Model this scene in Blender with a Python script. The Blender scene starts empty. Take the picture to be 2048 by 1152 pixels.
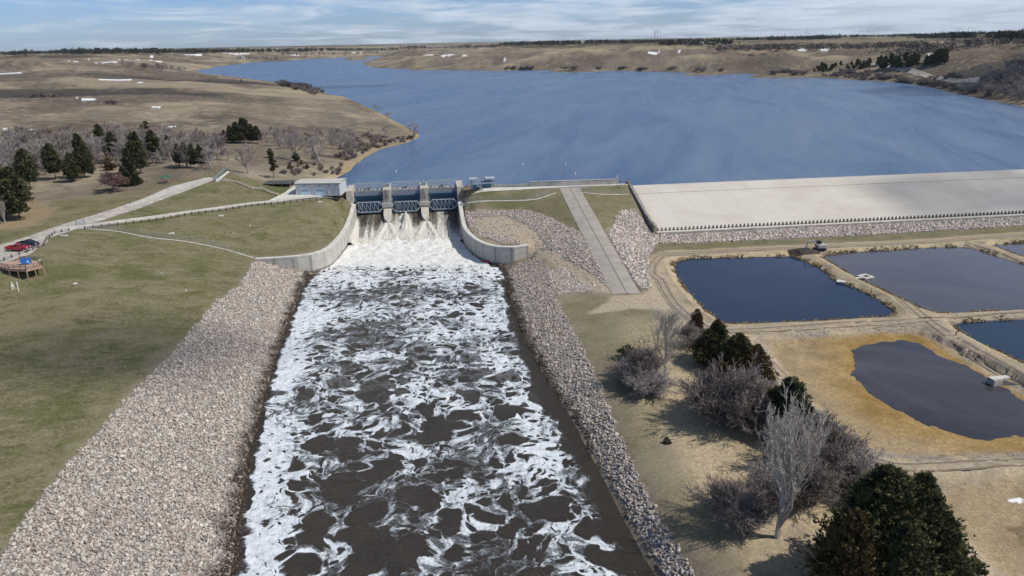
import bpy, bmesh, math, random
import numpy as np
from mathutils import Vector, Matrix
from mathutils.geometry import delaunay_2d_cdt
random.seed(7); RNG = np.random.default_rng(7)
SC = bpy.context.scene
COL = SC.collection
R = math.radians

# ------------------------------------------------------------------ camera
F, CH, HY0, HY1 = 1420.0, 68.0, 101.0, 61.0          # focal length in pixels of the 2048 px photo, eye height, horizon ends
ROLL = math.atan2(HY0 - HY1, 2048.0)
PITCH = math.atan((576 - (HY0 + HY1) / 2) * math.cos(ROLL) / F)
c_, s_ = math.cos(ROLL), math.sin(ROLL)
cp_, sp_ = math.cos(PITCH), math.sin(PITCH)
cam_d = bpy.data.cameras.new("camera"); cam = bpy.data.objects.new("camera", cam_d); COL.objects.link(cam)
rt = Vector((c_, -s_ * sp_, -s_ * cp_)); up = Vector((s_, c_ * sp_, c_ * cp_)); bk = Vector((0, -cp_, sp_))
M3 = Matrix((rt, up, bk)).transposed().to_4x4(); M3.translation = Vector((0, 0, CH))
cam.matrix_world = M3
cam_d.sensor_width = 36.0; cam_d.lens = F * 36.0 / 2048.0
cam_d.clip_start = 1.0; cam_d.clip_end = 120000.0
SC.camera = cam
SC.render.resolution_x, SC.render.resolution_y = 1024, 576

# ------------------------------------------------------------------ light
SUN_EL, SUN_AZ = R(52.0), math.atan2(14.4, -2.6)      # azimuth measured from +y towards +x
sun_vec = Vector((math.sin(SUN_AZ) * math.cos(SUN_EL), math.cos(SUN_AZ) * math.cos(SUN_EL), math.sin(SUN_EL)))
sun_d = bpy.data.lights.new("sun", 'SUN'); sun = bpy.data.objects.new("sun", sun_d); COL.objects.link(sun)
sun_d.energy = 3.4; sun_d.angle = R(0.53); sun_d.color = (1.0, 0.935, 0.83)
sun.rotation_euler = sun_vec.to_track_quat('Z', 'Y').to_euler(); sun.location = sun_vec * 500
W = bpy.data.worlds.new("World"); SC.world = W; W.use_nodes = True
def build_world():
    nt = W.node_tree; nt.nodes.clear(); N = nt.nodes.new; L = nt.links.new
    out = N('ShaderNodeOutputWorld'); bg = N('ShaderNodeBackground'); sky = N('ShaderNodeTexSky')
    sky.sky_type = 'NISHITA'; sky.sun_disc = False; sky.sun_elevation = SUN_EL; sky.sun_rotation = SUN_AZ
    sky.altitude = 400; sky.air_density = 1.0; sky.dust_density = 0.35; sky.ozone_density = 1.8
    tc = N('ShaderNodeTexCoord'); sep = N('ShaderNodeSeparateXYZ'); L(tc.outputs['Generated'], sep.inputs[0])
    # thin stratocumulus deck: noise on the plane of the cloud base, direction / height
    zc = N('ShaderNodeMath'); zc.operation = 'MAXIMUM'; L(sep.outputs[2], zc.inputs[0]); zc.inputs[1].default_value = 0.0
    za = N('ShaderNodeMath'); za.operation = 'ADD'; L(zc.outputs[0], za.inputs[0]); za.inputs[1].default_value = 0.075
    dx = N('ShaderNodeMath'); dx.operation = 'DIVIDE'; L(sep.outputs[0], dx.inputs[0]); L(za.outputs[0], dx.inputs[1])
    dy = N('ShaderNodeMath'); dy.operation = 'DIVIDE'; L(sep.outputs[1], dy.inputs[0]); L(za.outputs[0], dy.inputs[1])
    cb = N('ShaderNodeCombineXYZ'); L(dx.outputs[0], cb.inputs[0]); L(dy.outputs[0], cb.inputs[1])
    n1 = N('ShaderNodeTexNoise'); n1.inputs['Scale'].default_value = 0.75; n1.inputs['Detail'].default_value = 7; n1.inputs['Roughness'].default_value = 0.62
    n1.inputs['Distortion'].default_value = 0.4
    L(cb.outputs[0], n1.inputs['Vector'])
    rp = N('ShaderNodeMapRange'); rp.interpolation_type = 'SMOOTHSTEP'
    rp.inputs['From Min'].default_value = 0.36; rp.inputs['From Max'].default_value = 0.66
    # more cloud to the right, where the deck thickens
    ma = N('ShaderNodeMath'); ma.operation = 'MULTIPLY_ADD'; L(sep.outputs[0], ma.inputs[0]); ma.inputs[1].default_value = 0.19; L(n1.outputs['Fac'], ma.inputs[2])
    L(ma.outputs[0], rp.inputs['Value'])
    n2 = N('ShaderNodeTexNoise'); n2.inputs['Scale'].default_value = 1.6; n2.inputs['Detail'].default_value = 6; L(cb.outputs[0], n2.inputs['Vector'])
    cr = N('ShaderNodeValToRGB'); e = cr.color_ramp.elements
    e[0].position = 0.3; e[0].color = (4.9, 5.65, 6.8, 1); e[1].position = 0.7; e[1].color = (6.1, 6.65, 7.35, 1)
    L(n2.outputs['Fac'], cr.inputs[0])
    # clouds are seen low in the sky; overhead the blue gaps dominate
    hi = N('ShaderNodeMapRange'); hi.inputs['From Min'].default_value = 0.05; hi.inputs['From Max'].default_value = 0.30
    hi.inputs['To Min'].default_value = 0.9; hi.inputs['To Max'].default_value = 0.32
    L(sep.outputs[2], hi.inputs['Value'])
    mm = N('ShaderNodeMath'); mm.operation = 'MULTIPLY'; L(rp.outputs[0], mm.inputs[0]); L(hi.outputs[0], mm.inputs[1])
    tint = N('ShaderNodeMix'); tint.data_type = 'RGBA'; tint.blend_type = 'MULTIPLY'; tint.inputs[0].default_value = 1.0
    L(sky.outputs[0], tint.inputs[6])
    el = N('ShaderNodeMapRange'); el.inputs['From Min'].default_value = 0.08; el.inputs['From Max'].default_value = 0.30; L(sep.outputs[2], el.inputs['Value'])
    tc2 = N('ShaderNodeMix'); tc2.data_type = 'RGBA'; L(el.outputs[0], tc2.inputs[0]); tc2.inputs[6].default_value = (0.46, 0.60, 0.97, 1); tc2.inputs[7].default_value = (0.82, 0.80, 0.80, 1); L(tc2.outputs[2], tint.inputs[7])
    mx = N('ShaderNodeMix'); mx.data_type = 'RGBA'; L(mm.outputs[0], mx.inputs[0]); L(tint.outputs[2], mx.inputs[6]); L(cr.outputs[0], mx.inputs[7])
    L(mx.outputs[2], bg.inputs['Color']); bg.inputs['Strength'].default_value = 0.10
    L(bg.outputs[0], out.inputs['Surface'])
build_world()
SC.view_settings.view_transform = 'Standard'; SC.view_settings.look = 'None'
SC.view_settings.exposure = 0.24; SC.view_settings.gamma = 1.0; SC.view_settings.use_curve_mapping = False
SC.cycles.max_bounces = 6; SC.cycles.transparent_max_bounces = 12; SC.cycles.volume_bounces = 0

# ------------------------------------------------------------------ photo pixel <-> world helpers (surveying)
def ray(u, v):
    a, b = u - 1024, 576 - v
    xl, yl = a * c_ + b * s_, -a * s_ + b * c_
    return np.array([xl, F * cp_ + yl * sp_, -F * sp_ + yl * cp_])
def P(u, v, z):
    d = ray(u, v); t = (z - CH) / d[2]
    return (d[0] * t, d[1] * t, z)
def tag(o, label=None, cat=None, group=None, kind=None):
    if label: o['label'] = label
    if cat: o['category'] = cat
    if group: o['group'] = group
    if kind: o['kind'] = kind
    return o
def empty(name, loc, rz=0.0, label=None, cat=None, group=None):
    o = bpy.data.objects.new(name, None); COL.objects.link(o); o.location = loc; o.rotation_euler = (0, 0, rz)
    o.empty_display_size = 0.5
    return tag(o, label, cat, group)
def link(name, me, mat=None, parent=None):
    o = bpy.data.objects.new(name, me); COL.objects.link(o)
    if mat is not None: me.materials.append(mat)
    if parent is not None: o.parent = parent
    return o
def mesh_np(name, V, Fc, k, mat=None, parent=None, smooth=False, attrs=None, cols=None):
    """V (n,3), Fc (m,k) numpy arrays -> one mesh object"""
    V = np.asarray(V, np.float32); Fc = np.asarray(Fc, np.int32)
    me = bpy.data.meshes.new(name)
    me.vertices.add(len(V)); me.vertices.foreach_set('co', V.ravel())
    me.loops.add(Fc.size); me.loops.foreach_set('vertex_index', Fc.ravel())
    me.polygons.add(len(Fc)); me.polygons.foreach_set('loop_start', np.arange(0, Fc.size, k, dtype=np.int32))
    me.polygons.foreach_set('use_smooth', np.full(len(Fc), smooth, dtype=bool))
    for nm, a in (attrs or {}).items():
        at = me.attributes.new(nm, 'FLOAT', 'POINT'); at.data.foreach_set('value', np.asarray(a, np.float32).ravel())
    for nm, a in (cols or {}).items():
        at = me.attributes.new(nm, 'FLOAT_COLOR', 'POINT'); at.data.foreach_set('color', np.asarray(a, np.float32).ravel())
    me.update(calc_edges=True)
    return link(name, me, mat, parent)
class MB:
    """collects simple solids and builds them as ONE mesh object"""
    def __init__(s): s.v = []; s.f = []
    def add(s, vs, fs):
        n = len(s.v); s.v += [tuple(p) for p in vs]; s.f += [tuple(i + n for i in f) for f in fs]; return s
    def box(s, x0, x1, y0, y1, z0, z1):
        return s.add([(x0,y0,z0),(x1,y0,z0),(x1,y1,z0),(x0,y1,z0),(x0,y0,z1),(x1,y0,z1),(x1,y1,z1),(x0,y1,z1)],
                     [(3,2,1,0),(4,5,6,7),(0,1,5,4),(1,2,6,5),(2,3,7,6),(3,0,4,7)])
    def tube(s, p0, p1, r0, r1=None, n=8):
        r1 = r0 if r1 is None else r1
        p0, p1 = Vector(p0), Vector(p1); d = (p1 - p0).normalized()
        a = d.orthogonal().normalized(); b = d.cross(a)
        vs = [p0 + (a*math.cos(2*math.pi*i/n) + b*math.sin(2*math.pi*i/n))*r0 for i in range(n)] + \
             [p1 + (a*math.cos(2*math.pi*i/n) + b*math.sin(2*math.pi*i/n))*r1 for i in range(n)]
        fs = [(i, (i+1) % n, n+(i+1) % n, n+i) for i in range(n)] + [tuple(range(n-1, -1, -1)), tuple(range(n, 2*n))]
        return s.add(vs, fs)
    def beam(s, p0, p1, w, h):
        p0, p1 = Vector(p0), Vector(p1); d = (p1 - p0).normalized()
        a = d.cross(Vector((0, 0, 1)))
        a = Vector((1, 0, 0)) if a.length < 1e-3 else a.normalized()
        b = a.cross(d)
        vs = [q + a*sx*w/2 + b*sy*h/2 for q in (p0, p1) for sx, sy in ((-1,-1),(1,-1),(1,1),(-1,1))]
        return s.add(vs, [(3,2,1,0),(4,5,6,7),(0,1,5,4),(1,2,6,5),(2,3,7,6),(3,0,4,7)])
    def prism(s, pts, axis, a0, a1):
        """extrude 2D polygon pts along axis 'x' (pts are y,z), 'y' (x,z) or 'z' (x,y)"""
        n = len(pts)
        def mk(p, a): return {'x': (a, p[0], p[1]), 'y': (p[0], a, p[1]), 'z': (p[0], p[1], a)}[axis]
        vs = [mk(p, a0) for p in pts] + [mk(p, a1) for p in pts]
        return s.add(vs, [tuple(range(n-1, -1, -1)), tuple(range(n, 2*n))] + [(i, (i+1) % n, n+(i+1) % n, n+i) for i in range(n)])
    def build(s, name, mat=None, parent=None, smooth=False, bevel=0.0):
        me = bpy.data.meshes.new(name); me.from_pydata(s.v, [], s.f)
        bm = bmesh.new(); bm.from_mesh(me); bmesh.ops.recalc_face_normals(bm, faces=bm.faces)
        bm.to_mesh(me); bm.free()
        if smooth: me.polygons.foreach_set('use_smooth', np.ones(len(me.polygons), bool))
        me.update(); o = link(name, me, mat, parent)
        if bevel:
            m = o.modifiers.new('bevel', 'BEVEL'); m.width = bevel; m.segments = 2; m.limit_method = 'ANGLE'
        return o

# ------------------------------------------------------------------ materials
MATS = {}
def newmat(name):
    m = bpy.data.materials.new(name); m.use_nodes = True; MATS[name] = m
    nt = m.node_tree; b = nt.nodes['Principled BSDF']; return m, nt, nt.nodes.new, nt.links.new, b
def mixc(nt, fac, a, b, blend='MIX'):
    n = nt.nodes.new('ShaderNodeMix'); n.data_type = 'RGBA'; n.blend_type = blend
    for i, s in ((0, fac), (6, a), (7, b)):
        if hasattr(s, 'is_linked') or isinstance(s, bpy.types.NodeSocket): nt.links.new(s, n.inputs[i])
        elif i == 0: n.inputs[0].default_value = s
        else: n.inputs[i].default_value = (*s[:3], 1)
    return n.outputs[2]
def math_(nt, op, a, b=None, c=None, clamp=False):
    n = nt.nodes.new('ShaderNodeMath'); n.operation = op; n.use_clamp = clamp
    for i, s in enumerate((a, b, c)):
        if s is None: continue
        if isinstance(s, bpy.types.NodeSocket): nt.links.new(s, n.inputs[i])
        else: n.inputs[i].default_value = s
    return n.outputs[0]
def smooth_(nt, v, lo, hi, t0=0.0, t1=1.0):
    n = nt.nodes.new('ShaderNodeMapRange'); n.interpolation_type = 'SMOOTHSTEP'
    for k, s in (('Value', v), ('From Min', lo), ('From Max', hi), ('To Min', t0), ('To Max', t1)):
        if isinstance(s, bpy.types.NodeSocket): nt.links.new(s, n.inputs[k])
        else: n.inputs[k].default_value = s
    return n.outputs[0]
def noise_(nt, vec, scale, detail=4, rough=0.55, dist=0.0, out='Fac'):
    n = nt.nodes.new('ShaderNodeTexNoise'); n.inputs['Scale'].default_value = scale; n.inputs['Detail'].default_value = detail
    n.inputs['Roughness'].default_value = rough; n.inputs['Distortion'].default_value = dist
    if vec is not None: nt.links.new(vec, n.inputs['Vector'])
    return n.outputs[out]
def pos_(nt, sx=1, sy=1, sz=1, rz=0.0, local=False):
    if local:
        t = nt.nodes.new('ShaderNodeTexCoord').outputs['Object']
    else:
        t = nt.nodes.new('ShaderNodeNewGeometry').outputs['Position']
    if rz:
        r = nt.nodes.new('ShaderNodeMapping'); nt.links.new(t, r.inputs[0]); r.inputs['Rotation'].default_value = (0, 0, rz); t = r.outputs[0]
    m = nt.nodes.new('ShaderNodeMapping'); nt.links.new(t, m.inputs[0])
    m.inputs['Scale'].default_value = (sx, sy, sz)
    return m.outputs[0]
def attr_(nt, name, out='Fac'):
    n = nt.nodes.new('ShaderNodeAttribute'); n.attribute_name = name; return n.outputs[out]
def bump_(nt, h, strength, dist, b):
    n = nt.nodes.new('ShaderNodeBump'); n.inputs['Strength'].default_value = strength; n.inputs['Distance'].default_value = dist
    nt.links.new(h, n.inputs['Height']); nt.links.new(n.outputs[0], b.inputs['Normal']); return n
def simple(name, col, rough=0.7, metal=0.0, var=0.12, scale=1.5, bump=0.0, col2=None, spec=0.5):
    """procedural surface: base colour with blotchy wear of its own"""
    m, nt, N, L, b = newmat(name)
    v = pos_(nt)
    n1 = noise_(nt, v, scale, 6, 0.65)
    dk = tuple(max(0, c * (1 - 2 * var)) for c in col) if col2 is None else col2
    lt = tuple(min(1, c * (1 + var)) for c in col)
    L(mixc(nt, smooth_(nt, n1, 0.3, 0.7), dk, lt), b.inputs['Base Color'])
    b.inputs['Roughness'].default_value = rough; b.inputs['Metallic'].default_value = metal
    b.inputs['Specular IOR Level'].default_value = spec
    if bump: bump_(nt, noise_(nt, v, scale * 8, 4), bump, 0.05, b)
    return m
# ================================================================== TERRAIN (surveyed spot heights -> triangulated -> fine mesh)
AX = R(6.8); ca_, sa_ = math.cos(AX), math.sin(AX)
def D(lx, ly, z=0.0):                                  # dam axis frame: lx along the crest to the right, ly upstream
    return (-62 + lx * ca_ - ly * sa_, 278 + lx * sa_ + ly * ca_, z)
AX2 = R(6.2); c2_, s2_ = math.cos(AX2), math.sin(AX2)
def O2(lx, ly, z=0.0):                                 # frame of the overflow spillway
    return (48.5 + lx * c2_ - ly * s2_, 281.3 + lx * s2_ + ly * c2_, z)
CF = [(-19.3,268.3),(-14.4,268.9),(7.3,271.6),(40.2,276.2),(46.4,277.0)]      # downstream edge of the crest walk
CB = [(-19.3,276.4),(-9,275.6),(15,276.9),(42.6,278.6),(46.4,280.0)]          # upstream edge
LE = [P(u, v, 0) for u, v in [(470,1152),(487,1000),(505,890),(528,800),(555,710),(580,640),(606,572),(618,555)]]
LE = [(-34,25,0),(-35.5,45,0),(-37,62,0)] + LE
RE = [P(u, v, 0) for u, v in [(1327,1152),(1267,1050),(1217,960),(1167,870),(1117,790),(1075,730),(1040,655),(1018,600),(1005,545)]]
RE = [(31,25,0),(27,45,0),(23,62,0)] + RE
LRT = [(-70,25,7),(-69,50,7)] + [P(*q) for q in [(0,1112,7),(40,1050,7),(100,972,7),(200,860,7),(270,782,7),(350,702,6.8),(400,642,6.6),(432,602,6.4),(482,570,6.2),(506,526,6.0)]]
RRT = [(40,25,3.6),(33,50,3.6)] + [P(u,v,3.6) for u, v in [(1392,1152),(1340,1060),(1282,960),(1238,870),(1210,790),(1165,700),(1128,630),(1108,592)]]
LWF = [(-60.4,273),(-59.2,262),(-58.6,250),(-58.1,238),(-58.1,228),(-58.5,222),(-59.8,217.5),(-62.6,214),(-66.5,212),(-72,210.8),(-79,209.8)]
RWF = [(-20.6,276),(-19.6,266),(-18.2,254),(-16.6,243),(-14.6,235),(-12.0,228),(-9.2,222.8),(-6.2,219.4),(-3.1,217.8),(1.0,217.6),(5.6,219.4)]
def offset(path, d):
    """offset an open polyline to its left by d"""
    out = []
    for i, p in enumerate(path):
        a = path[max(i-1, 0)]; b = path[min(i+1, len(path)-1)]
        tx, ty = b[0]-a[0], b[1]-a[1]; l = math.hypot(tx, ty)
        out.append((p[0] - ty/l*d, p[1] + tx/l*d))
    return out
def wall_top(y): return 6.0 + max(0.0, min(1.0, (y - 246) / 20.0)) ** 1.3 * 2.8
LWB = offset(LWF, -1.3); RWB = offset(RWF, 1.3)        # retained side of the two wing walls
def lerp(a, b, t): return tuple(a[i] + (b[i]-a[i])*t for i in range(len(a)))
TP = []
def line(pts, step):
    for a, b in zip(pts[:-1], pts[1:]):
        n = max(1, int(math.hypot(b[0]-a[0], b[1]-a[1]) / step))
        for i in range(n): TP.append(lerp(a, b, i / n))
    TP.append(tuple(pts[-1]))
def pxl(pts, step=1e9): line([P(*q) for q in pts], step)
z_ = lambda pts, z: [(p[0], p[1], z) for p in pts]
line(LE, 4); line(RE, 4); line(LRT, 4); line(RRT, 4)
line([(p[0]+4, p[1], -1.8) for p in LE], 4); line([(p[0]-4, p[1], -1.8) for p in RE], 4)
line(z_(LWF[:8], -1.8), 3); line([(-66.5,212,0.6),(-72,210.8,2.6),(-79,209.8,5.7)], 2)
line(z_(RWF[:9], -1.8), 3); line([(1.0,217.6,0.3),(5.6,219.2,1.2),(7.2,219.5,2.2)], 2)
line([(p[0], p[1], wall_top(p[1]) - 0.35) for p in LWB], 3); line([(p[0], p[1], wall_top(p[1]) - 0.35) for p in RWB], 3)
TP += [(-80.5,211.5,6.0), (6.5,221.5,5.0)]
for lx in (2, 12, 22, 32, 39):
    for ly in (-30, -15, -4, 4): TP.append(D(lx, ly, -3.0))
    for ly in (14, 40): TP.append(D(lx, ly, 1.0))
# crest, abutments, building pad
line([D(-3,1,13.8), D(-10,-1,13.9), P(600,399,13.9)], 5); line([D(-3,9,13.8), D(-14,14,13.9)], 4)
line(z_(CF, 13.8), 5); line([(x, y+1.2, 13.8) for x, y in CB], 5); line([D(42.5,-3,13.8), D(42.5,8,13.8), (-14,284,13.8), (-6,278.5,13.8)], 4)
line([D(42.5,16,9.0), (-12,291,9), (-2,285.5,9.0), (20,285,9), (46,287,9.0), O2(3,8,8.5), O2(300,8,8.0)], 8); line([D(42.5,40,3.0), O2(300,40,3.0)], 15)
for a, b in ((O2(0.5,1.5,11.0), O2(300,1.5,11.0)), (O2(-2.6,-43.2,3.1), O2(300,-43.2,3.1))): line([a, b], 8)
for ly, zz in ((-8,9.4),(-16,7.9),(-24,6.2),(-32,4.6),(-40,3.1)): line([O2(0.065*ly+.8,ly,zz), O2(300,ly,zz)], 8)
line([O2(-2.8,-45.4,3.9), O2(300,-45.4,3.9)], 8)
line([(49.0,229.3,3.4), (180.1,241.6,3.4), (300,252,3.4)], 8)
# side wall of the overflow spillway, grass side
SW0, SW1 = (47.2,281.3), (49.9,237.6)
line([(46.3,279.5,13.3), (47.4,259,9.0), (48.7,238,4.1)], 3)
# paved ramp
RAMP_L = [(19.1,273.0,13.7), (19.4,269,13.1), (26.4,175.8,4.5)]; RAMP_R = [(27.2,273.6,13.7), (27.3,269,13.1), (33.8,175.4,4.5)]
line(RAMP_L, 4); line(RAMP_R, 4)
# downstream face of the earth dam left of the ramp, rock blanket at its foot
pxl([(934,424,8.3),(1000,419,9.0),(1060,419,9.2),(1100,436,8.8),(1164,466,8.5)], 4)
pxl([(955,445,6.7),(1040,450,6.8),(1100,480,6.6),(1170,520,5.8)], 5)
pxl([(1075,500,5.2),(1120,520,4.6),(1200,570,4.5)], 5); pxl([(1062,521,2.6),(1095,541,3.3),(1112,560,3.8),(1170,582,4.2),(1220,590,4.3)], 4)
pxl([(1030,540,1.5),(1060,560,2.4),(1085,580,3.2)], 4)
pxl([(1216,470,8.0),(1232,430,9.6),(1270,418,8.6)], 4); pxl([(1275,470,4.8),(1285,520,4.3),(1300,580,4.1)], 5)
# valley floor on the right
for q in [(60,215,4),(100,215,4),(160,222,4),(260,235,4),(330,240,4),(36,160,4),(36,130,4),(30,110,3.9),(36,90,4),(40,60,4),(48,30,4),
          (60,180,4),(60,120,4),(60,80,4),(80,40,4),(120,180,4),(120,120,4),(120,60,4),(180,180,4),(180,120,4),(180,60,4),(260,180,4),(260,100,4),(360,180,6),(360,60,6),(420,300,12)]: TP.append(q)
# left bank: roads, slopes
ACC = [(158,456,16.0),(300,437,15.4),(450,417,14.6),(580,401,14.0),(690,394,13.9)]
UPR = [(-60,508,17.2),(0,497,17.1),(60,481,17.0),(150,451,16.6),(250,419,17.2),(350,385,18.2),(425,360,19.0)]
pxl(ACC, 5); pxl(UPR, 5)
pxl([(-60,540,16.6),(0,531,16.6),(45,517,16.7),(80,500,16.8),(95,478,16.7),(158,462,15.8)], 4)
pxl([(0,470,17.5),(150,426,17.5),(300,386,18.5),(400,346,19.3),(440,338,19.6)], 6)
pxl([(-60,440,18.5),(0,440,18.2),(100,372,19.0),(260,370,19.0),(300,340,19.6)], 8)
pxl([(-80,330,21),(0,322,20.5),(150,316,20),(300,308,20),(420,318,19.5)], 15)
for q in [(300,420,16.2),(400,395,16.4),(450,375,17.2),(480,345,18.6),(520,352,17.2),(545,374,15.0),(560,392,14.2),(600,358,14.2),(640,338,13.0),(600,330,14.2),(520,328,17),
          (200,472,14.8),(345,485,12.0),(420,502,9.4),(300,460,14.0),(450,440,13.0),(600,423,12.0),(655,412,12.6),(685,432,9.0),(668,462,7.0),(560,480,8.0),(500,460,11),(480,500,7.6),
          (56,552,14.2),(20,577,13.2),(150,567,12.6),(300,540,10.6),(400,560,8.2),(0,620,12.0),(100,640,11.0),(250,620,9.6),(0,720,10.4),(150,740,8.8),(0,850,8.8),(100,850,7.8),(0,1000,7.6),
          (-300,600,13),(-300,850,11),(-300,1000,9)]: TP.append(P(*q))
TP += [(-110,30,9),(-200,60,12),(-260,120,18),(-300,200,22),(-300,320,25),(-160,150,15.5)]
# reservoir shore, left side then right side (z = 10)
SHL = [(690,344),(705,331),(735,309),(770,297),(820,286),(846,273),(835,265),(800,248),(770,232),(722,208),(690,195),(640,185),(600,172),(550,164),(480,155),(400,147),(384,143),(425,135),(475,127),(550,121),(650,117.5),(712,114),(800,110)]
SHR = [(800,108.5),(780,111.5),(722,125),(735,131),(765,136),(900,139.5),(1024,140),(1249,141),(1454,145.5),(1599,150),(1649,156),(1799,164),(1864,172),(1924,186),(1985,198),(2048,210),(2160,225),(2300,250)]
SHLw = [P(u, v, 10.0) for u, v in SHL]; SHRw = [P(u, v, 10.0) for u, v in SHR]
def sstep(p): return 0.02 * math.hypot(p[0], p[1])
for S in (SHLw, SHRw):
    for a, b in zip(S[:-1], S[1:]): line([a, b], sstep(a))
LAKE = [D(-14,14.5)[:2]] + [p[:2] for p in SHLw] + [p[:2] for p in SHRw] + [(500,420),(430,330)] + [O2(260,7)[:2], O2(4,7)[:2], (46,285.5), (-2,284), (-12,289), D(42.5,13)[:2], D(-5,12)[:2]]
line([(430,330,10),(500,430,10),P(2300,250,10)], 15); line([O2(260,7,10), (330,320,11), (430,330,10)], 12); line([D(-5,12.5,10), D(-14,14.5,10), SHLw[0]], 4)
def sdf(poly, X, Y, pad=1e9):
    """signed distance to a closed polygon, negative inside; far points get +pad"""
    poly = np.asarray([p[:2] for p in poly], float); X = np.asarray(X, float); Y = np.asarray(Y, float)
    out = np.full(X.shape, float(pad)); lo = poly.min(0) - pad; hi = poly.max(0) + pad
    k = (X > lo[0]) & (X < hi[0]) & (Y > lo[1]) & (Y < hi[1])
    x, y = X[k], Y[k]; d2 = np.full(x.shape, 1e18); ins = np.zeros(x.shape, bool)
    for (ax, ay), (bx, by) in zip(poly, np.roll(poly, -1, 0)):
        ex, ey = bx-ax, by-ay; wx, wy = x-ax, y-ay
        t = np.clip((wx*ex + wy*ey) / (ex*ex + ey*ey + 1e-12), 0, 1)
        d2 = np.minimum(d2, (wx-ex*t)**2 + (wy-ey*t)**2)
        c = ((ay > y) != (by > y))
        if by != ay: ins ^= c & (x < (bx-ax) * (y-ay) / (by-ay) + ax)
    d = np.sqrt(d2); out[k] = np.where(ins, -d, d); return out
def pdist(path, X, Y, pad=60):
    """distance to an open polyline"""
    X = np.asarray(X, float); Y = np.asarray(Y, float); p = np.asarray([q[:2] for q in path], float)
    out = np.full(X.shape, float(pad)); lo = p.min(0)-pad; hi = p.max(0)+pad
    k = (X > lo[0]) & (X < hi[0]) & (Y > lo[1]) & (Y < hi[1]); x, y = X[k], Y[k]; d2 = np.full(x.shape, float(pad)**2)
    for a, b in zip(p[:-1], p[1:]):
        e = b-a; t = np.clip(((x-a[0])*e[0] + (y-a[1])*e[1]) / (e@e + 1e-12), 0, 1)
        d2 = np.minimum(d2, (x-a[0]-e[0]*t)**2 + (y-a[1]-e[1]*t)**2)
    out[k] = np.sqrt(d2); return out
# lake bed soundings
gx, gy = np.meshgrid(np.concatenate([np.arange(-100, 500, 40), np.arange(-900, -100, 90)]), np.concatenate([np.arange(300, 700, 40), np.arange(700, 4000, 110)]))
sd = sdf(LAKE, gx.ravel(), gy.ravel())
for x, y, d in zip(gx.ravel(), gy.ravel(), sd):
    if d < -14: TP.append((x, y, max(2.0, 10 + d * 0.12)))
# hills
pxl([(0,300,20.5),(150,288,20),(300,278,19.5),(450,268,17.5),(600,268,14.6),(700,268,12.8),(780,262,11.6)], 20)
for q in [(-150,300,22),(660,310,12.4),(560,300,15.6),(620,230,18),(720,226,13),(520,230,21),
          (-150,230,29),(0,230,27),(200,226,26),(400,216,24),(600,204,17.5),(-150,180,35),(0,182,32.5),(200,176,33),(400,170,27),(520,174,18),
          (-150,150,40),(0,150,38),(200,142,36),(340,146,22),(-150,122,46),(0,120,44),(150,118,42),(300,128,30),(360,138,16),
          (-100,108,46),(100,109,43),(250,109,41),(400,108,40),(480,113,28),(560,110,32),(700,106,34),(0,106,45.5),(300,104,44),(600,101,42),(800,100,40),(900,98,40),
          (800,122,24),(850,132,18),(760,128,14),(900,125,25),(900,108,36),(1000,124,26),(1024,112,34),(1024,100,41),(1024,93,45),(1150,130,22),(1200,118,29),(1250,108,36),(1250,96,42),(1300,128,22),(1400,133,22),(1400,118,30),(1400,104,37),(1400,92,43),
          (1520,138,21),(1520,120,29),(1520,106,36),(1520,94,42),(1620,142,18),(1680,128,26),(1650,110,34),(1650,97,41),(1720,148,17),(1760,130,23),(1800,136,22),(1800,116,33),(1800,101,41),(1800,90,45),
          (1850,150,18),(1900,165,14),(1900,140,24),(1900,118,35),(1950,160,19),(1980,182,14),(2048,192,14.5),(2048,172,20),(2048,150,27),(2048,122,38),(2048,100,45),(2048,86,50),(2048,74,54),
          (2200,180,24),(2200,140,34),(2200,100,46),(1250,88,46),(1500,85,46),(1700,82,48),(1500,80,48),(1900,78,51),(1024,89.5,47),(1500,75,50),(1900,72,52)]: TP.append(P(*q))
TP += [(500,300,14),(620,420,24),(800,300,34),(1200,800,46),(1800,1200,52),(-700,500,34),(-1200,900,44),(-2500,1500,46)]
for a in range(-60, 61, 10):
    for r, z in ((9000, 47), (16000, 48), (30000, 48)): TP.append((r*math.sin(R(a)), r*math.cos(R(a)), z))
TP += [(-30000,-2000,44),(30000,-2000,44),(-400,-50,10),(400,-50,5),(0,-50,-1)]
def triangulate():
    seen = {}; pts = []
    for p in TP:
        k = (round(p[0], 1), round(p[1], 1))
        if k not in seen: seen[k] = 1; pts.append(p)
    res = delaunay_2d_cdt([Vector(p[:2]) for p in pts], [], [], 0, 1e-4)
    V, tris, orig = res[0], res[2], res[3]
    z = np.array([np.mean([pts[j][2] for j in o]) if o else 0.0 for o in orig]); xy = np.array([(v[0], v[1]) for v in V])
    return xy, z, tris
TXY, TZ, TRIS = triangulate()
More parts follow.
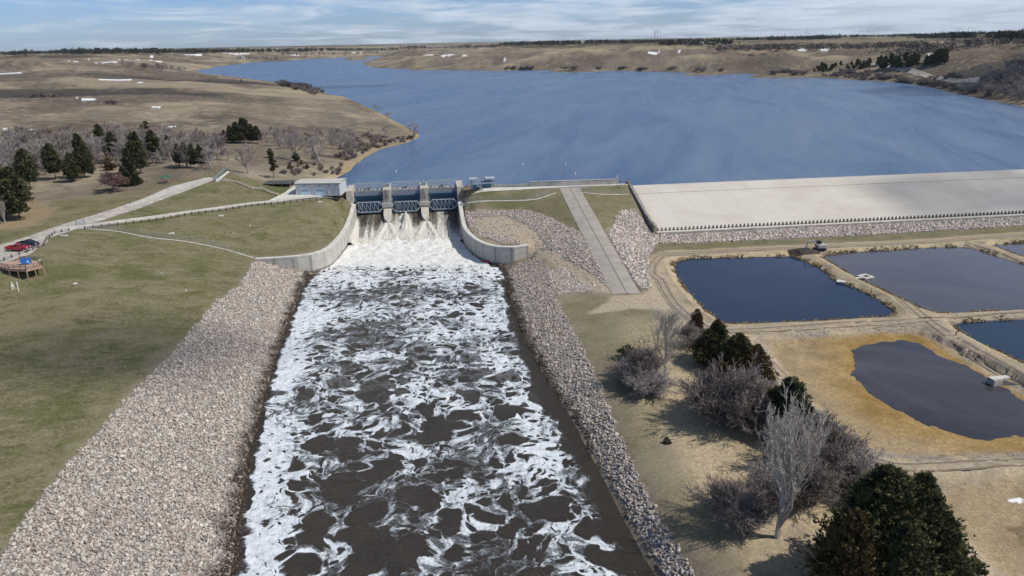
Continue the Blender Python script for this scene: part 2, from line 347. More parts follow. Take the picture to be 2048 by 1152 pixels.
def raster(x0, y0, x1, y1, st):
    nx, ny = int((x1-x0)/st)+1, int((y1-y0)/st)+1; Z = np.full((ny, nx), np.nan)
    for t in TRIS:
        p = TXY[list(t)]; z = TZ[list(t)]
        i0, i1 = max(0, int(math.ceil((p[:,0].min()-x0)/st))), min(nx-1, int((p[:,0].max()-x0)/st))
        j0, j1 = max(0, int(math.ceil((p[:,1].min()-y0)/st))), min(ny-1, int((p[:,1].max()-y0)/st))
        if i1 < i0 or j1 < j0: continue
        X, Y = np.meshgrid(x0+st*np.arange(i0, i1+1), y0+st*np.arange(j0, j1+1))
        d = (p[1,1]-p[2,1])*(p[0,0]-p[2,0]) + (p[2,0]-p[1,0])*(p[0,1]-p[2,1])
        if abs(d) < 1e-9: continue
        a = ((p[1,1]-p[2,1])*(X-p[2,0]) + (p[2,0]-p[1,0])*(Y-p[2,1]))/d
        b = ((p[2,1]-p[0,1])*(X-p[2,0]) + (p[0,0]-p[2,0])*(Y-p[2,1]))/d; c = 1-a-b
        k = (a >= -1e-6) & (b >= -1e-6) & (c >= -1e-6)
        S = Z[j0:j1+1, i0:i1+1]; S[k] = (a*z[0]+b*z[1]+c*z[2])[k]
    m = np.nanmean(Z); Z[np.isnan(Z)] = m
    return Z
def blur(Z, n, it=2):
    for _ in range(it):
        for ax in (0, 1):
            pad = [(0, 0), (0, 0)]; pad[ax] = (n+1, n); C = np.cumsum(np.pad(Z, pad, mode='edge'), axis=ax)
            k = 2*n+1
            Z = ((C[k:] - C[:-k]) if ax == 0 else (C[:, k:] - C[:, :-k])) / k
    return Z
def hash2(ix, iy, s):
    h = (ix.astype(np.int64)*374761393 + iy.astype(np.int64)*668265263 + s*974711) & 0x7fffffff
    h = ((h ^ (h >> 13)) * 1274126177) & 0x7fffffff
    return ((h ^ (h >> 16)) & 0xffff) / 65535.0
def vnoise(x, y, s=0):
    ix, iy = np.floor(x), np.floor(y); fx, fy = x-ix, y-iy; ix = ix.astype(np.int64); iy = iy.astype(np.int64)
    u, v = fx*fx*fx*(fx*(fx*6-15)+10), fy*fy*fy*(fy*(fy*6-15)+10)
    a, b, c, d = hash2(ix, iy, s), hash2(ix+1, iy, s), hash2(ix, iy+1, s), hash2(ix+1, iy+1, s)
    return (a+(b-a)*u)*(1-v) + (c+(d-c)*u)*v
def fbm(x, y, o=5, s=0, g=0.5):
    t = 0; a = 1; n = 0
    for i in range(o):
        t = t + a*vnoise(x*2**i + 17.3*i, y*2**i - 9.1*i, s+i); n += a; a *= g
    return t/n
def ss(a, b, x): t = np.clip((x-a)/(b-a), 0, 1); return t*t*(3-2*t)
NEAR = (-330.0, 24.0, 420.0, 640.0, 0.5); MID = (-2400.0, 0.0, 2400.0, 4200.0, 5.0); FAR = (-30000.0, -1000.0, 30000.0, 30000.0, 60.0)
ZN = raster(*NEAR); ZM = raster(*MID); ZF = raster(*FAR)
gx, gy = np.meshgrid(NEAR[0]+0.5*np.arange(ZN.shape[1]), NEAR[1]+0.5*np.arange(ZN.shape[0]))
Zs = blur(ZN, 5, 2); Zs2 = blur(ZN, 1, 1)
# keep the cut at the wing walls sharp, soften everything else
wd = np.minimum(pdist(LWF, gx, gy, 9), pdist(RWF, gx, gy, 9)); wd = np.minimum(wd, pdist([SW0, SW1], gx, gy, 9))
k = ss(2.5, 7, wd); ZN = Zs*k + Zs2*(1-k)
zl = blur(ZN, 14, 2); k = ss(300, 330, gy) * 1.0; ZN = ZN*(1-k) + zl*k
ZM = blur(ZM, 4, 2); ZF = blur(ZF, 3, 2)
def bil(Z, g, x, y):
    fx = np.clip((x-g[0])/g[4], 0, Z.shape[1]-1.001); fy = np.clip((y-g[1])/g[4], 0, Z.shape[0]-1.001)
    i = fx.astype(int); j = fy.astype(int); u = fx-i; v = fy-j
    return (Z[j,i]*(1-u)+Z[j,i+1]*u)*(1-v) + (Z[j+1,i]*(1-u)+Z[j+1,i+1]*u)*v
# ponds (water polygons at their own levels)
POND_PX = [
 ([(1345,528),(1362,521),(1387,517),(1460,515),(1583,512.5),(1612,522),(1641,536),(1670,561),(1714,577),(1764,603),(1794,626),(1779,634),(1645,642),(1468,649),(1445,647),(1406,617),(1368,576),(1352,551)], 3.0),
 ([(1645,511),(1695,505),(1837,496),(1922,493.5),(1949,497),(2048,529),(2180,580),(2290,612),(2200,616),(2048,620.5),(1914,626),(1872,628),(1852,622),(1799,597),(1714,557),(1668,530),(1646,517)], 3.0),
 ([(1907,651),(1917,645),(1969,642),(2048,638),(2200,632),(2340,630),(2500,700),(2300,760),(2150,772),(2048,728),(1960,686),(1917,661)], 3.0),
 ([(1704,715),(1706,703),(1717,693),(1756,684),(1811,682),(1838,687),(1869,701),(1914,725),(1975,757),(2012,777),(2048,799),(2160,855),(2200,890),(2150,900),(2048,876),(1971,881),(1940,875),(1892,864),(1842,848),(1790,818),(1740,786),(1714,750)], 2.0),
 ([(1985,493),(1990,489.5),(2048,485.5),(2200,478),(2330,500),(2200,560),(2048,516),(2005,500)], 3.0)]
PONDS = [([P(u, v, z)[:2] for u, v in q], z) for q, z in POND_PX]
BED4 = [P(u, v, 2.2)[:2] for u, v in [(1529,690),(1600,681),(1760,668),(1838,668),(1880,690),(1940,727),(2000,762),(2048,790),(2250,890),(2300,920),(2048,912),(1920,916),(1791,916),(1724,900),(1678,868),(1635,825),(1590,784),(1560,745)]]
BED5 = [P(u, v, 2.6)[:2] for u, v in [(1850,990),(1930,970),(2048,960),(2300,950),(2300,1300),(2048,1230),(1940,1110),(1880,1040)]]
def relief(x, y):
    """gullies and rolling relief of the prairie, fading out at the shores and on the worked ground round the dam"""
    r = np.hypot(x, y)
    zb = np.where(r < 1500, bil(ZM, MID, x, y), bil(ZF, FAR, x, y))
    w = ss(330, 520, r) * ss(10.5, 19, zb)
    ridge = 1 - np.abs(2*fbm(x/210+3.1, y/210, 4, 11) - 1)
    h = (fbm(x/330, y/330, 4, 3) - 0.5)*18 + (ridge - 0.75)*30*ss(13, 24, zb)*(1-0.7*ss(42, 50, zb)) + (fbm(x/38, y/38, 4, 5) - 0.5)*3.4
    w *= 1 - 0.75*ss(2500, 6000, r)
    lm = 1 - 0.55*ss(0, -120, x)*(1-ss(900, 1800, r))
    return h*w*lm
def height(x, y, fine=True):
    x = np.asarray(x, float); y = np.asarray(y, float); shp = x.shape; x = x.ravel(); y = y.ravel()
    z = bil(ZF, FAR, x, y)
    inm = ss(2400, 2100, np.abs(x)) * ss(4200, 3800, y) * (y > 0); z = z*(1-inm) + bil(ZM, MID, x, y)*inm
    inn = ss(-330, -300, x) * ss(420, 390, x) * ss(640, 600, y) * ss(20, 24, y); z = z*(1-inn) + bil(ZN, NEAR, x, y)*inn
    z = z + relief(x, y)
    near = (x > 20) & (x < 420) & (y < 260) & (y > 20)
    if near.any():
        xx, yy, zz = x[near], y[near], z[near]
        wob = (fbm(xx/2.2, yy/2.2, 3, 21) - 0.5)*1.6
        for b, lv in ((BED4, 2.35), (BED5, 2.75)):
            d = sdf(b, xx, yy, 14) + wob*1.5; zz = zz + (lv - zz)*ss(5.0, -2.5, d)
        for q, lv in PONDS:
            d = sdf(q, xx, yy, 12) + (wob*0.45 if lv > 2.5 else wob*1.3 + (fbm(xx/7, yy/7, 3, 23)-.5)*1.8)
            zz = np.where(d < 4, np.minimum(zz, np.maximum(lv + d*0.45, lv - 1.2)) if lv > 2.5 else np.minimum(zz, np.maximum(lv + d*0.13, lv - 0.9)), zz)
        z[near] = zz
    if fine:
        z = z + (fbm(x/6.0, y/6.0, 3, 8) - 0.5)*0.22*ss(60, 90, y)
    return z.reshape(shp)
def H1(x, y): return float(height(np.array([x]), np.array([y]))[0])
def G(u, v, rmax=20000):
    """ground point seen at a photo pixel"""
    d = ray(u, v); d = d / np.hypot(d[0], d[1])
    ts = np.concatenate([np.arange(45, 700, 1.0), np.geomspace(700, rmax, 900)])
    g = CH + d[2]*ts - height(d[0]*ts, d[1]*ts)
    k = np.nonzero(g < 0)[0]
    if len(k) == 0: i = len(ts)-1; t = ts[i]
    else:
        i = k[0]; a, b = g[i-1], g[i]; t = ts[i-1] + (ts[i]-ts[i-1])*a/(a-b) if i > 0 else ts[0]
    return (d[0]*t, d[1]*t, H1(d[0]*t, d[1]*t))
def poly_px(pts): return [G(u, v)[:2] for u, v in pts]
# ------------------------------------------------------------------ ground sheet
def ground_mesh():
    dep = np.concatenate([np.arange(62, 2.0, -0.062), [2.0]]); r1 = 63.0/np.tan(np.radians(dep))
    r2 = np.geomspace(r1[-1], 15500, 300)[1:]; rr = np.concatenate([r1, r2]); th = np.radians(np.linspace(-50, 50, 1060))
    T, RR = np.meshgrid(th, rr); X = RR*np.sin(T); Y = RR*np.cos(T); Z = height(X, Y)
    n, m = X.shape
    i = np.arange(n*m).reshape(n, m); Fq = np.stack([i[:-1,:-1], i[:-1,1:], i[1:,1:], i[1:,:-1]], -1).reshape(-1, 4)
    return X.ravel(), Y.ravel(), Z.ravel(), Fq
GX, GY, GZ, GF = ground_mesh()
GRr = np.hypot(GX, GY)
def band(d, w, soft): return ss(w+soft, w-soft, d)
wobn = (fbm(GX/3.0, GY/3.0, 4, 40) - 0.5)
wobb = (fbm(GX/14.0, GY/14.0, 4, 44) - 0.5)
GREEN = np.zeros_like(GX); DIRT = np.zeros_like(GX); BRUSH = np.zeros_like(GX); TAN = np.zeros_like(GX)
ORANGE = np.zeros_like(GX); SNOW = np.zeros_like(GX); ROCKY = np.zeros_like(GX); FIELD = np.zeros_like(GX)
# lawns of the left bank and of the dam face
LAWN = [LRT[i][:2] for i in range(len(LRT))] + [(-79,211)] + [p[:2] for p in LWB[::-1]] + [D(-3,0)[:2], P(600,399,13.9)[:2], P(580,372,15)[:2], P(440,345,19)[:2], P(300,372,19)[:2], P(100,398,19)[:2], P(0,455,18)[:2], P(-120,480,18)[:2], (-260,120), (-200,30)]
GREEN = np.maximum(GREEN, ss(3, -3, sdf(LAWN, GX, GY, 20) + wobb*8))
for pts in ([(930,378),(1125,378),(1165,465),(1100,436),(1060,419),(934,424)], [(1150,378),(1256,372),(1272,418),(1233,428),(1208,468)], [(1306,487),(2048,450),(2300,440),(2300,470),(2048,472),(1660,490),(1340,505)]):
    GREEN = np.maximum(GREEN, 0.85*ss(1.2, -1.2, sdf(poly_px(pts), GX, GY, 12) + wobn*2))
# strip of mown grass behind the right rock bank and the tan meadow under the trees
STRIP = poly_px([(1115,594),(1300,592),(1330,680),(1260,760),(1330,900),(1420,1010),(1520,1152),(1400,1152),(1345,1060),(1285,960),(1242,870),(1214,790),(1168,700)])
GREEN = np.maximum(GREEN, 0.42*ss(3, -3, sdf(STRIP, GX, GY, 20) + wobb*8))
MEADOW = poly_px([(1250,640),(1420,640),(1500,760),(1640,900),(1700,1152),(1480,1152),(1380,1000),(1330,900),(1290,800),(1240,720)])
TAN = np.maximum(TAN, 0.9*ss(3, -3, sdf(MEADOW, GX, GY, 20) + wobb*9))
# gravel and dirt
def dirt_poly(pts, a=1.0, soft=1.0, wob=2.0):
    global DIRT
    DIRT = np.maximum(DIRT, a*ss(soft, -soft, sdf(poly_px(pts), GX, GY, 15) + wobn*wob))
dirt_poly([(1225,592),(1285,588),(1320,560),(1350,600),(1440,660),(1420,690),(1330,620),(1260,618),(1180,628)], 0.9)
dirt_poly([(945,438),(1010,430),(1055,450),(1095,490),(1050,500),(1010,472),(960,462)], 0.95, 0.8, 2)
dirt_poly([(1060,505),(1110,500),(1180,545),(1232,588),(1190,584),(1130,540),(1092,520),(1010,531),(1058,521)], 0.85, 0.8, 1.5)
DIKES = [([(1320,560),(1303,545),(1312,522),(1345,508),(1500,500),(1640,494),(1800,487),(1900,481),(2048,470),(2300,462)], 2.3),
         ([(1320,560),(1350,610),(1400,650),(1450,662),(1560,658),(1700,648),(1850,640),(2048,630),(2300,618)], 2.3),
         ([(1640,497),(1690,530),(1770,582),(1850,636),(1930,690),(2000,738),(2100,800)], 2.4),
         ([(1925,484),(1985,505),(2048,533),(2200,590)], 2.0),
         ([(1500,680),(1560,745),(1620,815),(1690,890),(1760,925),(1840,935),(2048,925),(2300,930)], 1.6),
         ([(1760,930),(1850,1020),(1950,1110),(2030,1180)], 1.3)]
DIKEW = [([G(u, v)[:2] for u, v in q], w) for q, w in DIKES]
DK = np.zeros_like(GX)
for q, w in DIKEW:
    d = pdist(q, GX, GY, 14)
    DK = np.maximum(DK, ss(w+3.2, w+0.6, d + wobn*1.5))
    DIRT = np.maximum(DIRT, 0.8*ss(w+0.5, w-0.5, d + wobn*0.8)*(0.75+0.25*np.cos((d-1.0)*3.0)))
GREEN *= 1-0.9*DK; TAN = np.maximum(TAN, DK*0.8)
for q, lv in PONDS:
    d = sdf(q, GX, GY, 12); TAN = np.maximum(TAN, 0.95*ss(3.6, 1.6, d + wobn*2)*(d < 11))
# drained pond: orange algae crust, paler middle
d4 = sdf(BED4, GX, GY, 20); dw = sdf(PONDS[3][0], GX, GY, 20)
ORANGE = np.maximum(ORANGE, ss(0.8, -1.5, d4 + wobn*3)*(0.45 + 0.55*ss(13.0, 2.0, np.abs(dw) + wobb*12)))
TAN = np.maximum(TAN, 0.75*ss(0.5, -1.0, d4 + wobn*3)); GREEN *= 1 - ss(2, -1, d4)
d5 = sdf(BED5, GX, GY, 20); ORANGE = np.maximum(ORANGE, 0.30*ss(0.5, -2, d5 + wobn*3)); TAN = np.maximum(TAN, 0.6*ss(1, -1, d5))
BRUSH = np.maximum(BRUSH, ss(0.60, 0.74, fbm(GX/5, GY/5, 4, 61))*ss(-1, -4, d5)*0.8)
ROCKY = np.maximum(ROCKY, 0.75*ss(2.6, 0.6, np.abs(d4-1.8) + wobn*3)*ss(0.40, 0.6, fbm(GX/6, GY/6, 3, 62)))
# scrub and leaf litter
BRUSH = np.maximum(BRUSH, 0.75*ss(9, -5, sdf(poly_px([(0,330),(0,290),(150,268),(430,268),(640,250),(760,268),(720,300),(640,330),(480,330),(440,300),(330,325),(150,330)]), GX, GY, 40) + wobb*14))
TRK = None
LIT = poly_px([(-40,462),(-40,420),(60,395),(110,415),(95,437),(40,455)])
ORANGE = np.maximum(ORANGE, 0.35*ss(2, -3, sdf(LIT, GX, GY, 20)+wobb*8)); GREEN *= 1-ss(3, -2, sdf(LIT, GX, GY, 20)+wobb*8)*0.85
LIT2 = poly_px([(100,395),(130,378),(260,372),(300,388),(200,400)]); GREEN *= 1-ss(3, -2, sdf(LIT2, GX, GY, 20)+wobb*8)*0.6
# prairie beyond: scrubby draws, ploughed plateau, old snow
far = ss(330, 420, GRr)
BRUSH = np.maximum(BRUSH, far*0.9*ss(0.50, 0.66, fbm(GX/150+5, GY/330, 6, 70, .58)))
rdg = 1 - np.abs(2*fbm(GX/210+3.1, GY/210, 4, 11) - 1)
BRUSH = np.maximum(BRUSH, far*0.95*ss(0.86, 0.66, rdg + wobb*.25)*ss(11, 15, GZ)*ss(48, 40, GZ))  # scrub in the draws, darkened further as relief shade put into the colour
BRUSH = np.maximum(BRUSH, far*0.8*ss(14, 10.6, GZ)*(GRr > 600)*ss(.35, .6, fbm(GX/60, GY/60, 3, 73)))
TAN = np.maximum(TAN, far*ss(0.44, 0.64, fbm(GX/240+1, GY/300, 5, 72))*0.75)
TAN = np.maximum(TAN, far*0.8*ss(.90, .97, rdg)*ss(.35,.55,fbm(GX/90, GY/140, 3, 79)))  # crests paled in the colour so the relief looks lit
BRUSH = np.maximum(BRUSH, far*0.25)
plateau = ss(43, 46.5, GZ)*ss(1300, 1700, GRr)
FIELD = np.maximum(FIELD, plateau*ss(0.36, 0.46, fbm(GX/900, GY/500, 2, 77)))
WOODS = ss(38, 42, GZ)*ss(2600, 4200, GRr)
BRUSH = np.maximum(BRUSH, WOODS*ss(0.46, 0.56, fbm(GX/1500+4, GY/900, 4, 78)))
HILL_SHADE = [([(120,146),(0,176),(-60,205),(60,205),(110,196),(200,196),(240,180),(120,168)],0.9), ([(180,128),(330,140),(480,160),(560,168),(545,178),(420,160),(260,150)],0.9), ([(0,122),(180,122),(330,136),(300,142),(100,128)],0.7)]  # dark bands on the left hill: cloud shade laid in the scrub colour
for pts, a in HILL_SHADE: BRUSH = np.maximum(BRUSH, a*ss(20, -20, sdf(poly_px(pts), GX, GY, 80)+wobb*70))
for pts in ([(1660,120),(1800,135),(1900,165),(2048,190),(2300,230),(2300,110),(2048,112),(1850,118)],):
    BRUSH = np.maximum(BRUSH, 0.75*ss(25, -25, sdf(poly_px(pts), GX, GY, 90)+wobb*80))
SNOWPX = [(12,148,38,2.5),(90,151,18,2),(225,159,58,2.2),(280,165,16,1.8),(370,168,14,1.8),(178,199,32,2),(150,194,12,1.5),(322,215,30,2.2),(346,254,20,6),(66,261,22,4),(10,258,16,3),(180,120,50,3),(215,124,40,3),(262,119,26,3),(312,122,30,2.5),(150,122,20,2),(132,132,10,2),(300,112,90,2),(370,109,60,1.6),(460,108,40,1.6),(486,108,22,1.4),(520,112,30,1),(590,110,40,1),(700,105,40,1),
          (855,110,22,1.6),(895,110,26,1.4),(930,109.5,12,1.2),(970,109,14,1.2),(1012,120.5,40,3.0),(945,125,8,1.2),(1165,123,10,1.6),(1236,108,20,1.6),(1250,107,12,1.3),(1330,106,30,2),(1350,102,14,1.2),(1304,106,10,1.4),(1442,119,22,1.8),(1371,121,12,1.2),(1530,139,10,1.2),(1605,101,16,2),(1650,99,40,1.6),(1845,95,26,3),(1870,94,30,1.6),(1812,105,24,2),(1830,104,14,2),(1855,110,30,1.5),(1940,87.5,40,.8),(1990,85.5,26,.8),(1985,100,20,1.5),(735,223,14,1.6),(752,240,14,1.6),(2035,1000,30,6)]
for (u, v, w, h) in SNOWPX:
    c = G(u, v); e = G(u+w/2, v); dpt = abs(G(u, v-h/2)[1]-G(u, v+h/2)[1])/2 + 0.3
    a = max(0.5, abs(e[0]-c[0]))*1.2; dpt = min(dpt, a*.5); k = (np.abs(GX-c[0]) < a*2.5) & (np.abs(GY-c[1]) < dpt*2.5 + a*0.6)
    if k.any():
        q = np.sqrt((((GX[k]-c[0])+ (fbm(GX[k]/(a*.5), GY[k]/(a*.5), 2, 93)-.5)*a*1.2)/a)**2 + ((GY[k]-c[1]-(GX[k]-c[0])*0.12)/max(dpt, a*0.10))**2) + (fbm(GX[k]/(a*0.4), GY[k]/(dpt*0.7+0.5), 4, 90)-0.5)*1.5
        SNOW[k] = np.maximum(SNOW[k], ss(1.0, 0.82, q))
# ground under the rock blankets
def slope_between(A, B): return list(A) + list(B)[::-1]
RIP_L = [p[:2] for p in LRT] + [(-78.5,210.3),(-66,211.5)] + [p[:2] for p in LE[::-1]]
RIP_R = [p[:2] for p in RE] + [(3,216.8),(8,216.5)] + [P(1096,541,3.4)[:2]] + [p[:2] for p in RRT[::-1]]
RIP_E1 = poly_px([(930,427),(1000,422),(1060,421),(1100,437),(1164,468),(1222,586),(1190,580),(1130,535),(1090,505),(1060,500),(1056,489),(1000,487),(960,470),(938,448)])
RIP_E2 = poly_px([(1098,541),(1120,534),(1180,575),(1186,583),(1115,590),(1100,570)])
RIP_E3 = poly_px([(1216,468),(1240,424),(1268,419),(1292,450),(1312,470),(2048,433),(2300,420),(2300,438),(2048,451),(1700,472),(1312,487),(1293,520),(1300,575),(1296,583),(1275,572)])
for q in (RIP_L, RIP_R, RIP_E1, RIP_E2, RIP_E3): ROCKY = np.maximum(ROCKY, ss(0.6, -0.3, sdf(q, GX, GY, 8)))
ROCKY *= 1-ss(.3,.7,DIRT)
shore = np.abs(sdf(LAKE, GX, GY, 60)); ORANGE = np.maximum(ORANGE, 0.30*ss(7, 1.5, shore + wobn*4)*(GRr < 700)*(GY > 300)); TAN = np.maximum(TAN, 0.8*ss(9, 2, shore + wobn*5)*(GY > 300)*(GRr < 750))
def mat_ground():
    m, nt, N, L, b = newmat('ground')
    p = pos_(nt); A = N('ShaderNodeAttribute'); A.attribute_name = 'cover_a'; B = N('ShaderNodeAttribute'); B.attribute_name = 'cover_b'
    sa = N('ShaderNodeSeparateColor'); L(A.outputs['Color'], sa.inputs[0]); sb = N('ShaderNodeSeparateColor'); L(B.outputs['Color'], sb.inputs[0])
    green, dirt, brush, tan = sa.outputs[0], sa.outputs[1], sa.outputs[2], A.outputs['Alpha']
    orange, snow, rocky, field = sb.outputs[0], sb.outputs[1], sb.outputs[2], B.outputs['Alpha']
    nbig = noise_(nt, p, 0.028, 6, 0.6, 0.6); nmid = noise_(nt, p, 0.16, 6, 0.65); nfin = noise_(nt, p, 1.3, 6, 0.72); nst = noise_(nt, pos_(nt, 0.6, 1.3, 1, R(-24)), 0.22, 7, 0.72, 0.9)
    dry = mixc(nt, smooth_(nt, nbig, 0.35, 0.65), (0.215, 0.180, 0.134), (0.320, 0.272, 0.200))
    dry = mixc(nt, smooth_(nt, nmid, 0.42, 0.72), dry, (0.150, 0.126, 0.090))
    dry = mixc(nt, math_(nt, 'MULTIPLY', smooth_(nt, noise_(nt, p, 0.012, 7, 0.68, 1.2), 0.50, 0.64), 0.75), dry, (0.120, 0.100, 0.074))
    # tan thatch
    tanc = mixc(nt, smooth_(nt, nfin, 0.3, 0.7), (0.34, 0.275, 0.175), (0.56, 0.465, 0.32))
    col = mixc(nt, math_(nt, 'MULTIPLY', tan, smooth_(nt, nmid, 0.25, 0.6)), dry, tanc)
    # lawn: green sward with dry thatch showing in streaks
    gr = mixc(nt, smooth_(nt, nmid, 0.3, 0.7), (0.078, 0.086, 0.030), (0.142, 0.140, 0.064))
    lawn = mixc(nt, smooth_(nt, math_(nt, 'ADD', math_(nt, 'MULTIPLY', nst, .55), math_(nt, 'MULTIPLY', nfin, .45)), 0.40, 0.62), gr, (0.215, 0.188, 0.126))
    lawn = mixc(nt, math_(nt, 'MULTIPLY', smooth_(nt, nbig, 0.50, 0.68), 0.75), lawn, (0.198, 0.172, 0.116))
    lawn = mixc(nt, math_(nt, 'MULTIPLY', smooth_(nt, nfin, 0.52, 0.80), 0.55), lawn, (0.285, 0.25, 0.178))
    lawn = mixc(nt, math_(nt, 'MULTIPLY', smooth_(nt, noise_(nt, p, 0.045, 5, 0.6), 0.54, 0.66), 0.55), lawn, (0.072, 0.090, 0.026))
    col = mixc(nt, green, col, lawn)
    br = mixc(nt, smooth_(nt, nfin, 0.3, 0.7), (0.075, 0.060, 0.048), (0.135, 0.108, 0.085))
    col = mixc(nt, math_(nt, 'MULTIPLY', brush, smooth_(nt, nmid, 0.30, 0.52)), col, br)
    oc = mixc(nt, smooth_(nt, nfin, 0.25, 0.75), (0.24, 0.155, 0.055), (0.47, 0.335, 0.155))
    oc = mixc(nt, math_(nt, 'MULTIPLY', smooth_(nt, nmid, 0.35, 0.62), 0.8), (0.24, 0.155, 0.050), oc)
    col = mixc(nt, orange, col, oc)
    dc = mixc(nt, smooth_(nt, nfin, 0.3, 0.7), (0.34, 0.278, 0.208), (0.47, 0.40, 0.315))
    dc = mixc(nt, math_(nt, 'MULTIPLY', smooth_(nt, nst, 0.52, 0.72), 0.5), dc, (0.24, 0.18, 0.135))
    col = mixc(nt, dirt, col, dc)
    rk = mixc(nt, smooth_(nt, noise_(nt, p, 3.2, 3, 0.6), 0.35, 0.65), (0.13, 0.112, 0.10), (0.36, 0.325, 0.295))
    col = mixc(nt, rocky, col, rk)
    fc = mixc(nt, smooth_(nt, noise_(nt, pos_(nt, 0.2, 1, 1, 0.2), 0.006, 3, 0.5), 0.45, 0.55), (0.072, 0.058, 0.044), (0.175, 0.145, 0.098))
    col = mixc(nt, field, col, fc)
    # individual tussocks and twigs, mottling of its own
    mot = smooth_(nt, noise_(nt, p, 3.2, 6, 0.82), 0.25, 0.75, 0.62, 1.32)
    mm = N('ShaderNodeMix'); mm.data_type = 'RGBA'; mm.blend_type = 'MULTIPLY'; mm.inputs[0].default_value = 1
    L(col, mm.inputs[6]); L(mot, mm.inputs[7]); col = mm.outputs[2]
    col = mixc(nt, snow, col, (0.80, 0.82, 0.86))
    L(col, b.inputs['Base Color']); b.inputs['Roughness'].default_value = 0.95; b.inputs['Specular IOR Level'].default_value = 0.12
    bump_(nt, noise_(nt, p, 1.7, 6, 0.75), 0.6, 0.35, b)
    return m
GND = mesh_np('ground', np.stack([GX, GY, GZ], 1), GF, 4, mat_ground(), smooth=True,
    cols={'cover_a': np.stack([GREEN, DIRT, BRUSH, TAN], 1), 'cover_b': np.stack([ORANGE, SNOW, ROCKY, FIELD], 1)})
tag(GND, kind='structure')

# ------------------------------------------------------------------ waters
def mat_lake():
    m, nt, N, L, b = newmat('lake_water')
    p = pos_(nt)
    st = noise_(nt, pos_(nt, 0.22, 1.15, 1, R(-74)), 0.024, 6, 0.64, 0.7)
    col = mixc(nt, smooth_(nt, st, 0.30, 0.72), (0.045, 0.096, 0.200), (0.122, 0.174, 0.272))
    L(col, b.inputs['Base Color'])
    L(smooth_(nt, st, 0.30, 0.72, 0.24, 0.34), b.inputs['Roughness']); b.inputs['IOR'].default_value = 1.33
    w1 = noise_(nt, pos_(nt, 1, 2.2, 1, R(20)), 0.30, 4, 0.6); w2 = noise_(nt, pos_(nt, 1, 2.0, 1, R(25)), 1.3, 3, 0.6)
    h = math_(nt, 'ADD', w1, math_(nt, 'MULTIPLY', w2, 0.35))
    bump_(nt, h, 0.75, 0.8, b)
    return m
me = MB(); lk = [(-1700,4200),(-1700,2200),(-1000,1500),(-420,900),(-200,420)] 
LW = MB(); LW.add([(*D(-30,9)[:2], 10.0), (*D(42.5,9)[:2], 10.0), (-12,283,10.0), (-5,279.5,10.0), (46,281.6,10.0), (*O2(1,2.6)[:2], 10.0), (*O2(300,2.6)[:2], 10.0), (900,330,10), (1400,1200,10), (700,4300,10), (-2000,4300,10), (-600,600,10), (-150,330,10)], [tuple(range(13))])
lake = LW.build('lake_water', mat_lake()); tag(lake, kind='structure')
def mat_pond(name, deep, rough, haze):
    m, nt, N, L, b = newmat(name); p = pos_(nt)
    n1 = noise_(nt, pos_(nt, 0.6, 1, 1, R(35)), 0.045, 5, 0.6, 0.9)
    L(mixc(nt, smooth_(nt, n1, 0.35, 0.68), deep, haze), b.inputs['Base Color'])
    b.inputs['Roughness'].default_value = rough; b.inputs['IOR'].default_value = 1.33
    bump_(nt, noise_(nt, pos_(nt, 1, 1.8, 1, R(20)), 1.5, 3, 0.6), 0.10, 0.10, b); return m
PM = [mat_pond('pond_water_clear', (0.010, 0.020, 0.048), 0.10, (0.014, 0.027, 0.058)), mat_pond('pond_water_silty', (0.062, 0.060, 0.078), 0.10, (0.082, 0.076, 0.088)), mat_pond('pond_water_low', (0.028, 0.026, 0.036), 0.10, (0.062, 0.058, 0.066))]
for i, (q, z) in enumerate(PONDS):
    c = np.mean(q, 0); b_ = MB(); big = [(c[0]+(x-c[0])*1.03 + np.sign(x-c[0])*1.2, c[1]+(y-c[1])*1.03 + np.sign(y-c[1])*1.2, z) for x, y in q]
    b_.add(big, [tuple(range(len(big)))]); o = b_.build('pond_water', PM[(0, 1, 0, 2, 1)[i]]); tag(o, kind='structure')
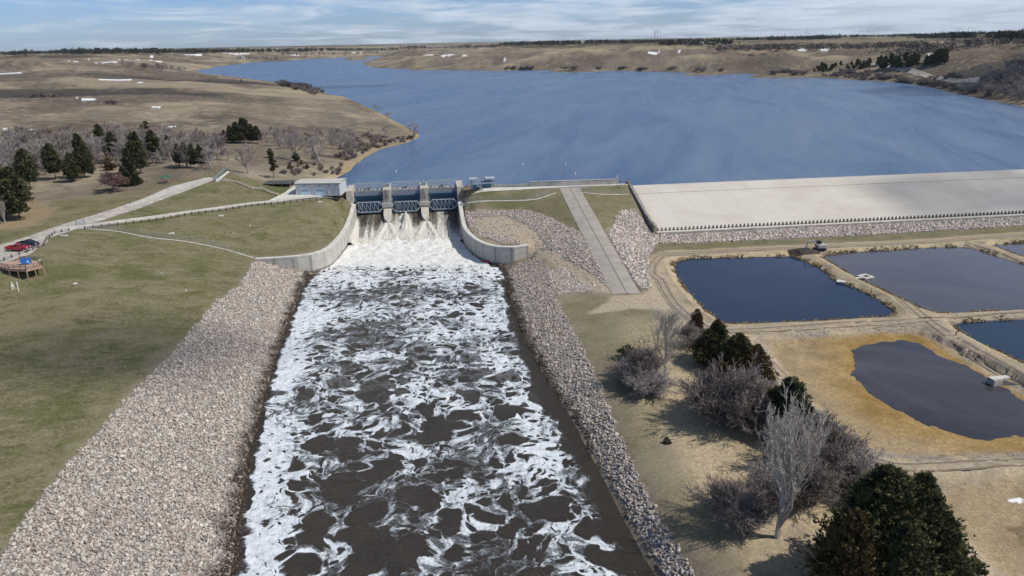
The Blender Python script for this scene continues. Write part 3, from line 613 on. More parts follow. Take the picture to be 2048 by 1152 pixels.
# river below the gates
def river():
    ys = np.concatenate([np.arange(26, 206, 0.7), np.arange(206, 253, 0.5)]); le = np.array(LE); re = np.array(RE)
    xl = np.interp(ys, np.append(le[:,1], [214, 222, 230, 240, 252]), np.append(le[:,0], [-61, -58.2, -57.4, -57.4, -57.6])) - np.where(ys < 212, 2.0, 0.6)
    xr = np.interp(ys, np.append(re[:,1], [219, 224, 230, 238, 246, 253]), np.append(re[:,0], [-5.6, -9.4, -12.2, -15, -16.8, -17.8])) + np.where(ys < 216, 2.0, 0.5)
    t = np.linspace(0, 1, 150); X = xl[:,None] + (xr-xl)[:,None]*t; Y = np.repeat(ys[:,None], 150, 1)
    amp = 0.10 + 0.75*ss(190, 245, Y)
    Z = (fbm(X/3.0, Y/2.2, 4, 31)-0.5)*1.5*amp + (fbm(X/9.0, Y/6.0, 3, 33)-0.5)*1.3*amp
    edge = np.minimum(X-xl[:,None], xr[:,None]-X); Z *= ss(-0.5, 3, edge)
    dl = X-xl[:,None]-2; dr = xr[:,None]-2-X
    dens = 0.605 + 0.055*ss(85, 150, Y) + 0.02*ss(150, 190, Y) + 0.06*ss(190, 214, Y) + 0.60*ss(212, 238, Y) + 0.22*(fbm(X/16+2, Y/16, 2, 38)-0.5)
    dens = dens + 0.26*np.exp(-(np.maximum(dl, 0)/8.0)**2)*ss(205, 170, Y) + 0.10*np.exp(-((dr-9)/5.0)**2)*ss(200, 150, Y)
    calm = np.interp(Y, [60, 90, 120, 150, 180, 200], [4.5, 4.2, 4.0, 2.4, 1.2, 0.1]) + (fbm(X/5, Y/5, 3, 35)-0.5)*5
    dens = dens*ss(-1.6, 0.6, dr-calm) + 0.0
    dens = dens*ss(-0.6, 1.6, dl + (fbm(X/2, Y/2, 3, 36)-0.5)*2*(Y < 210) + (Y > 212)*3)
    n, mm = X.shape; i = np.arange(n*mm).reshape(n, mm); Fq = np.stack([i[:-1,:-1], i[:-1,1:], i[1:,1:], i[1:,:-1]], -1).reshape(-1, 4)
    return np.stack([X, Y, Z], -1).reshape(-1, 3), Fq, dens.ravel()
def mat_river():
    m, nt, N, L, b = newmat('river_water'); g = pos_(nt)
    dens = attr_(nt, 'foam'); sep = N('ShaderNodeSeparateXYZ'); L(g, sep.inputs[0]); far = smooth_(nt, sep.outputs[1], 95, 205)
    def warp(vec, sc, amt, d=2):
        wn = noise_(nt, vec, sc, d, 0.5, out='Color'); sb = N('ShaderNodeVectorMath'); sb.operation = 'SUBTRACT'; L(wn, sb.inputs[0]); sb.inputs[1].default_value = (.5, .5, .5)
        o = N('ShaderNodeVectorMath'); o.operation = 'MULTIPLY_ADD'; L(sb.outputs[0], o.inputs[0]); o.inputs[1].default_value = (amt, amt, 0); L(vec, o.inputs[2]); return o.outputs[0]
    ga = warp(g, 0.10, 9.0); gb = warp(ga, 0.42, 3.2, 3); gc = warp(gb, 1.6, 0.75, 3)
    def pool(vec, scale, rmin, rmax, soft):
        v = N('ShaderNodeTexVoronoi'); v.voronoi_dimensions = '2D'; v.feature = 'F1'; v.inputs['Scale'].default_value = scale; L(vec, v.inputs['Vector'])
        sp_ = N('ShaderNodeSeparateColor'); L(v.outputs['Color'], sp_.inputs[0]); r = math_(nt, 'MULTIPLY_ADD', sp_.outputs[0], rmax-rmin, rmin); r = math_(nt, 'MULTIPLY', r, smooth_(nt, dens, 0.95, 0.55, 0.0, 1.0))
        return smooth_(nt, math_(nt, 'SUBTRACT', v.outputs['Distance'], r), 0.0, soft)
    near = smooth_(nt, sep.outputs[1], 185, 120)
    o1 = pool(gb, 0.145, -0.15, 0.68, 0.06); o1 = mixc(nt, near, (1,1,1), o1)
    o2 = pool(gb, 0.34, -0.30, 0.58, 0.07); o3 = pool(gc, 0.80, -0.50, 0.55, 0.12)
    big = noise_(nt, ga, 0.075, 3, 0.55); lace1 = noise_(nt, gb, 0.55, 9, 0.70); lace2 = noise_(nt, pos_(nt, 1, 1.35, 1, R(12)), 2.3, 6, 0.72)
    v = math_(nt, 'MULTIPLY_ADD', lace1, 0.75, math_(nt, 'MULTIPLY', big, 0.45)); v = math_(nt, 'MULTIPLY_ADD', lace2, 0.36, v)
    th = math_(nt, 'MULTIPLY_ADD', dens, -0.62, 1.105)
    df = math_(nt, 'SUBTRACT', v, th)
    f = smooth_(nt, df, -0.06, 0.15)
    veil = math_(nt, 'MULTIPLY', smooth_(nt, df, -0.22, 0.03), smooth_(nt, lace2, 0.47, 0.60)); f = math_(nt, 'MAXIMUM', f, math_(nt, 'MULTIPLY', veil, 0.48))
    for o_ in (o1, o2, o3): f = math_(nt, 'MULTIPLY', f, o_)
    f = math_(nt, 'MULTIPLY', f, smooth_(nt, dens, 0.02, 0.12), clamp=True)
    fc = mixc(nt, smooth_(nt, noise_(nt, pos_(nt, 1, .7, 1), 0.8, 7, 0.8), 0.33, 0.64), (0.40, 0.46, 0.53), (0.76, 0.80, 0.845))
    fc = mixc(nt, math_(nt, 'MULTIPLY', smooth_(nt, sep.outputs[1], 195, 235), 0.7), fc, (0.74, 0.715, 0.66))
    wc = mixc(nt, noise_(nt, g, 0.2, 3), (0.034, 0.029, 0.024), (0.058, 0.050, 0.041))
    L(mixc(nt, f, wc, fc), b.inputs['Base Color'])
    L(smooth_(nt, f, 0, 1, 0.12, 0.85), b.inputs['Roughness']); b.inputs['IOR'].default_value = 1.33
    h = math_(nt, 'MULTIPLY_ADD', noise_(nt, pos_(nt, 0.7, 1.8, 1, R(8)), 0.62, 6, 0.68), 1.5, math_(nt, 'MULTIPLY', noise_(nt, g, 3.5, 4, 0.7), 0.30))
    h = math_(nt, 'MULTIPLY', h, smooth_(nt, f, 0.0, 0.8, 1.0, 0.28)); h = math_(nt, 'MULTIPLY_ADD', f, 0.16, h)
    bump_(nt, h, 0.85, 1.0, b); return m
RV, RF, RD = river(); MR = mat_river()
o = mesh_np('river_water', RV, RF, 4, MR, smooth=True, attrs={'foam': RD}); tag(o, kind='structure')

# ------------------------------------------------------------------ roads and paths, sheets laid on the ground
def strip(name, left, right, mat, lift=0.10, n=6, step=2.0, kind='structure', thick=0.0):
    """sheet between two polylines (same vertex count), draped on the ground"""
    def dens(p):
        out = []
        for a, b in zip(p[:-1], p[1:]): out += [(a, b)]
        return out
    rows = []
    for (a, b), (c, d) in zip(dens(left), dens(right)):
        k = max(1, int(math.hypot(b[0]-a[0], b[1]-a[1])/step))
        for i in range(k): rows.append((lerp(a[:2], b[:2], i/k), lerp(c[:2], d[:2], i/k)))
    rows.append((left[-1][:2], right[-1][:2]))
    A = np.array([r[0] for r in rows]); B = np.array([r[1] for r in rows]); t = np.linspace(0, 1, n+1)
    X = A[:,0,None] + (B-A)[:,0,None]*t; Y = A[:,1,None] + (B-A)[:,1,None]*t
    Z = height(X, Y, False) + lift
    k, m = X.shape; i = np.arange(k*m).reshape(k, m); Fq = np.stack([i[:-1,:-1], i[:-1,1:], i[1:,1:], i[1:,:-1]], -1).reshape(-1, 4)
    o = mesh_np(name, np.stack([X, Y, Z], -1).reshape(-1, 3), Fq, 4, mat, smooth=True); return tag(o, kind=kind)
def ribbon(name, centre, w, mat, **k):
    c = [p[:2] for p in centre]; return strip(name, offset(c, w/2), offset(c, -w/2), mat, **k)
def smoothpath(pts, n=4):
    """Catmull-Rom through the points"""
    out = []; p = [np.array(q[:2], float) for q in pts]
    for i in range(len(p)-1):
        p0, p1, p2, p3 = p[max(i-1,0)], p[i], p[i+1], p[min(i+2, len(p)-1)]
        for k in range(n):
            t = k/n; out.append(tuple(0.5*((2*p1)+(-p0+p2)*t+(2*p0-5*p1+4*p2-p3)*t*t+(-p0+3*p1-3*p2+p3)*t**3)))
    out.append(tuple(p[-1])); return out
m_gravel = simple('gravel', (0.40, 0.37, 0.33), 0.95, var=0.16, scale=0.35, bump=0.3)
m_path = simple('pale_path', (0.46, 0.44, 0.40), 0.9, var=0.10, scale=0.5, bump=0.2)
m_conc = simple('concrete', (0.44, 0.42, 0.385), 0.85, var=0.14, scale=0.35, bump=0.12)
m_conc_lt = simple('pale_concrete', (0.56, 0.545, 0.51), 0.85, var=0.09, scale=0.5, bump=0.1)
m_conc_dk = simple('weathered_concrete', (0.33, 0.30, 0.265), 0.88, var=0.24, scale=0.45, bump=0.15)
def road_things():
    ribbon('gravel_road', smoothpath([G(u, v) for u, v in [(-420,535),(-200,518),(-60,506),(0,496),(60,480),(150,450),(250,418),(350,382),(425,356)]]), 6.4, m_gravel)
    strip('parking_lot', [G(u, v) for u, v in [(-60,510),(0,500),(50,486),(98,468)]], [G(u, v) for u, v in [(-60,545),(0,530),(60,510),(95,486)]], m_gravel, lift=0.14)
    ribbon('access_road', smoothpath([G(u, v) for u, v in [(118,462),(160,454),(300,436),(450,415),(580,399),(640,394)]]), 3.0, m_path, lift=0.13)
    strip('gravel_apron', [G(u, v) for u, v in [(262,408),(300,392),(345,373),(420,355)]], [G(u, v) for u, v in [(266,412),(310,398),(360,381),(425,358)]], m_path, lift=0.15)
    strip('service_yard', [G(u, v) for u, v in [(535,403),(570,385),(600,366)]], [G(u, v) for u, v in [(560,401),(640,395),(700,392)]], m_conc_lt, lift=0.12, n=10)
    m, nt, N, L, b = newmat('ramp_pavement'); p = pos_(nt)
    n1 = noise_(nt, p, 0.25, 5, 0.6); c = mixc(nt, smooth_(nt, n1, 0.3, 0.7), (0.280, 0.256, 0.226), (0.350, 0.322, 0.285))
    c = mixc(nt, smooth_(nt, noise_(nt, p, 6, 3, 0.7), 0.45, 0.8, 0, 0.35), c, (0.24, 0.23, 0.22))
    L(c, b.inputs['Base Color']); b.inputs['Roughness'].default_value = 0.9
    strip('paved_ramp', RAMP_L, RAMP_R, m, lift=0.10, n=8)
    cl = [lerp(a, b2, 0.52) for a, b2 in zip(RAMP_L, RAMP_R)]
    dark = simple('sealed_joint', (0.16, 0.15, 0.14), 0.9, var=0.2)
    o = strip('ramp_centre_joint', [(x-0.13, y) for x, y, z in cl], [(x+0.13, y) for x, y, z in cl], dark, lift=0.125, n=1)
    for q, w in ((DIKEW[0], 2.6), (DIKEW[1], 2.4), (DIKEW[2], 2.6), (DIKEW[3], 2.2)): pass
road_things()
# ================================================================== GATED DAM
m_steel = simple('blue_grey_steel', (0.135, 0.215, 0.275), 0.5, metal=0.2, var=0.15, scale=0.8)
m_steel_lt = simple('pale_steel', (0.46, 0.52, 0.57), 0.45, metal=0.3, var=0.08, scale=0.8)
m_steel_blue = simple('gate_blue_paint', (0.095, 0.22, 0.335), 0.5, metal=0.1, var=0.18, scale=0.6)
m_steel_navy = simple('gate_lip_paint', (0.020, 0.050, 0.090), 0.5, var=0.2)
m_girder_lt = simple('rail_grey', (0.40,0.45,0.50), .5, var=.08)
m_rib = simple('rib_blue', (0.20,0.36,0.50), .5, var=.12)
m_girder = simple('girder_grey', (0.25, 0.285, 0.35), 0.7, var=0.10)
m_black = simple('black_rubber', (0.02, 0.02, 0.022), 0.7)
m_white = simple('white_paint', (0.78, 0.78, 0.76), 0.5, var=0.05)
def mat_pier():
    m, nt, N, L, b = newmat('stained_concrete'); p = pos_(nt, 1, 1, 0.18)
    n1 = noise_(nt, p, 1.6, 6, 0.7); n2 = noise_(nt, pos_(nt), 0.7, 5, 0.6)
    c = mixc(nt, smooth_(nt, n2, 0.3, 0.7), (0.40, 0.37, 0.325), (0.52, 0.49, 0.44))
    c = mixc(nt, math_(nt, 'MULTIPLY', smooth_(nt, n1, 0.52, 0.70), 0.65), c, (0.17, 0.145, 0.115))
    L(c, b.inputs['Base Color']); b.inputs['Roughness'].default_value = 0.85
    bump_(nt, noise_(nt, pos_(nt), 5, 4), 0.2, 0.05, b); return m
m_pier = mat_pier()
def gated_dam():
    dam = empty('gated_dam', (-62, 278, 0), AX, 'concrete dam with three blue steel gates releasing white water', 'dam')
    BAYS = [(0, 11.6), (14.6, 26.2), (29.2, 40.8)]
    # piers
    prof = [(10,-2),(10,13.6),(-3,13.6),(-3,8.4),(-4.0,6.6),(-6.0,6.1),(-11.6,4.1),(-13.2,2.9),(-13.2,-2)]
    for x0 in (11.6, 26.2):
        b = MB()
        b.prism(prof[:4] + [(-3,-2)], 'x', x0, x0+3.0)
        nose = [(x0,-3.0),(x0+3,-3.0),(x0+3,-9.0),(x0+2.5,-11.6),(x0+1.5,-13.2),(x0+.5,-11.6),(x0,-9.0)]
        top = {-3.0: 6.7, -9.0: 5.05, -11.6: 4.1, -13.2: 3.2}
        n = len(nose); vs = [(x, y, -2) for x, y in nose] + [(x, y, top[y]) for x, y in nose]
        b.add(vs, [tuple(range(n-1,-1,-1)), tuple(range(n,2*n))] + [(i,(i+1)%n,n+(i+1)%n,n+i) for i in range(n)])
        pier = b.build('pier', m_pier, dam, bevel=0.06)
        t = MB(); t.box(x0-0.55, x0+3.55, -4.6, -3.003, 6.75, 8.35); tb = t.build('trunnion_beam', m_conc, pier, bevel=0.05)
        r = MB()
        for i in range(5): r.box(x0-0.5+i, x0-0.42+i, -4.55, -4.47, 8.35, 9.35)
        for z in (8.85, 9.32): r.box(x0-0.5, x0+3.5, -4.56, -4.5, z, z+0.06)
        for y in (-4.55, -3.9, -3.1):
            for xx in (x0-0.5, x0+3.44): r.box(xx, xx+0.06, y, y+0.06, 8.35, 9.35)
        r.build('guard_railing', m_steel_lt, pier)
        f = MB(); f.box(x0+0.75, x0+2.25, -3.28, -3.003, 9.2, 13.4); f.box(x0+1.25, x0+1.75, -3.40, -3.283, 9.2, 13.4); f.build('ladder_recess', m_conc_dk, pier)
        h = MB(); h.box(x0+.6, x0+2.4, 2.2, 4.4, 13.6, 14.5); h.prism([(2.1,14.5),(4.5,14.5),(4.5,14.65),(2.1,14.85)], 'x', x0+.35, x0+2.65); h.build('hoist_housing', m_girder, pier, bevel=0.04)
        l = MB(); l.tube((x0+1.6,-2.4,13.6), (x0+1.6,-2.4,16.4), 0.07, 0.05); l.box(x0+1.35, x0+1.85, -2.9, -2.2, 16.3, 16.5); l.build('flood_light', m_steel_lt, pier)
    # abutments
    for nm, (a, c) in (('abutment', (-2.6, -0.02)), ('abutment', (40.82, 43.4))):
        b = MB(); b.prism([(10,-2),(10,13.6),(-3,13.6),(-3.6,9.0),(-7,7.2),(-7,-2)], 'x', a, c); ab = b.build(nm, m_pier, dam, bevel=0.06)
        g = MB(); x = a+.15 if a < 0 else c-.2
        for y in (-2.8, -1, 1, 3, 5): g.box(x, x+.07, y, y+.07, 13.6, 14.7)
        for z in (14.1, 14.64): g.box(x, x+.06, -2.8, 5.07, z, z+.06)
        g.build('guard_railing', m_steel_lt, ab)
    # one bay: radial gate (skin, ribs, lip, truss, arms) and the service bridge over it
    for bi, (x0, x1) in enumerate(BAYS):
        up_ = (0.35, 0.0, 0.2)[bi]
        gate = MB()
        def arc(t): a = R(-26 + 52*t); return (-7.0 + 8.2*math.cos(a), 7.2 + 8.2*math.sin(a) - 0.2)
        pts = [arc(t/10) for t in range(11)]
        for (ya, za), (yb, zb) in zip(pts[:-1], pts[1:]):
            gate.add([(x0+.08,ya,za+up_),(x1-.08,ya,za+up_),(x1-.08,yb,zb+up_),(x0+.08,yb,zb+up_),(x0+.08,ya+.12,za+up_),(x1-.08,ya+.12,za+up_),(x1-.08,yb+.12,zb+up_),(x0+.08,yb+.12,zb+up_)], [(0,1,2,3),(7,6,5,4),(0,3,7,4),(1,5,6,2)])
        g = gate.build('radial_gate', m_steel_blue, dam)
        rb = MB(); n = 26
        for i in range(n):
            x = x0 + .3 + (x1-x0-.6)*i/(n-1)
            for k in (5, 6, 7, 8, 9):
                (ya, za), (yb, zb) = pts[k], pts[k+1]; rb.beam((x, ya-.16, za+up_), (x, yb-.16, zb+up_), .12, .3)
        rb.build('skin_rib', m_rib, g)
        lip = MB(); lip.box(x0+.1, x1-.1, -4.35, -0.6, 4.15+up_, 4.75+up_); lip.build('gate_lip', m_steel_navy, g)
        bk_ = MB(); bk_.box(x0+.12, x1-.12, -2.9, -2.7, 4.752+up_, 8.9+up_); bk_.build('web_plate', m_steel_navy, g)
        tr = MB(); zb, zt, yy = 4.95+up_, 8.85+up_, -4.6; w = x1-x0
        tr.beam((x0+1.5,yy,zt),(x1-1.5,yy,zt), .28, .30); tr.beam((x0+1.9,yy,zb),(x1-1.9,yy,zb), .30, .34)
        for s, xe in ((1, x0), (-1, x1)):
            tr.beam((xe+s*.12,yy+.5,zb+1.5),(xe+s*1.5,yy,zt), .30, .34); tr.beam((xe+s*.12,yy+.5,zb+1.5),(xe+s*1.9,yy,zb), .34, .42)
        n = 5; xs = [x0+1.9 + (w-3.8)*i/n for i in range(n+1)]
        for i, x in enumerate(xs): tr.beam((x,yy,zb),(x,yy,zt), .13, .16)
        for i in range(n): tr.beam((xs[i],yy,zt),(xs[i+1],yy,zb), .12, .14)
        tr.beam((xs[0],yy,zb),(xs[1],yy,zt), .12, .14)
        tr.build('truss_girder', m_steel_lt, g)
        for xe in (x0+.35, x1-.35):
            for zz, yy2 in ((9.4, 0.4), (5.2, 0.2)):
                ar = MB(); ar.beam((xe,-4.0,7.6),(xe,yy2,zz+up_), .3, .3); ar.build('gate_arm', m_steel, g)
        # bridge
        b = MB(); b.box(x0+.03, x1-.03, 1.5, 2.1, 10.4, 12.25); br = b.build('bridge_girder', m_girder, dam)
        d = MB(); d.box(x0+.02, x1-.02, 1.45, 6.0, 12.253, 12.6); d.build('bridge_deck', m_conc, br)
        h = MB()
        for k in range(7):
            x = x0 + 1 + (x1-x0-2)*k/6 + RNG.uniform(-.2,.2); h.box(x, x+RNG.uniform(.25,.7), 1.8, 2.4, 12.603, 12.603+RNG.uniform(.3,.8))
        h.tube((x0+.4,2.7,12.95),(x1-.4,2.7,12.95), .09); h.box(x0+5.2, x0+6.4, 3.0, 4.2, 12.602, 13.5); h.build('hoist_machinery', m_steel, br)
        r = MB()
        for k in range(8):
            x = x0+.05+(x1-x0-.16)*k/7
            for y in (1.55, 5.8): r.box(x, x+.07, y, y+.07, 12.6, 14.2 if y > 3 else 13.75)
        for z in (13.15, 13.7): r.box(x0+.02, x1-.02, 1.53, 1.61, z, z+.09)
        r.build('guard_railing', m_steel, br)
        pr = MB()
        for z, hh in ((12.95,.30),(13.7,.30),(14.4,.60)): pr.box(x0-.1, x1+.1, 5.7, 5.9, z, z+hh)
        pr.build('parapet_rail', m_girder_lt, br)
    # ogee weir face under the water
    w = MB(); w.prism([(9,-2),(9,3.0),(2,4.0),(-3,3.9),(-6,3.6),(-12,2.2),(-20,0.7),(-31,-1.0),(-31,-2)], 'x', -.3, 41.1); w.build('weir', m_conc_dk, dam)
gated_dam()
# falling water and jets
def mat_fall():
    m, nt, N, L, b = newmat('falling_water'); p = pos_(nt, 1, 0.10, 0.10, -AX); foam = attr_(nt, 'foam')
    n1 = noise_(nt, p, 3.0, 8, 0.80); n2 = noise_(nt, pos_(nt, 1, 0.4, 0.4, -AX), 1.1, 7, 0.78)
    v = math_(nt, 'ADD', math_(nt, 'MULTIPLY', n1, 0.80), math_(nt, 'MULTIPLY', n2, 0.28)); v = math_(nt, 'ADD', v, math_(nt, 'MULTIPLY_ADD', foam, 0.72, -0.36))
    f = smooth_(nt, v, 0.42, 0.66)
    dk = mixc(nt, smooth_(nt, noise_(nt, p, 1.0, 3), 0.4, 0.6), (0.050, 0.044, 0.036), (0.15, 0.125, 0.09))
    L(mixc(nt, f, dk, (0.66, 0.64, 0.59)), b.inputs['Base Color']); L(smooth_(nt, f, 0, 1, 0.25, 0.85), b.inputs['Roughness']); b.inputs['IOR'].default_value = 1.33
    bump_(nt, math_(nt, 'ADD', n1, f), 0.9, 0.7, b); return m
m_fall = mat_fall()
CHUTE = [(1.5,4.25),(-1,4.35),(-3.5,4.25),(-6,3.85),(-12,2.55),(-20,1.15),(-27,0.35),(-33,-0.3)]
def falls():
    cy, cz = [c[0] for c in CHUTE][::-1], [c[1] for c in CHUTE][::-1]
    X, Y = np.meshgrid(np.linspace(-0.6, 41.4, 190), np.concatenate([np.linspace(1.5, -6, 16), np.linspace(-6.4, -34, 80)])); Z = np.interp(Y, cy, cz)
    dn = ss(-5, -30, Y)
    Z = Z + (fbm(X/0.8, Y/3.5, 4, 51)-0.5)*(0.12+0.7*dn) + (fbm(X/2.6, Y/2.6, 3, 52)-0.5)*1.6*ss(-16, -33, Y)
    for px, w in ((13.1, 1.0), (27.7, 1.0)):                      # cock's combs peeling off the pier noses
        along = ss(-12.5, -14.0, Y)*ss(-31, -21, Y)
        spread = 0.75 + (-13.5-Y)*0.23
        Z += along*0.75*np.exp(-((np.abs(X-px)-spread*0.85)/0.75)**2)*(0.35+1.3*fbm(X/0.9, Y/1.3, 4, 53))
    Z += 1.1*np.exp(-((X-0.5)/1.5)**2)*ss(-8, -18, Y)
    foam = 0.44 + 0.32*ss(-6, -26, Y) + 0.30*(vnoise(X/1.1, Y/30.0, 61)-.5) + 0.22*(vnoise(X/3.3+7, Y/40.0, 62)-.5) + 0.25*ss(-24, -31, Y)
    foam += 0.45*np.exp(-((X-0.7)/1.7)**2)*ss(-4, -12, Y) + 0.55*np.exp(-((X-19.6)/2.4)**2)*ss(-4, -9, Y)
    foam += -0.20*np.exp(-((X-9.5)/2.4)**2)*ss(-24, -10, Y) - 0.16*np.exp(-((X-24)/2.0)**2)*ss(-24, -10, Y) - 0.14*np.exp(-((X-38)/3.0)**2)*ss(-30, -14, Y)  # foam thinned at each bay's right, darkening it like the gate's shadow
    for px in (13.1, 27.7): foam += 0.5*np.exp(-((np.abs(X-px)-(0.75+(-13.5-Y)*0.20))/0.9)**2)*ss(-12.5, -14, Y)
    n, m = X.shape; i = np.arange(n*m).reshape(n, m); Fq = np.stack([i[:-1,:-1], i[:-1,1:], i[1:,1:], i[1:,:-1]], -1).reshape(-1, 4)
    k = (Y > -12.5); inp = k & (((X > 11.7) & (X < 14.5)) | ((X > 26.3) & (X < 29.1))); Z = np.where(inp, np.minimum(Z, 1.0), Z)
    wx = -62 + X*ca_ - Y*sa_; wy = 278 + X*sa_ + Y*ca_
    o = mesh_np('spillway_water', np.stack([wx, wy, Z], -1).reshape(-1, 3), Fq, 4, m_fall, smooth=True, attrs={'foam': np.clip(foam, 0, 1.3)}); tag(o, kind='structure')
    # rooster tail in the middle bay and the spray at the wing wall
    V, Fc, fo = [], [], []
    def plume(cx, y0, y1, z0, h, w0, w1, seed):
        nx, ny = 26, 40; base = len(V)
        for j in range(ny+1):
            t = j/ny; y = y0 + (y1-y0)*t; zc = np.interp(y, cy, cz); w = w0 + (w1-w0)*t
            hh = h*(math.sin(math.pi*min(1, t*0.92+0.10))**0.8)*(1-0.25*t) + 0.15
            for i in range(nx+1):
                s = -1 + 2*i/nx; nz = float(vnoise(np.array([s*3+seed]), np.array([t*6.0]), 5)[0]) - .5; n3 = float(vnoise(np.array([s*9+seed]), np.array([t*16.0]), 6)[0]) - .5
                V.append((cx + s*w*(1+.25*nz), y + n3*.5, zc - .25 + hh*max(0, 1-s*s)**0.7*(1+.55*nz+.4*n3))); fo.append(1.05)
        for j in range(ny):
            for i in range(nx): a = base + j*(nx+1) + i; Fc.append((a, a+1, a+nx+2, a+nx+1))
    plume(20.2, -5.2, -25, 4, 2.6, 0.35, 3.0, 1.0); plume(0.6, -9, -30, 3, 1.0, 0.5, 1.6, 7.0)
    Va = np.array(V); wv = np.stack([-62 + Va[:,0]*ca_ - Va[:,1]*sa_, 278 + Va[:,0]*sa_ + Va[:,1]*ca_, Va[:,2]], 1)
    o = mesh_np('spray', wv, np.array(Fc), 4, m_fall, smooth=True, attrs={'foam': np.array(fo)}); tag(o, kind='stuff')
falls()
# wing walls
def mat_wall():
    m, nt, N, L, b = newmat('wall_concrete'); p = pos_(nt); n1 = noise_(nt, p, 0.5, 5, 0.6); n2 = noise_(nt, pos_(nt, 1, 1, 0.2), 1.2, 5, 0.7)
    c = mixc(nt, smooth_(nt, n1, 0.3, 0.7), (0.40, 0.385, 0.35), (0.50, 0.48, 0.44)); c = mixc(nt, smooth_(nt, n2, 0.55, 0.75, 0, 0.5), c, (0.25, 0.225, 0.19))
    sep = N('ShaderNodeSeparateXYZ'); L(p, sep.inputs[0]); wet = smooth_(nt, math_(nt, 'ADD', sep.outputs[2], math_(nt, 'MULTIPLY', n1, 0.8)), 0.5, 1.4, 0.75, 0.0)
    c = mixc(nt, wet, c, (0.07, 0.06, 0.05)); s = attr_(nt, 'seam'); c = mixc(nt, math_(nt, 'MULTIPLY', s, 0.6), c, (0.13, 0.12, 0.11))
    L(c, b.inputs['Base Color']); b.inputs['Roughness'].default_value = 0.85; return m
m_wall = mat_wall()
def wing_wall(path, side, label):
    p = [];
    for a, c in zip(path[:-1], path[1:]):
        k = max(1, int(math.hypot(c[0]-a[0], c[1]-a[1])/0.5))
        for i in range(k): p.append(lerp(a, c, i/k))
    p.append(path[-1]); bk2 = offset(p, side*1.25); root = empty('retaining_wall', (path[5][0], path[5][1], 0), 0, label, 'wall'); ox, oy = path[5]
    def sweep(name, f0, f1, z0, z1, mat, seam=None):
        n = len(p); V = []; S = []
        for i in range(n):
            a, q = f0[i], f1[i]; zz1 = z1(a[1])
            V += [(a[0]-ox,a[1]-oy,z0(a[1])),(a[0]-ox,a[1]-oy,zz1),(q[0]-ox,q[1]-oy,zz1),(q[0]-ox,q[1]-oy,z0(a[1]))]; S += [seam[i] if seam else 0]*4
        Fc = []
        for i in range(n-1):
            a, b2 = 4*i, 4*i+4
            for k in range(4): Fc.append((a+k, a+(k+1)%4, b2+(k+1)%4, b2+k))
        Fc += [(0,3,2,1), (4*n-4,4*n-3,4*n-2,4*n-1)]
        return mesh_np(name, V, Fc, 4, mat, root, attrs={'seam': S})
    acc = 0; seam = [0]; last = 0
    for a, c in zip(p[:-1], p[1:]):
        acc += math.hypot(c[0]-a[0], c[1]-a[1]); 
        if acc - last > 5.2: seam.append(1); last = acc
        else: seam.append(0)
    sweep('wall', p, bk2, lambda y: -2.2, lambda y: wall_top(y)-0.45, m_wall, seam)
    fo = offset(p, -side*0.07); bo = offset(p, side*1.33)
    sweep('coping', fo, bo, lambda y: wall_top(y)-0.448, lambda y: wall_top(y), m_conc_lt)
    return root
wing_wall(LWF, -1, 'pale curved concrete wing wall left of the gates, in sunlight')
wing_wall(RWF, 1, 'grey curved concrete wing wall right of the gates, in shade')

# ------------------------------------------------------------------ overflow spillway with its row of baffle blocks
def mat_slab():
    m, nt, N, L, b = newmat('spillway_concrete'); p = pos_(nt, 1, 1, 1, 0, True)
    n1 = noise_(nt, p, 0.06, 5, 0.55); n2 = noise_(nt, pos_(nt, 0.4, 1.3, 1, R(10), True), 0.35, 6, 0.65)
    c = mixc(nt, smooth_(nt, n1, 0.35, 0.65), (0.475, 0.44, 0.39), (0.54, 0.51, 0.455)); c = mixc(nt, smooth_(nt, n2, 0.56, 0.74, 0, 0.4), c, (0.47, 0.375, 0.315))
    c = mixc(nt, smooth_(nt, noise_(nt, p, 0.5, 5, 0.7), 0.55, 0.8, 0, 0.35), c, (0.60, 0.585, 0.55))
    sep = N('ShaderNodeSeparateXYZ'); L(p, sep.inputs[0])
    def seam(v, period, w): 
        f = math_(nt, 'FRACT', math_(nt, 'DIVIDE', v, period)); a = math_(nt, 'ABSOLUTE', math_(nt, 'SUBTRACT', f, 0.5)); return math_(nt, 'GREATER_THAN', a, 0.5 - w/period)
    s = math_(nt, 'MAXIMUM', seam(sep.outputs[0], 9.0, 0.05), seam(sep.outputs[1], 10.2, 0.05)); c = mixc(nt, math_(nt, 'MULTIPLY', s, 0.5), c, (0.20, 0.19, 0.17))
    L(c, b.inputs['Base Color']); b.inputs['Roughness'].default_value = 0.85; return m
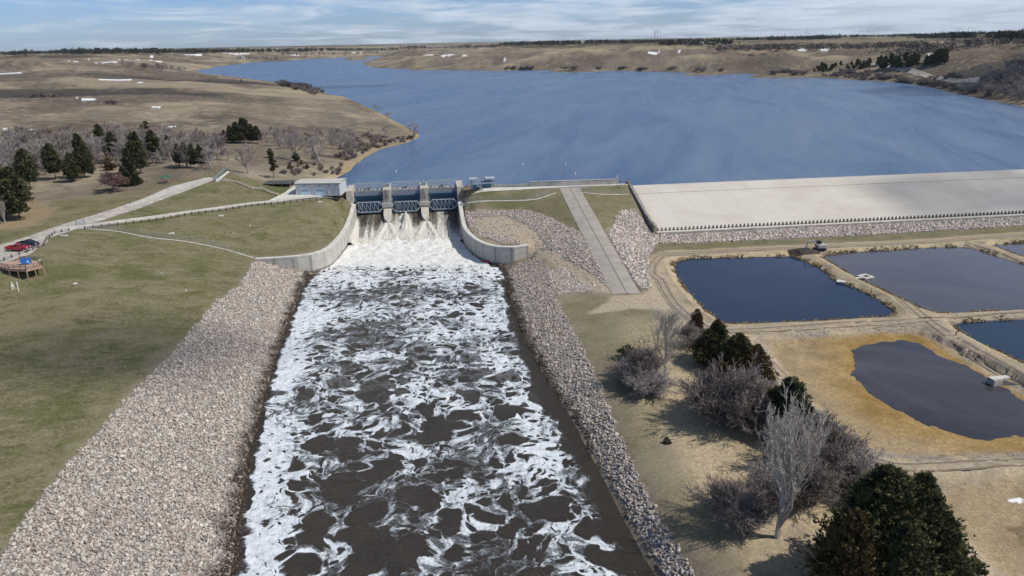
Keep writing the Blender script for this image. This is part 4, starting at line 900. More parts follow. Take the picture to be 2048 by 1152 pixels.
def overflow():
    x, y, _ = O2(0, 0); root = empty('overflow_spillway', (x, y, 0), AX2, 'long pale concrete overflow slope with a row of small blocks at its foot', 'spillway')
    Lx = 215
    def slanted(b): b.v = [(vx + (0.065*min(0, vy) if vx < 5 else 0), vy, vz) for vx, vy, vz in b.v]; return b
    b = MB()
    b.prism([(3.2,9.0),(3.2,11.7),(1.2,12.15),(0,12.2),(-2.5,11.95),(-8.5,10.7),(-39.8,4.35),(-43.4,4.15),(-43.4,2.6),(-36,2.6)], 'x', 0, Lx)
    s = slanted(b).build('slab', mat_slab(), root)
    e = MB(); e.box(0, Lx, -44.1, -43.403, 2.6, 4.45); slanted(e).build('end_sill', m_conc, root)
    g = MB(); g.box(-.4, Lx, -8.55, -8.3, 10.71, 10.78); g.build('joint_line', m_conc_dk, s)
    for i in range(98):
        k = MB(); xx = -1.6 + i*1.43
        k.add([(-.30,-.45,0),(.30,-.45,0),(.30,.45,0),(-.30,.45,0),(-.14,-.10,1.15),(.14,-.10,1.15),(.14,.12,1.15),(-.14,.12,1.15)], [(3,2,1,0),(4,5,6,7),(0,1,5,4),(1,2,6,5),(2,3,7,6),(3,0,4,7)])
        o = bpy.data.objects.new('baffle_block', BB) if i else k.build('baffle_block', simple('shaded_baffle_concrete', (0.13, 0.122, 0.11), 0.9, var=0.2), root)  # base colour darkened to hold the shade on the blocks' near faces
        if i == 0: BB = o.data
        else: COL.objects.link(o); o.parent = root
        o.location = (xx, -40.9, 4.28)
    # side wall
    w = empty('side_wall', (SW0[0], SW0[1], 0), math.atan2(SW1[0]-SW0[0], SW0[1]-SW1[1]), 'dark sloping concrete side wall between rock blanket and overflow slope', 'wall')
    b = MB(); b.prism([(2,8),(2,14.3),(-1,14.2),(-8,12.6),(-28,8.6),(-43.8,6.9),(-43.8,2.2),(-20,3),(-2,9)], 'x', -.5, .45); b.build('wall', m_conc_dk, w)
    pts = [(1.5,14.3),(-1,14.2),(-8,12.6),(-18,10.6),(-28,8.6)]
    r = MB()
    for (ya, za), (yb, zb) in zip(pts[:-1], pts[1:]):
        for k in range(4):
            t = k/4; yy, zz = ya+(yb-ya)*t, za+(zb-za)*t; r.box(-.04,.04,yy-.04,yy+.04,zz,zz+1.1)
        for h in (.55, 1.08): r.beam((0,ya,za+h),(0,yb,zb+h), .07, .07)
    r.build('guard_railing', m_steel, w)
overflow()
def crest():
    # crest walkway (sheet) with the upstream parapet wall
    strip('crest_walkway', CB[1:], CF[1:], m_conc_lt, lift=0.12)
    rz = math.atan2(278.6-275.6, 42.6+9); w = empty('parapet_wall', (-9, 275.6, 0), rz, 'long low grey parapet wall on the dam crest facing the lake', 'wall')
    b = MB(); b.box(17, 51.8, 0, 0.45, 12, 15.5); b.box(0, 16.98, 0.05, 0.40, 12, 14.8); b.build('wall', m_conc, w, bevel=0.03)
    c = MB(); c.box(16.95, 51.85, -0.06, 0.51, 15.502, 15.66); c.build('coping', m_conc_lt, w)
    f = MB()
    for k in range(15): f.box(0.2+k*2, 0.28+k*2, -0.35, -0.27, 13.9, 15.7)
    for z in (14.3, 15.0, 15.6): f.box(0.2, 28.3, -0.345, -0.285, z, z+.06)
    f.build('fence_rail', m_steel, w)
    g = MB()
    for k in range(6): g.box(52.2, 52.28, -k*1.0-.08, -k*1.0, 13.8, 15.2)
    g.box(52.2, 52.27, -5.1, 0, 15.1, 15.2); g.box(52.2, 52.27, -5.1, 0, 14.5, 14.57); g.build('guard_railing', m_steel, w)
    # hoist frame at the right abutment
    x, y = -15.0, 272.8; hf = empty('hoist_frame', (x, y, 13.85), AX, 'blue grey steel frame with machinery beside the right gate', 'steel frame')
    b = MB()
    for xx in (0, 4.2, 8.6):
        for yy in (0, 3): b = MB(); b.box(xx, xx+.28, yy, yy+.28, 0, 3.6); b.build('frame_leg', m_steel, hf)
    b = MB()
    for z in (1.9, 3.3):
        for yy in (-.02, 3.02): b.box(-.3, 9.2, yy, yy+.32, z, z+.3)
        for xx in (-.05, 8.55): b.box(xx, xx+.4, .32, 3.0, z+.02, z+.28)
    b.box(-.6, 2.4, -.3, 3.6, 3.65, 3.95); b.box(5.6, 9.4, -.3, 3.6, 3.65, 3.95); b.build('frame_beam', m_steel_lt, hf)
    b = MB(); b.box(.6, 3.6, .7, 2.6, 0, 1.5); b.tube((4.6,1.6,1.0),(8,1.6,1.0), .65, n=14); b.box(5, 8, .9, 2.3, 2.25, 3.0); b.build('machinery', m_steel_blue, hf)
    b = MB(); b.beam((1.5,-1.2,2.2),(4.2,-2.6,0.2), .9, .18); b.build('stair', m_steel, hf)
    # chain link gate across the ramp
    g = empty('chain_link_gate', (18.7, 272.6, 13.5), R(4), 'grey chain link gate across the top of the paved ramp', 'gate')
    b = MB()
    for xx in (0, 2.1, 4.2, 6.3, 8.4): b = MB(); b.tube((xx,0,0),(xx,0,2.2), .07); b.build('gate_post', m_steel_lt, g)
    b = MB()
    for z in (0.25, 1.2, 2.15): b.tube((0,0,z),(8.4,0,z), .045)
    for k in range(33): b.box(k*.26, k*.26+.03, -.01, .01, .2, 2.1)
    b.build('wire_panel', m_steel_lt, g)
crest()
# ------------------------------------------------------------------ maintenance building and its shelter
def mat_siding():
    m, nt, N, L, b = newmat('ribbed_siding'); p = pos_(nt, 1, 1, 1, 0, True); w = N('ShaderNodeTexWave'); w.inputs['Scale'].default_value = 1.6; w.wave_type = 'BANDS'; w.bands_direction = 'DIAGONAL'
    mp = N('ShaderNodeMapping'); L(p, mp.inputs[0]); mp.inputs['Scale'].default_value = (1, 1, 0); L(mp.outputs[0], w.inputs['Vector'])
    c = mixc(nt, smooth_(nt, noise_(nt, p, 0.5, 4), 0.3, 0.7), (0.50, 0.53, 0.57), (0.58, 0.60, 0.63)); L(c, b.inputs['Base Color']); b.inputs['Roughness'].default_value = 0.45; b.inputs['Metallic'].default_value = 0.1
    bump_(nt, w.outputs['Fac'], 0.4, 0.05, b); return m
def building():
    A = P(592.5, 390.5, 14.0); B = P(681, 389.5, 14.0); rz = math.atan2(B[1]-A[1], B[0]-A[0]); Lx = math.hypot(B[1]-A[1], B[0]-A[0])
    root = empty('maintenance_building', (A[0], A[1], 13.7), rz, 'long white metal building with two garage doors beside the dam', 'building')
    b = MB(); dpt, h0, h1 = 9.5, 4.6, 4.9
    b.prism([(0,0),(dpt,0),(dpt,h0),(dpt*.5,h1),(0,h0)], 'x', 0, Lx); wl = b.build('wall', mat_siding(), root)
    r = MB(); e = 0.35
    r.prism([(-e,h0+.02),(dpt*.5,h1+.04),(dpt+e,h0+.02),(dpt+e,h0+.2),(dpt*.5,h1+.26),(-e,h0+.2)], 'x', -e, Lx+e); rf = r.build('roof', simple('roof_metal', (0.50, 0.48, 0.44), 0.5, var=0.08, scale=0.6), root)
    f = MB(); f.box(-e, Lx+e, -e-.06, -e-.003, h0-.12, h0+.22); f.build('fascia', m_steel, rf)
    for x in (1.9, 7.7):
        fr = MB(); fr.box(x-.15, x+3.35, -.06, -.003, 0, 3.35); fo = fr.build('door_frame', m_white, root)
        d = MB()
        for k in range(4): d.box(x, x+3.2, -.12, -.063, .05+k*.79, .80+k*.79)
        do = d.build('garage_door', simple('garage_door_paint', (0.52, 0.68, 0.78), 0.45, var=0.04), fo)
        g = MB()
        for k in range(4): g.box(x+.3+k*.72, x+.72+k*.72, -.135, -.123, 1.75, 2.2)
        g.build('door_window', simple('dark_glass', (0.05, 0.09, 0.13), 0.12, var=0.1), do)
    d = MB(); d.box(12.4, 13.45, -.07, -.003, 0, 2.2); do = d.build('door', m_white, root); k = MB(); k.box(13.25, 13.33, -.13, -.073, 1.0, 1.1); k.build('handle', m_steel, do)
    for x in (3.5, 9.3, 12.9, 15.6):
        l = MB(); l.box(x-.22, x+.22, -.4, -.003, 3.75, 4.0); l.tube((x,-.38,3.88),(x,-.5,3.6), .16, .22); l.build('wall_lamp', m_steel, root)
    dp = MB(); dp.box(Lx-.28, Lx-.16, -.14, -.003, 0, h0); dp.box(.16, .28, -.14, -.003, 0, h0); dp.build('downpipe', m_white, root)
    C = P(560, 374, 15.0); s = empty('open_shelter', (C[0]-1, C[1]+1, 12.9), rz, 'low dark roofed open shelter at the left end of the white building', 'shelter')
    b = MB(); b.prism([(0,3.0),(6,3.3),(6,3.5),(0,3.2)], 'x', -6, 5); b.build('roof', simple('dark_roof', (0.07, 0.07, 0.075), 0.7), s)
    for x in (-5.6, -2.2, 1.2, 4.6):
        for y, z in ((.3, 3.0), (5.5, 3.4)):
            l = MB(); l.box(x, x+.2, y, y+.2, -2.4, z-.05); l.build('post', m_conc, s)
    b = MB(); b.box(-5.6, 4.8, 5.75, 5.9, -2.4, 3.2); b.build('back_wall', m_conc_dk, s)
    c = D(-6.5, 2.0); p = empty('mast', (c[0], c[1], 13.8), 0, 'thin grey radio mast between the white building and the gates', 'mast')
    b = MB(); b.tube((0,0,0),(0,0,8), .09, .04); b.build('mast_pole', m_steel_lt, p); b = MB(); b.box(-.3,.3,-.3,.3,0,.4); b.build('base_plate', m_conc, p)
building()
# ================================================================== RIPRAP: rock blankets, one mass of stones each
ICO_V, ICO_F = None, None
def ico():
    bm = bmesh.new(); bmesh.ops.create_icosphere(bm, subdivisions=1, radius=1.0); v = np.array([p.co[:] for p in bm.verts]); f = np.array([[q.index for q in t.verts] for t in bm.faces]); bm.free(); return v, f
IV, IF = ico()
def mat_rock():
    m, nt, N, L, b = newmat('riprap_stone'); t = N('ShaderNodeAttribute'); t.attribute_name = 'tint'; p = pos_(nt)
    c = mixc(nt, 1.0, t.outputs['Color'], mixc(nt, smooth_(nt, noise_(nt, p, 5, 4, 0.7), 0.3, 0.7), (0.75, 0.75, 0.75), (1.15, 1.12, 1.08)), 'MULTIPLY')
    L(c, b.inputs['Base Color']); b.inputs['Roughness'].default_value = 0.9; b.inputs['Specular IOR Level'].default_value = 0.2; return m
m_rock = mat_rock()
TINTS = np.array([(0.50,0.455,0.41),(0.42,0.385,0.36),(0.56,0.52,0.475),(0.46,0.385,0.335),(0.36,0.335,0.32),(0.30,0.275,0.26),(0.62,0.58,0.54),(0.41,0.33,0.285)])
def riprap(name, poly, size, density, wet=None, dark=0.0, skip=None, sizefn=None):
    P_ = np.array(poly); lo, hi = P_.min(0), P_.max(0)
    lo = np.maximum(lo, (-140, 60)); hi = np.minimum(hi, (275, 330))
    n = int((hi[0]-lo[0])*(hi[1]-lo[1])*density); x = RNG.uniform(lo[0], hi[0], n); y = RNG.uniform(lo[1], hi[1], n)
    k = sdf(poly, x, y, 5) < 0.15 + (vnoise(x/1.3, y/1.3, 4)-.5)*1.2; x, y = x[k], y[k]
    # outside the picture's field of view nothing of it can be seen
    k = np.abs(np.arctan2(x, y)) < R(42); x, y = x[k], y[k]
    if skip is not None: k = skip(x, y); x, y = x[k], y[k]
    n = len(x); s = size*np.exp(RNG.normal(0, 0.32, n)); s = np.clip(s, size*.5, size*2.0)
    far_ = np.hypot(x, y)
    z = height(x, y) + s*0.22
    # random anisotropic angular stones
    jit = 1 + RNG.normal(0, 0.20, (40, len(IV), 1)); pick = RNG.integers(0, 40, n); base = (IV[None]*jit)[pick]
    sc = np.stack([s*RNG.uniform(.75,1.3,n), s*RNG.uniform(.75,1.3,n), s*RNG.uniform(.5,.95,n)], 1)*0.5
    q = RNG.normal(size=(n, 4)); q /= np.linalg.norm(q, axis=1)[:,None]; w, a, b, c = q.T
    Rm = np.stack([1-2*(b*b+c*c), 2*(a*b-c*w), 2*(a*c+b*w), 2*(a*b+c*w), 1-2*(a*a+c*c), 2*(b*c-a*w), 2*(a*c-b*w), 2*(b*c+a*w), 1-2*(a*a+b*b)], 1).reshape(n, 3, 3)
    V = np.einsum('nij,nkj->nki', Rm, base*sc[:,None,:]) + np.stack([x, y, z], 1)[:,None,:]
    t = TINTS[RNG.choice(len(TINTS), n, p=[.24,.17,.17,.14,.09,.06,.07,.06])]*RNG.uniform(.82,1.12,(n,1))*(1-dark)
    if wet is not None:
        wv = ss(1.15, 0.25, z + (vnoise(x/2, y/2, 9)-.5)*0.7)[:,None]; t = t*(1-wv) + np.array([[0.075,0.058,0.045]])*wv*RNG.uniform(.6,1.5,(n,1))
    T = np.repeat(np.concatenate([t, np.ones((n,1))], 1), len(IV), 0)
    Fc = (IF[None] + (np.arange(n)*len(IV))[:,None,None]).reshape(-1, 3)
    o = mesh_np(name, V.reshape(-1, 3), Fc, 3, m_rock, cols={'tint': T}); tag(o, kind='stuff'); return n
nofill = lambda x, y: np.interp(0, [0], [0]) == 0
def notdirt(x, y):
    # bare patches of soil left in the blanket
    d = np.full(x.shape, 9.0)
    for pts in ([(945,438),(1010,430),(1055,450),(1095,490),(1050,500),(1010,472),(960,462)], [(1060,505),(1110,500),(1180,545),(1228,586),(1190,584),(1130,540),(1092,520),(1010,531),(1058,521)]):
        d = np.minimum(d, sdf(poly_px(pts), x, y, 9))
    return (RNG.uniform(size=x.shape) < 0.10) | (d > 0.0) & ((d > 1.4) | (RNG.uniform(size=x.shape) < 0.65))
nr = [riprap('riprap_bank', RIP_L, 0.36, 10.5, wet=1), riprap('riprap_bank', RIP_R, 0.36, 10.5, wet=1, dark=0.10, skip=notdirt), riprap('riprap_blanket', RIP_E1, 0.36, 10.0, dark=-0.06, skip=notdirt), riprap('riprap_blanket', RIP_E2, 0.32, 11.0, dark=-0.12), riprap('riprap_blanket', RIP_E3, 0.50, 6.0, dark=-0.16)]
print('rocks', nr)
# ================================================================== THINGS ON THE GROUND
def proj(x, y, z):
    dz = z - CH; dep = y*cp_ - dz*sp_; yl = (y*sp_ + dz*cp_)*F/dep; xl = x*F/dep
    return 1024 + xl*c_ - yl*s_, 576 - (xl*s_ + yl*c_)
def height_for(g, vtop):
    lo, hi = 0.2, 60.0
    for _ in range(30):
        m = (lo+hi)/2
        if proj(g[0], g[1], g[2]+m)[1] > vtop: lo = m
        else: hi = m
    return lo
def facing(p, q): return math.atan2(q[1]-p[1], q[0]-p[0])
def place(o, g, rz=0.0, s=1.0): o.location = g; o.rotation_euler = (0, 0, rz); o.scale = (s, s, s); return o
m_tyre = simple('tyre_rubber', (0.018, 0.018, 0.019), 0.85); m_rim = simple('rim_alloy', (0.45, 0.45, 0.46), 0.35, metal=0.8)
m_glass = simple('vehicle_glass', (0.02, 0.025, 0.03), 0.06, var=0.1); m_chrome = simple('chrome', (0.6, 0.6, 0.62), 0.2, metal=1.0); m_lamp = simple('lamp_lens', (0.75, 0.75, 0.72), 0.15)
m_red_lens = simple('tail_lens', (0.35, 0.02, 0.015), 0.2); m_wood = simple('weathered_wood', (0.30, 0.21, 0.15), 0.85, var=0.2, scale=2); m_wood_lt = simple('cedar_boards', (0.43, 0.29, 0.215), 0.8, var=0.14, scale=1.6)
m_post = simple('treated_post', (0.085, 0.070, 0.058), 0.9, var=0.2, scale=2)
def car_paint(name, col):
    m, nt, N, L, b = newmat(name); n = noise_(nt, pos_(nt, local=True), 2.0, 4)
    L(mixc(nt, n, tuple(c*.92 for c in col), col), b.inputs['Base Color']); b.inputs['Roughness'].default_value = 0.3; b.inputs['Metallic'].default_value = 0.1
    b.inputs['Coat Weight'].default_value = 0.7; b.inputs['Coat Roughness'].default_value = 0.06; return m
def wheel(parent, x, y, r=0.40):
    t = MB(); s = 1 if y > 0 else -1; t.tube((x, y-.14, r), (x, y+.14, r), r, n=22); w = t.build('wheel', m_tyre, parent, smooth=False, bevel=0.03)
    q = MB(); q.tube((x, y+s*.10, r), (x, y+s*.155, r), r*.60, r*.55, n=16)
    for k in range(6): a = k*math.pi/3; q.beam((x, y+s*.16, r), (x+r*.5*math.cos(a), y+s*.16, r+r*.5*math.sin(a)), .07, .03)
    q.build('rim', m_rim, w)
def pickup(g, rz, paint, label):
    """front is +x; origin on the ground under the middle"""
    root = empty('pickup_truck', g, rz, label, 'pickup truck')
    def loft(secs):
        """secs: (x, half width, z0, z1, shoulder) rings"""
        b = MB(); n = 8; vs = []
        for x, hw, z0, z1, k in secs: vs += [(x,-hw*.94,z0),(x,-hw,z0+.18),(x,-hw,z1-.22),(x,-hw*k,z1),(x,hw*k,z1),(x,hw,z1-.22),(x,hw,z0+.18),(x,hw*.94,z0)]
        m = len(secs); fs = [tuple(range(n-1,-1,-1)), tuple(range((m-1)*n, m*n))]
        for j in range(m-1): fs += [(j*n+i, j*n+(i+1)%n, (j+1)*n+(i+1)%n, (j+1)*n+i) for i in range(n)]
        return b.add(vs, fs)
    body = loft([(2.92,.78,.48,1.02,.86),(2.80,.94,.42,1.10,.88),(2.1,.99,.40,1.20,.90),(1.35,1.0,.40,1.25,.92),(1.30,1.0,.40,1.25,.95),(-.75,1.0,.40,1.27,.97)]).build('body', paint, root, bevel=0.03)
    bed = MB(); bed.box(-2.86,-.755,-1.0,1.0,.55,.78); bed.box(-2.86,-.755,-1.0,-.9,.783,1.27); bed.box(-2.86,-.755,.9,1.0,.783,1.27); bed.box(-.85,-.755,-.897,.897,.783,1.27); bed.build('cargo_bed', paint, root, bevel=0.02)
    tg = MB(); tg.box(-2.95,-2.863,-.97,.97,.72,1.26); tg.build('tailgate', paint, root, bevel=0.02)
    c = MB(); r = [(1.30,1.25),(.62,1.82),(.35,1.88),(-.50,1.87),(-.74,1.27)]; n = len(r)
    vs = [(x,-(.97 if z < 1.5 else .78),z) for x, z in r] + [(x,(.97 if z < 1.5 else .78),z) for x, z in r]; c.add(vs, [tuple(range(n)), tuple(range(2*n-1,n-1,-1))] + [(i,n+i,n+(i+1)%n,(i+1)%n) for i in range(n)])
    cab = c.build('cab', paint, root, bevel=0.04)
    w = MB(); w.add([(1.24,-.80,1.32),(1.24,.80,1.32),(.68,.70,1.79),(.68,-.70,1.79)], [(0,1,2,3)]); w.build('windscreen', m_glass, cab).location = (.035,0,.03)
    w = MB(); w.add([(-.72,-.78,1.34),(-.72,.78,1.34),(-.56,.70,1.80),(-.56,-.70,1.80)], [(3,2,1,0)]); w.build('rear_window', m_glass, cab).location = (-.035,0,0)
    for s in (-1, 1):
        w = MB()
        for xa, xb, xc, xd in ((1.05,.32,.34,.62),(.22,-.58,-.48,.24)): w.add([(xa,s*.965,1.33),(xb,s*.965,1.33),(xc,s*.80,1.78),(xd,s*.80,1.78)], [(0,1,2,3)])
        w.build('side_window', m_glass, cab).location = (0, s*.03, 0)
        m_ = MB(); m_.box(.95,1.15,s*1.04-.10,s*1.04+.10,1.28,1.45); m_.build('mirror', paint, root)
        h = MB(); h.box(2.80,2.93,s*.68-.17,s*.68+.17,.80,1.02); h.build('headlight', m_lamp, root)
        t = MB(); t.box(-2.97,-2.90,s*.90-.08,s*.90+.08,.85,1.24); t.build('tail_light', m_red_lens, root)
        d = MB(); d.box(.26,1.12,s*1.0-.012,s*1.0+.012,.52,1.24); d.box(-.66,.22,s*1.0-.012,s*1.0+.012,.52,1.24); do = d.build('door', paint, root)
        k = MB(); k.box(.30,.48,s*1.02-.02,s*1.02+.02,1.05,1.09); k.build('handle', m_chrome, do)
        for x in (1.95, -1.75):
            a = MB(); a.tube((x, s*.88, .44), (x, s*1.012, .44), .50, n=20); a.build('wheel_arch', m_black, root); wheel(root, x, s*.90)
    g_ = MB(); g_.box(2.90,2.965,-.48,.48,.66,1.0); g_.build('grille', m_black, root)
    b = MB(); b.box(2.86,3.06,-.92,.92,.42,.64); b.build('front_bumper', m_chrome, root, bevel=0.03); b = MB(); b.box(-3.08,-2.953,-.92,.92,.46,.66); b.build('rear_bumper', m_chrome, root, bevel=0.03)
    return root
def vehicles():
    a, b = G(15, 503), G(60, 502.5); c = G(38, 502); pickup((c[0], c[1], c[2]+.16), facing(a, b)-R(5), car_paint('red_paint', (0.38, 0.010, 0.028)), 'red pickup truck parked on the gravel lot, nearer the camera')
    a, b = G(36, 494), G(78, 495); c = G(59, 493.5); pickup((c[0], c[1], c[2]+.16), facing(a, b)-R(10), car_paint('black_paint', (0.012, 0.016, 0.024)), 'black pickup truck parked behind the red one on gravel')
vehicles()
def guard_rail(px, spacing, label, rail_mat, n_max=95):
    pts = [G(u, v) for u, v in px]; o = pts[0]; root = empty('guard_rail', o, 0, label, 'guard rail'); pos = [pts[0]]; acc = 0
    for a, b in zip(pts[:-1], pts[1:]):
        L_ = math.hypot(b[0]-a[0], b[1]-a[1]); t = spacing-acc
        while t < L_: pos.append(lerp(a, b, t/L_)); t += spacing
        acc = L_-(t-spacing)
    pos = pos[:n_max]; pos = [(x, y, H1(x, y)) for x, y, z in pos]; me = None
    for x, y, z in pos:
        if me is None: b = MB(); b.box(-.13,.13,-.13,.13,-.3,1.0); p = b.build('post', m_post, root); me = p.data
        else: p = bpy.data.objects.new('post', me); COL.objects.link(p); p.parent = root
        p.location = (x-o[0], y-o[1], z-o[2])
    r = MB()
    for a, b in zip(pos[:-1], pos[1:]):
        r.beam((a[0]-o[0],a[1]-o[1],a[2]-o[2]+.72),(b[0]-o[0],b[1]-o[1],b[2]-o[2]+.72), .10, .24)
    r.build('rail', rail_mat, root)
m_rail = simple('galvanised_rail', (0.42, 0.42, 0.41), 0.5, metal=0.4, var=0.1)
guard_rail([(170,459),(235,451),(300,443),(380,430),(450,421),(520,411),(580,405.5),(640,401),(690,398)], 2.3, 'long guard rail with dark posts along the narrow road to the dam', m_rail)
guard_rail([(-6,528),(30,514),(62,503),(88,492),(94,480),(110,468),(140,462)], 2.4, 'guard rail with dark posts round the edge of the gravel lot', m_rail)
def signs_and_small():
    # viewing deck
    zf = G(45, 516)[2] + 0.15; fr = [(-12,529),(17,537.5),(52,539),(85,530.5),(81,521.5),(40,520),(6,524.5),(-12,526)]; pts = [P(u, v, zf) for u, v in fr]; o = pts[2]
    root = empty('viewing_deck', (o[0], o[1], zf), 0, 'wooden viewing deck with railings on the slope below the lot', 'deck'); q = [(p[0]-o[0], p[1]-o[1]) for p in pts]
    b = MB(); b.prism(q, 'z', -.10, 0); b.build('floor', m_wood_lt, root); f = MB()
    for (a, c) in zip(q[:4], q[1:4]): f.beam((*a,-.35),(*c,-.35), .12, .5)
    f.build('fascia', m_wood_lt, root)
    for a, c in zip(q[:5], q[1:6]):
        r = MB(); n = max(2, int(math.hypot(c[0]-a[0], c[1]-a[1])/1.4)); 
        for i in range(n+1): x, y = a[0]+(c[0]-a[0])*i/n, a[1]+(c[1]-a[1])*i/n; r.box(x-.06,x+.06,y-.06,y+.06,0,1.1)
        for z in (.35,.7,1.06): r.beam((*a,z),(*c,z), .09, .12)
        r.build('railing', m_wood, root)
    for x, y in [q[1], q[2], q[3], lerp(q[1],q[2],.5), lerp(q[2],q[3],.5), lerp(q[2],q[5],.5), q[4]]:
        zg = H1(x+o[0], y+o[1])-zf; l = MB(); l.box(x-.1,x+.1,y-.1,y+.1,zg-.3,-.1); l.build('post', m_wood_lt, root)
    m, nt, N, L, bb = newmat('info_panel'); p = pos_(nt, local=True); v = N('ShaderNodeTexVoronoi'); v.inputs['Scale'].default_value = 1.3; L(p, v.inputs['Vector'])
    L(mixc(nt, smooth_(nt, v.outputs['Distance'], .2, .5), (0.25, 0.45, 0.70), (0.03, 0.13, 0.42)), bb.inputs['Base Color']); bb.inputs['Roughness'].default_value = .35
    c = P(52, 529.5, zf); s = empty('information_board', c, R(12), 'large blue information board standing on the wooden deck', 'sign')
    b = MB(); b.add([(-1.25,0,.25),(1.25,0,.25),(1.25,.55,1.75),(-1.25,.55,1.75),(-1.25,.09,.22),(1.25,.09,.22),(1.25,.64,1.72),(-1.25,.64,1.72)], [(0,1,2,3),(7,6,5,4),(0,4,5,1),(1,5,6,2),(2,6,7,3),(3,7,4,0)]); b.build('panel', m, s)
    l = MB(); l.box(-1.32,-1.25,.2,.4,0,1.7); l.build('frame_post', m_wood, s); l = MB(); l.box(1.25,1.32,.2,.4,0,1.7); l.build('frame_post', m_wood, s)
    c = P(79.5, 528, zf); s = empty('display_stand', c, R(-30), 'small pale tilted display stand at the right end of the deck', 'sign')
    b = MB(); b.add([(-.45,0,.8),(.45,0,.8),(.45,.45,1.25),(-.45,.45,1.25),(-.45,.06,.76),(.45,.06,.76),(.45,.51,1.21),(-.45,.51,1.21)], [(0,1,2,3),(7,6,5,4),(0,4,5,1),(1,5,6,2),(2,6,7,3),(3,7,4,0)]); b.build('panel', simple('pale_panel', (0.45, 0.58, 0.66), .4), s)
    l = MB(); l.box(-.06,.06,.2,.32,0,1.0); l.build('post', m_steel, s)
    # five white marker pipes
    for u, v, nm in ((25,573,'white pipe post on the lawn, leftmost and rear of five'),(24.5,579,'white pipe post on the lawn, front left of five'),(28.5,577,'white pipe post in the middle of the cluster on the lawn'),(35,572.5,'white pipe post on the lawn, rear right of five'),(37.5,583,'white pipe post nearest the camera, right of the cluster')):
        g = G(u, v); e = empty('pipe_post', g, 0, nm, 'post', 'white pipe posts on the lawn'); b = MB(); b.tube((0,0,-.2),(0,0,1.05), .12, n=10); b.build('pipe', m_white, e); b = MB(); b.tube((0,0,1.05),(0,0,1.12), .15, .10, n=10); b.build('cap', m_white, e)
    for u, v, nm in ((256,415.5,'white bollard left of its pair, beside the upper gravel road'),(263,414.5,'white bollard right of its pair, beside the upper gravel road')):
        g = G(u, v); e = empty('bollard', g, 0, nm, 'bollard', 'white bollards by the road'); b = MB(); b.tube((0,0,-.2),(0,0,1.0), .14, n=10); b.build('post', m_white, e); b = MB(); b.tube((0,0,1.0),(0,0,1.1), .14, .06, n=10); b.build('cap', m_white, e)
    # boulders
    mb = simple('field_stone', (0.50, 0.46, 0.40), .9, var=.2, scale=2); mbd = simple('dark_stone', (0.10, 0.075, 0.055), .9, var=.2, scale=2)
    def boulder(u, v, s, label, mt, flat=.6, cat='boulder', name='boulder'):
        g = G(u, v); bm = bmesh.new(); bmesh.ops.create_icosphere(bm, subdivisions=2, radius=1.0); rr = random.Random(int(u*7+v))
        for p in bm.verts: p.co *= 1 + (float(vnoise(np.array([p.co.x*1.7+u]), np.array([p.co.y*1.7+p.co.z*2]), 3)[0])-.5)*.8; p.co.z *= flat
        me = bpy.data.meshes.new(name); bm.to_mesh(me); bm.free(); o_ = link(name, me, mt); o_.location = (g[0], g[1], g[2]+s*flat*.35); o_.scale = (s, s*.8, s); o_.rotation_euler = (0, 0, rr.uniform(0, 6)); tag(o_, label, cat)
    boulder(150, 569, .75, 'pale boulder lying alone on the lawn right of the deck', mb); boulder(343.5, 468.5, .85, 'pale boulder on the grass above the chain link fence line', mb)
    boulder(613, 549, 1.3, 'round dark boulder at the foot of the left wing wall', mbd, .9); boulder(1002, 531, 1.1, 'dark wet boulder at the foot of the right wing wall', mbd, .6)
    boulder(467, 467, .35, 'small pale stone on the grass slope left of the gates', mb); boulder(500, 452, .35, 'small grey stone high on the grass slope left of gates', mb); boulder(372, 582, .3, 'small white stone low on the lawn near the rock bank', mb)
    boulder(1335, 886, .75, 'tiny dark bush alone in the tan meadow', simple('dark_sprig', (0.025, 0.022, 0.012), .95), .9, 'bush', 'bush')
    for u, v, w, nm in ((127,471.5,2.0,'flat pale concrete slab in the grass beside the guard rail'),(442,431.5,1.5,'flat pale concrete slab on grass below the access road'),(640,404,1.5,'flat pale concrete slab in grass near the building')):
        g = G(u, v); b = MB(); b.box(-w/2,w/2,-.6,.6,-.2,.14); o_ = b.build('concrete_slab', m_conc_lt, bevel=.02); o_.location = g; o_.rotation_euler = (0,0,.1); tag(o_, nm, 'slab')
    for u, v, nm in ((252,505,'small rusty marker stake on the lawn nearest the road'),(323,546,'small rusty marker stake low on the lawn by the rock bank'),(387,505,'small rusty marker stake beside the fence line'),(452,469,'small rusty marker stake on the slope above the wall')):
        g = G(u, v); e = empty('marker_stake', g, .4, nm, 'stake', 'marker stakes on the lawn'); b = MB(); b.box(-.07,.07,-.05,.05,-.1,.8); b.build('stake', simple('rusty_steel', (0.19,0.12,0.09), .9), e); b = MB(); b.box(-.3,.3,-.3,.3,-.1,.12); b.build('base_plate', m_conc, e)
    # picnic shelter, lamp post, swing gate
    g = G(333, 366); e = empty('picnic_shelter', g, R(15), 'small picnic shelter with a green roof beside the gravel road', 'shelter'); k = MB()
    k.add([(-1.7,-1.4,2.3),(1.7,-1.4,2.3),(1.7,1.4,2.3),(-1.7,1.4,2.3),(-.6,0,3.1),(.6,0,3.1)], [(0,1,5,4),(1,2,5),(2,3,4,5),(3,0,4),(3,2,1,0)]); k.build('roof', simple('green_roof', (0.025,0.13,0.08), .6), e)
    for x in (-1.4,1.3):
        for y in (-1.1,1.0): l = MB(); l.box(x,x+.12,y,y+.12,-.2,2.3); l.build('post', m_wood, e)
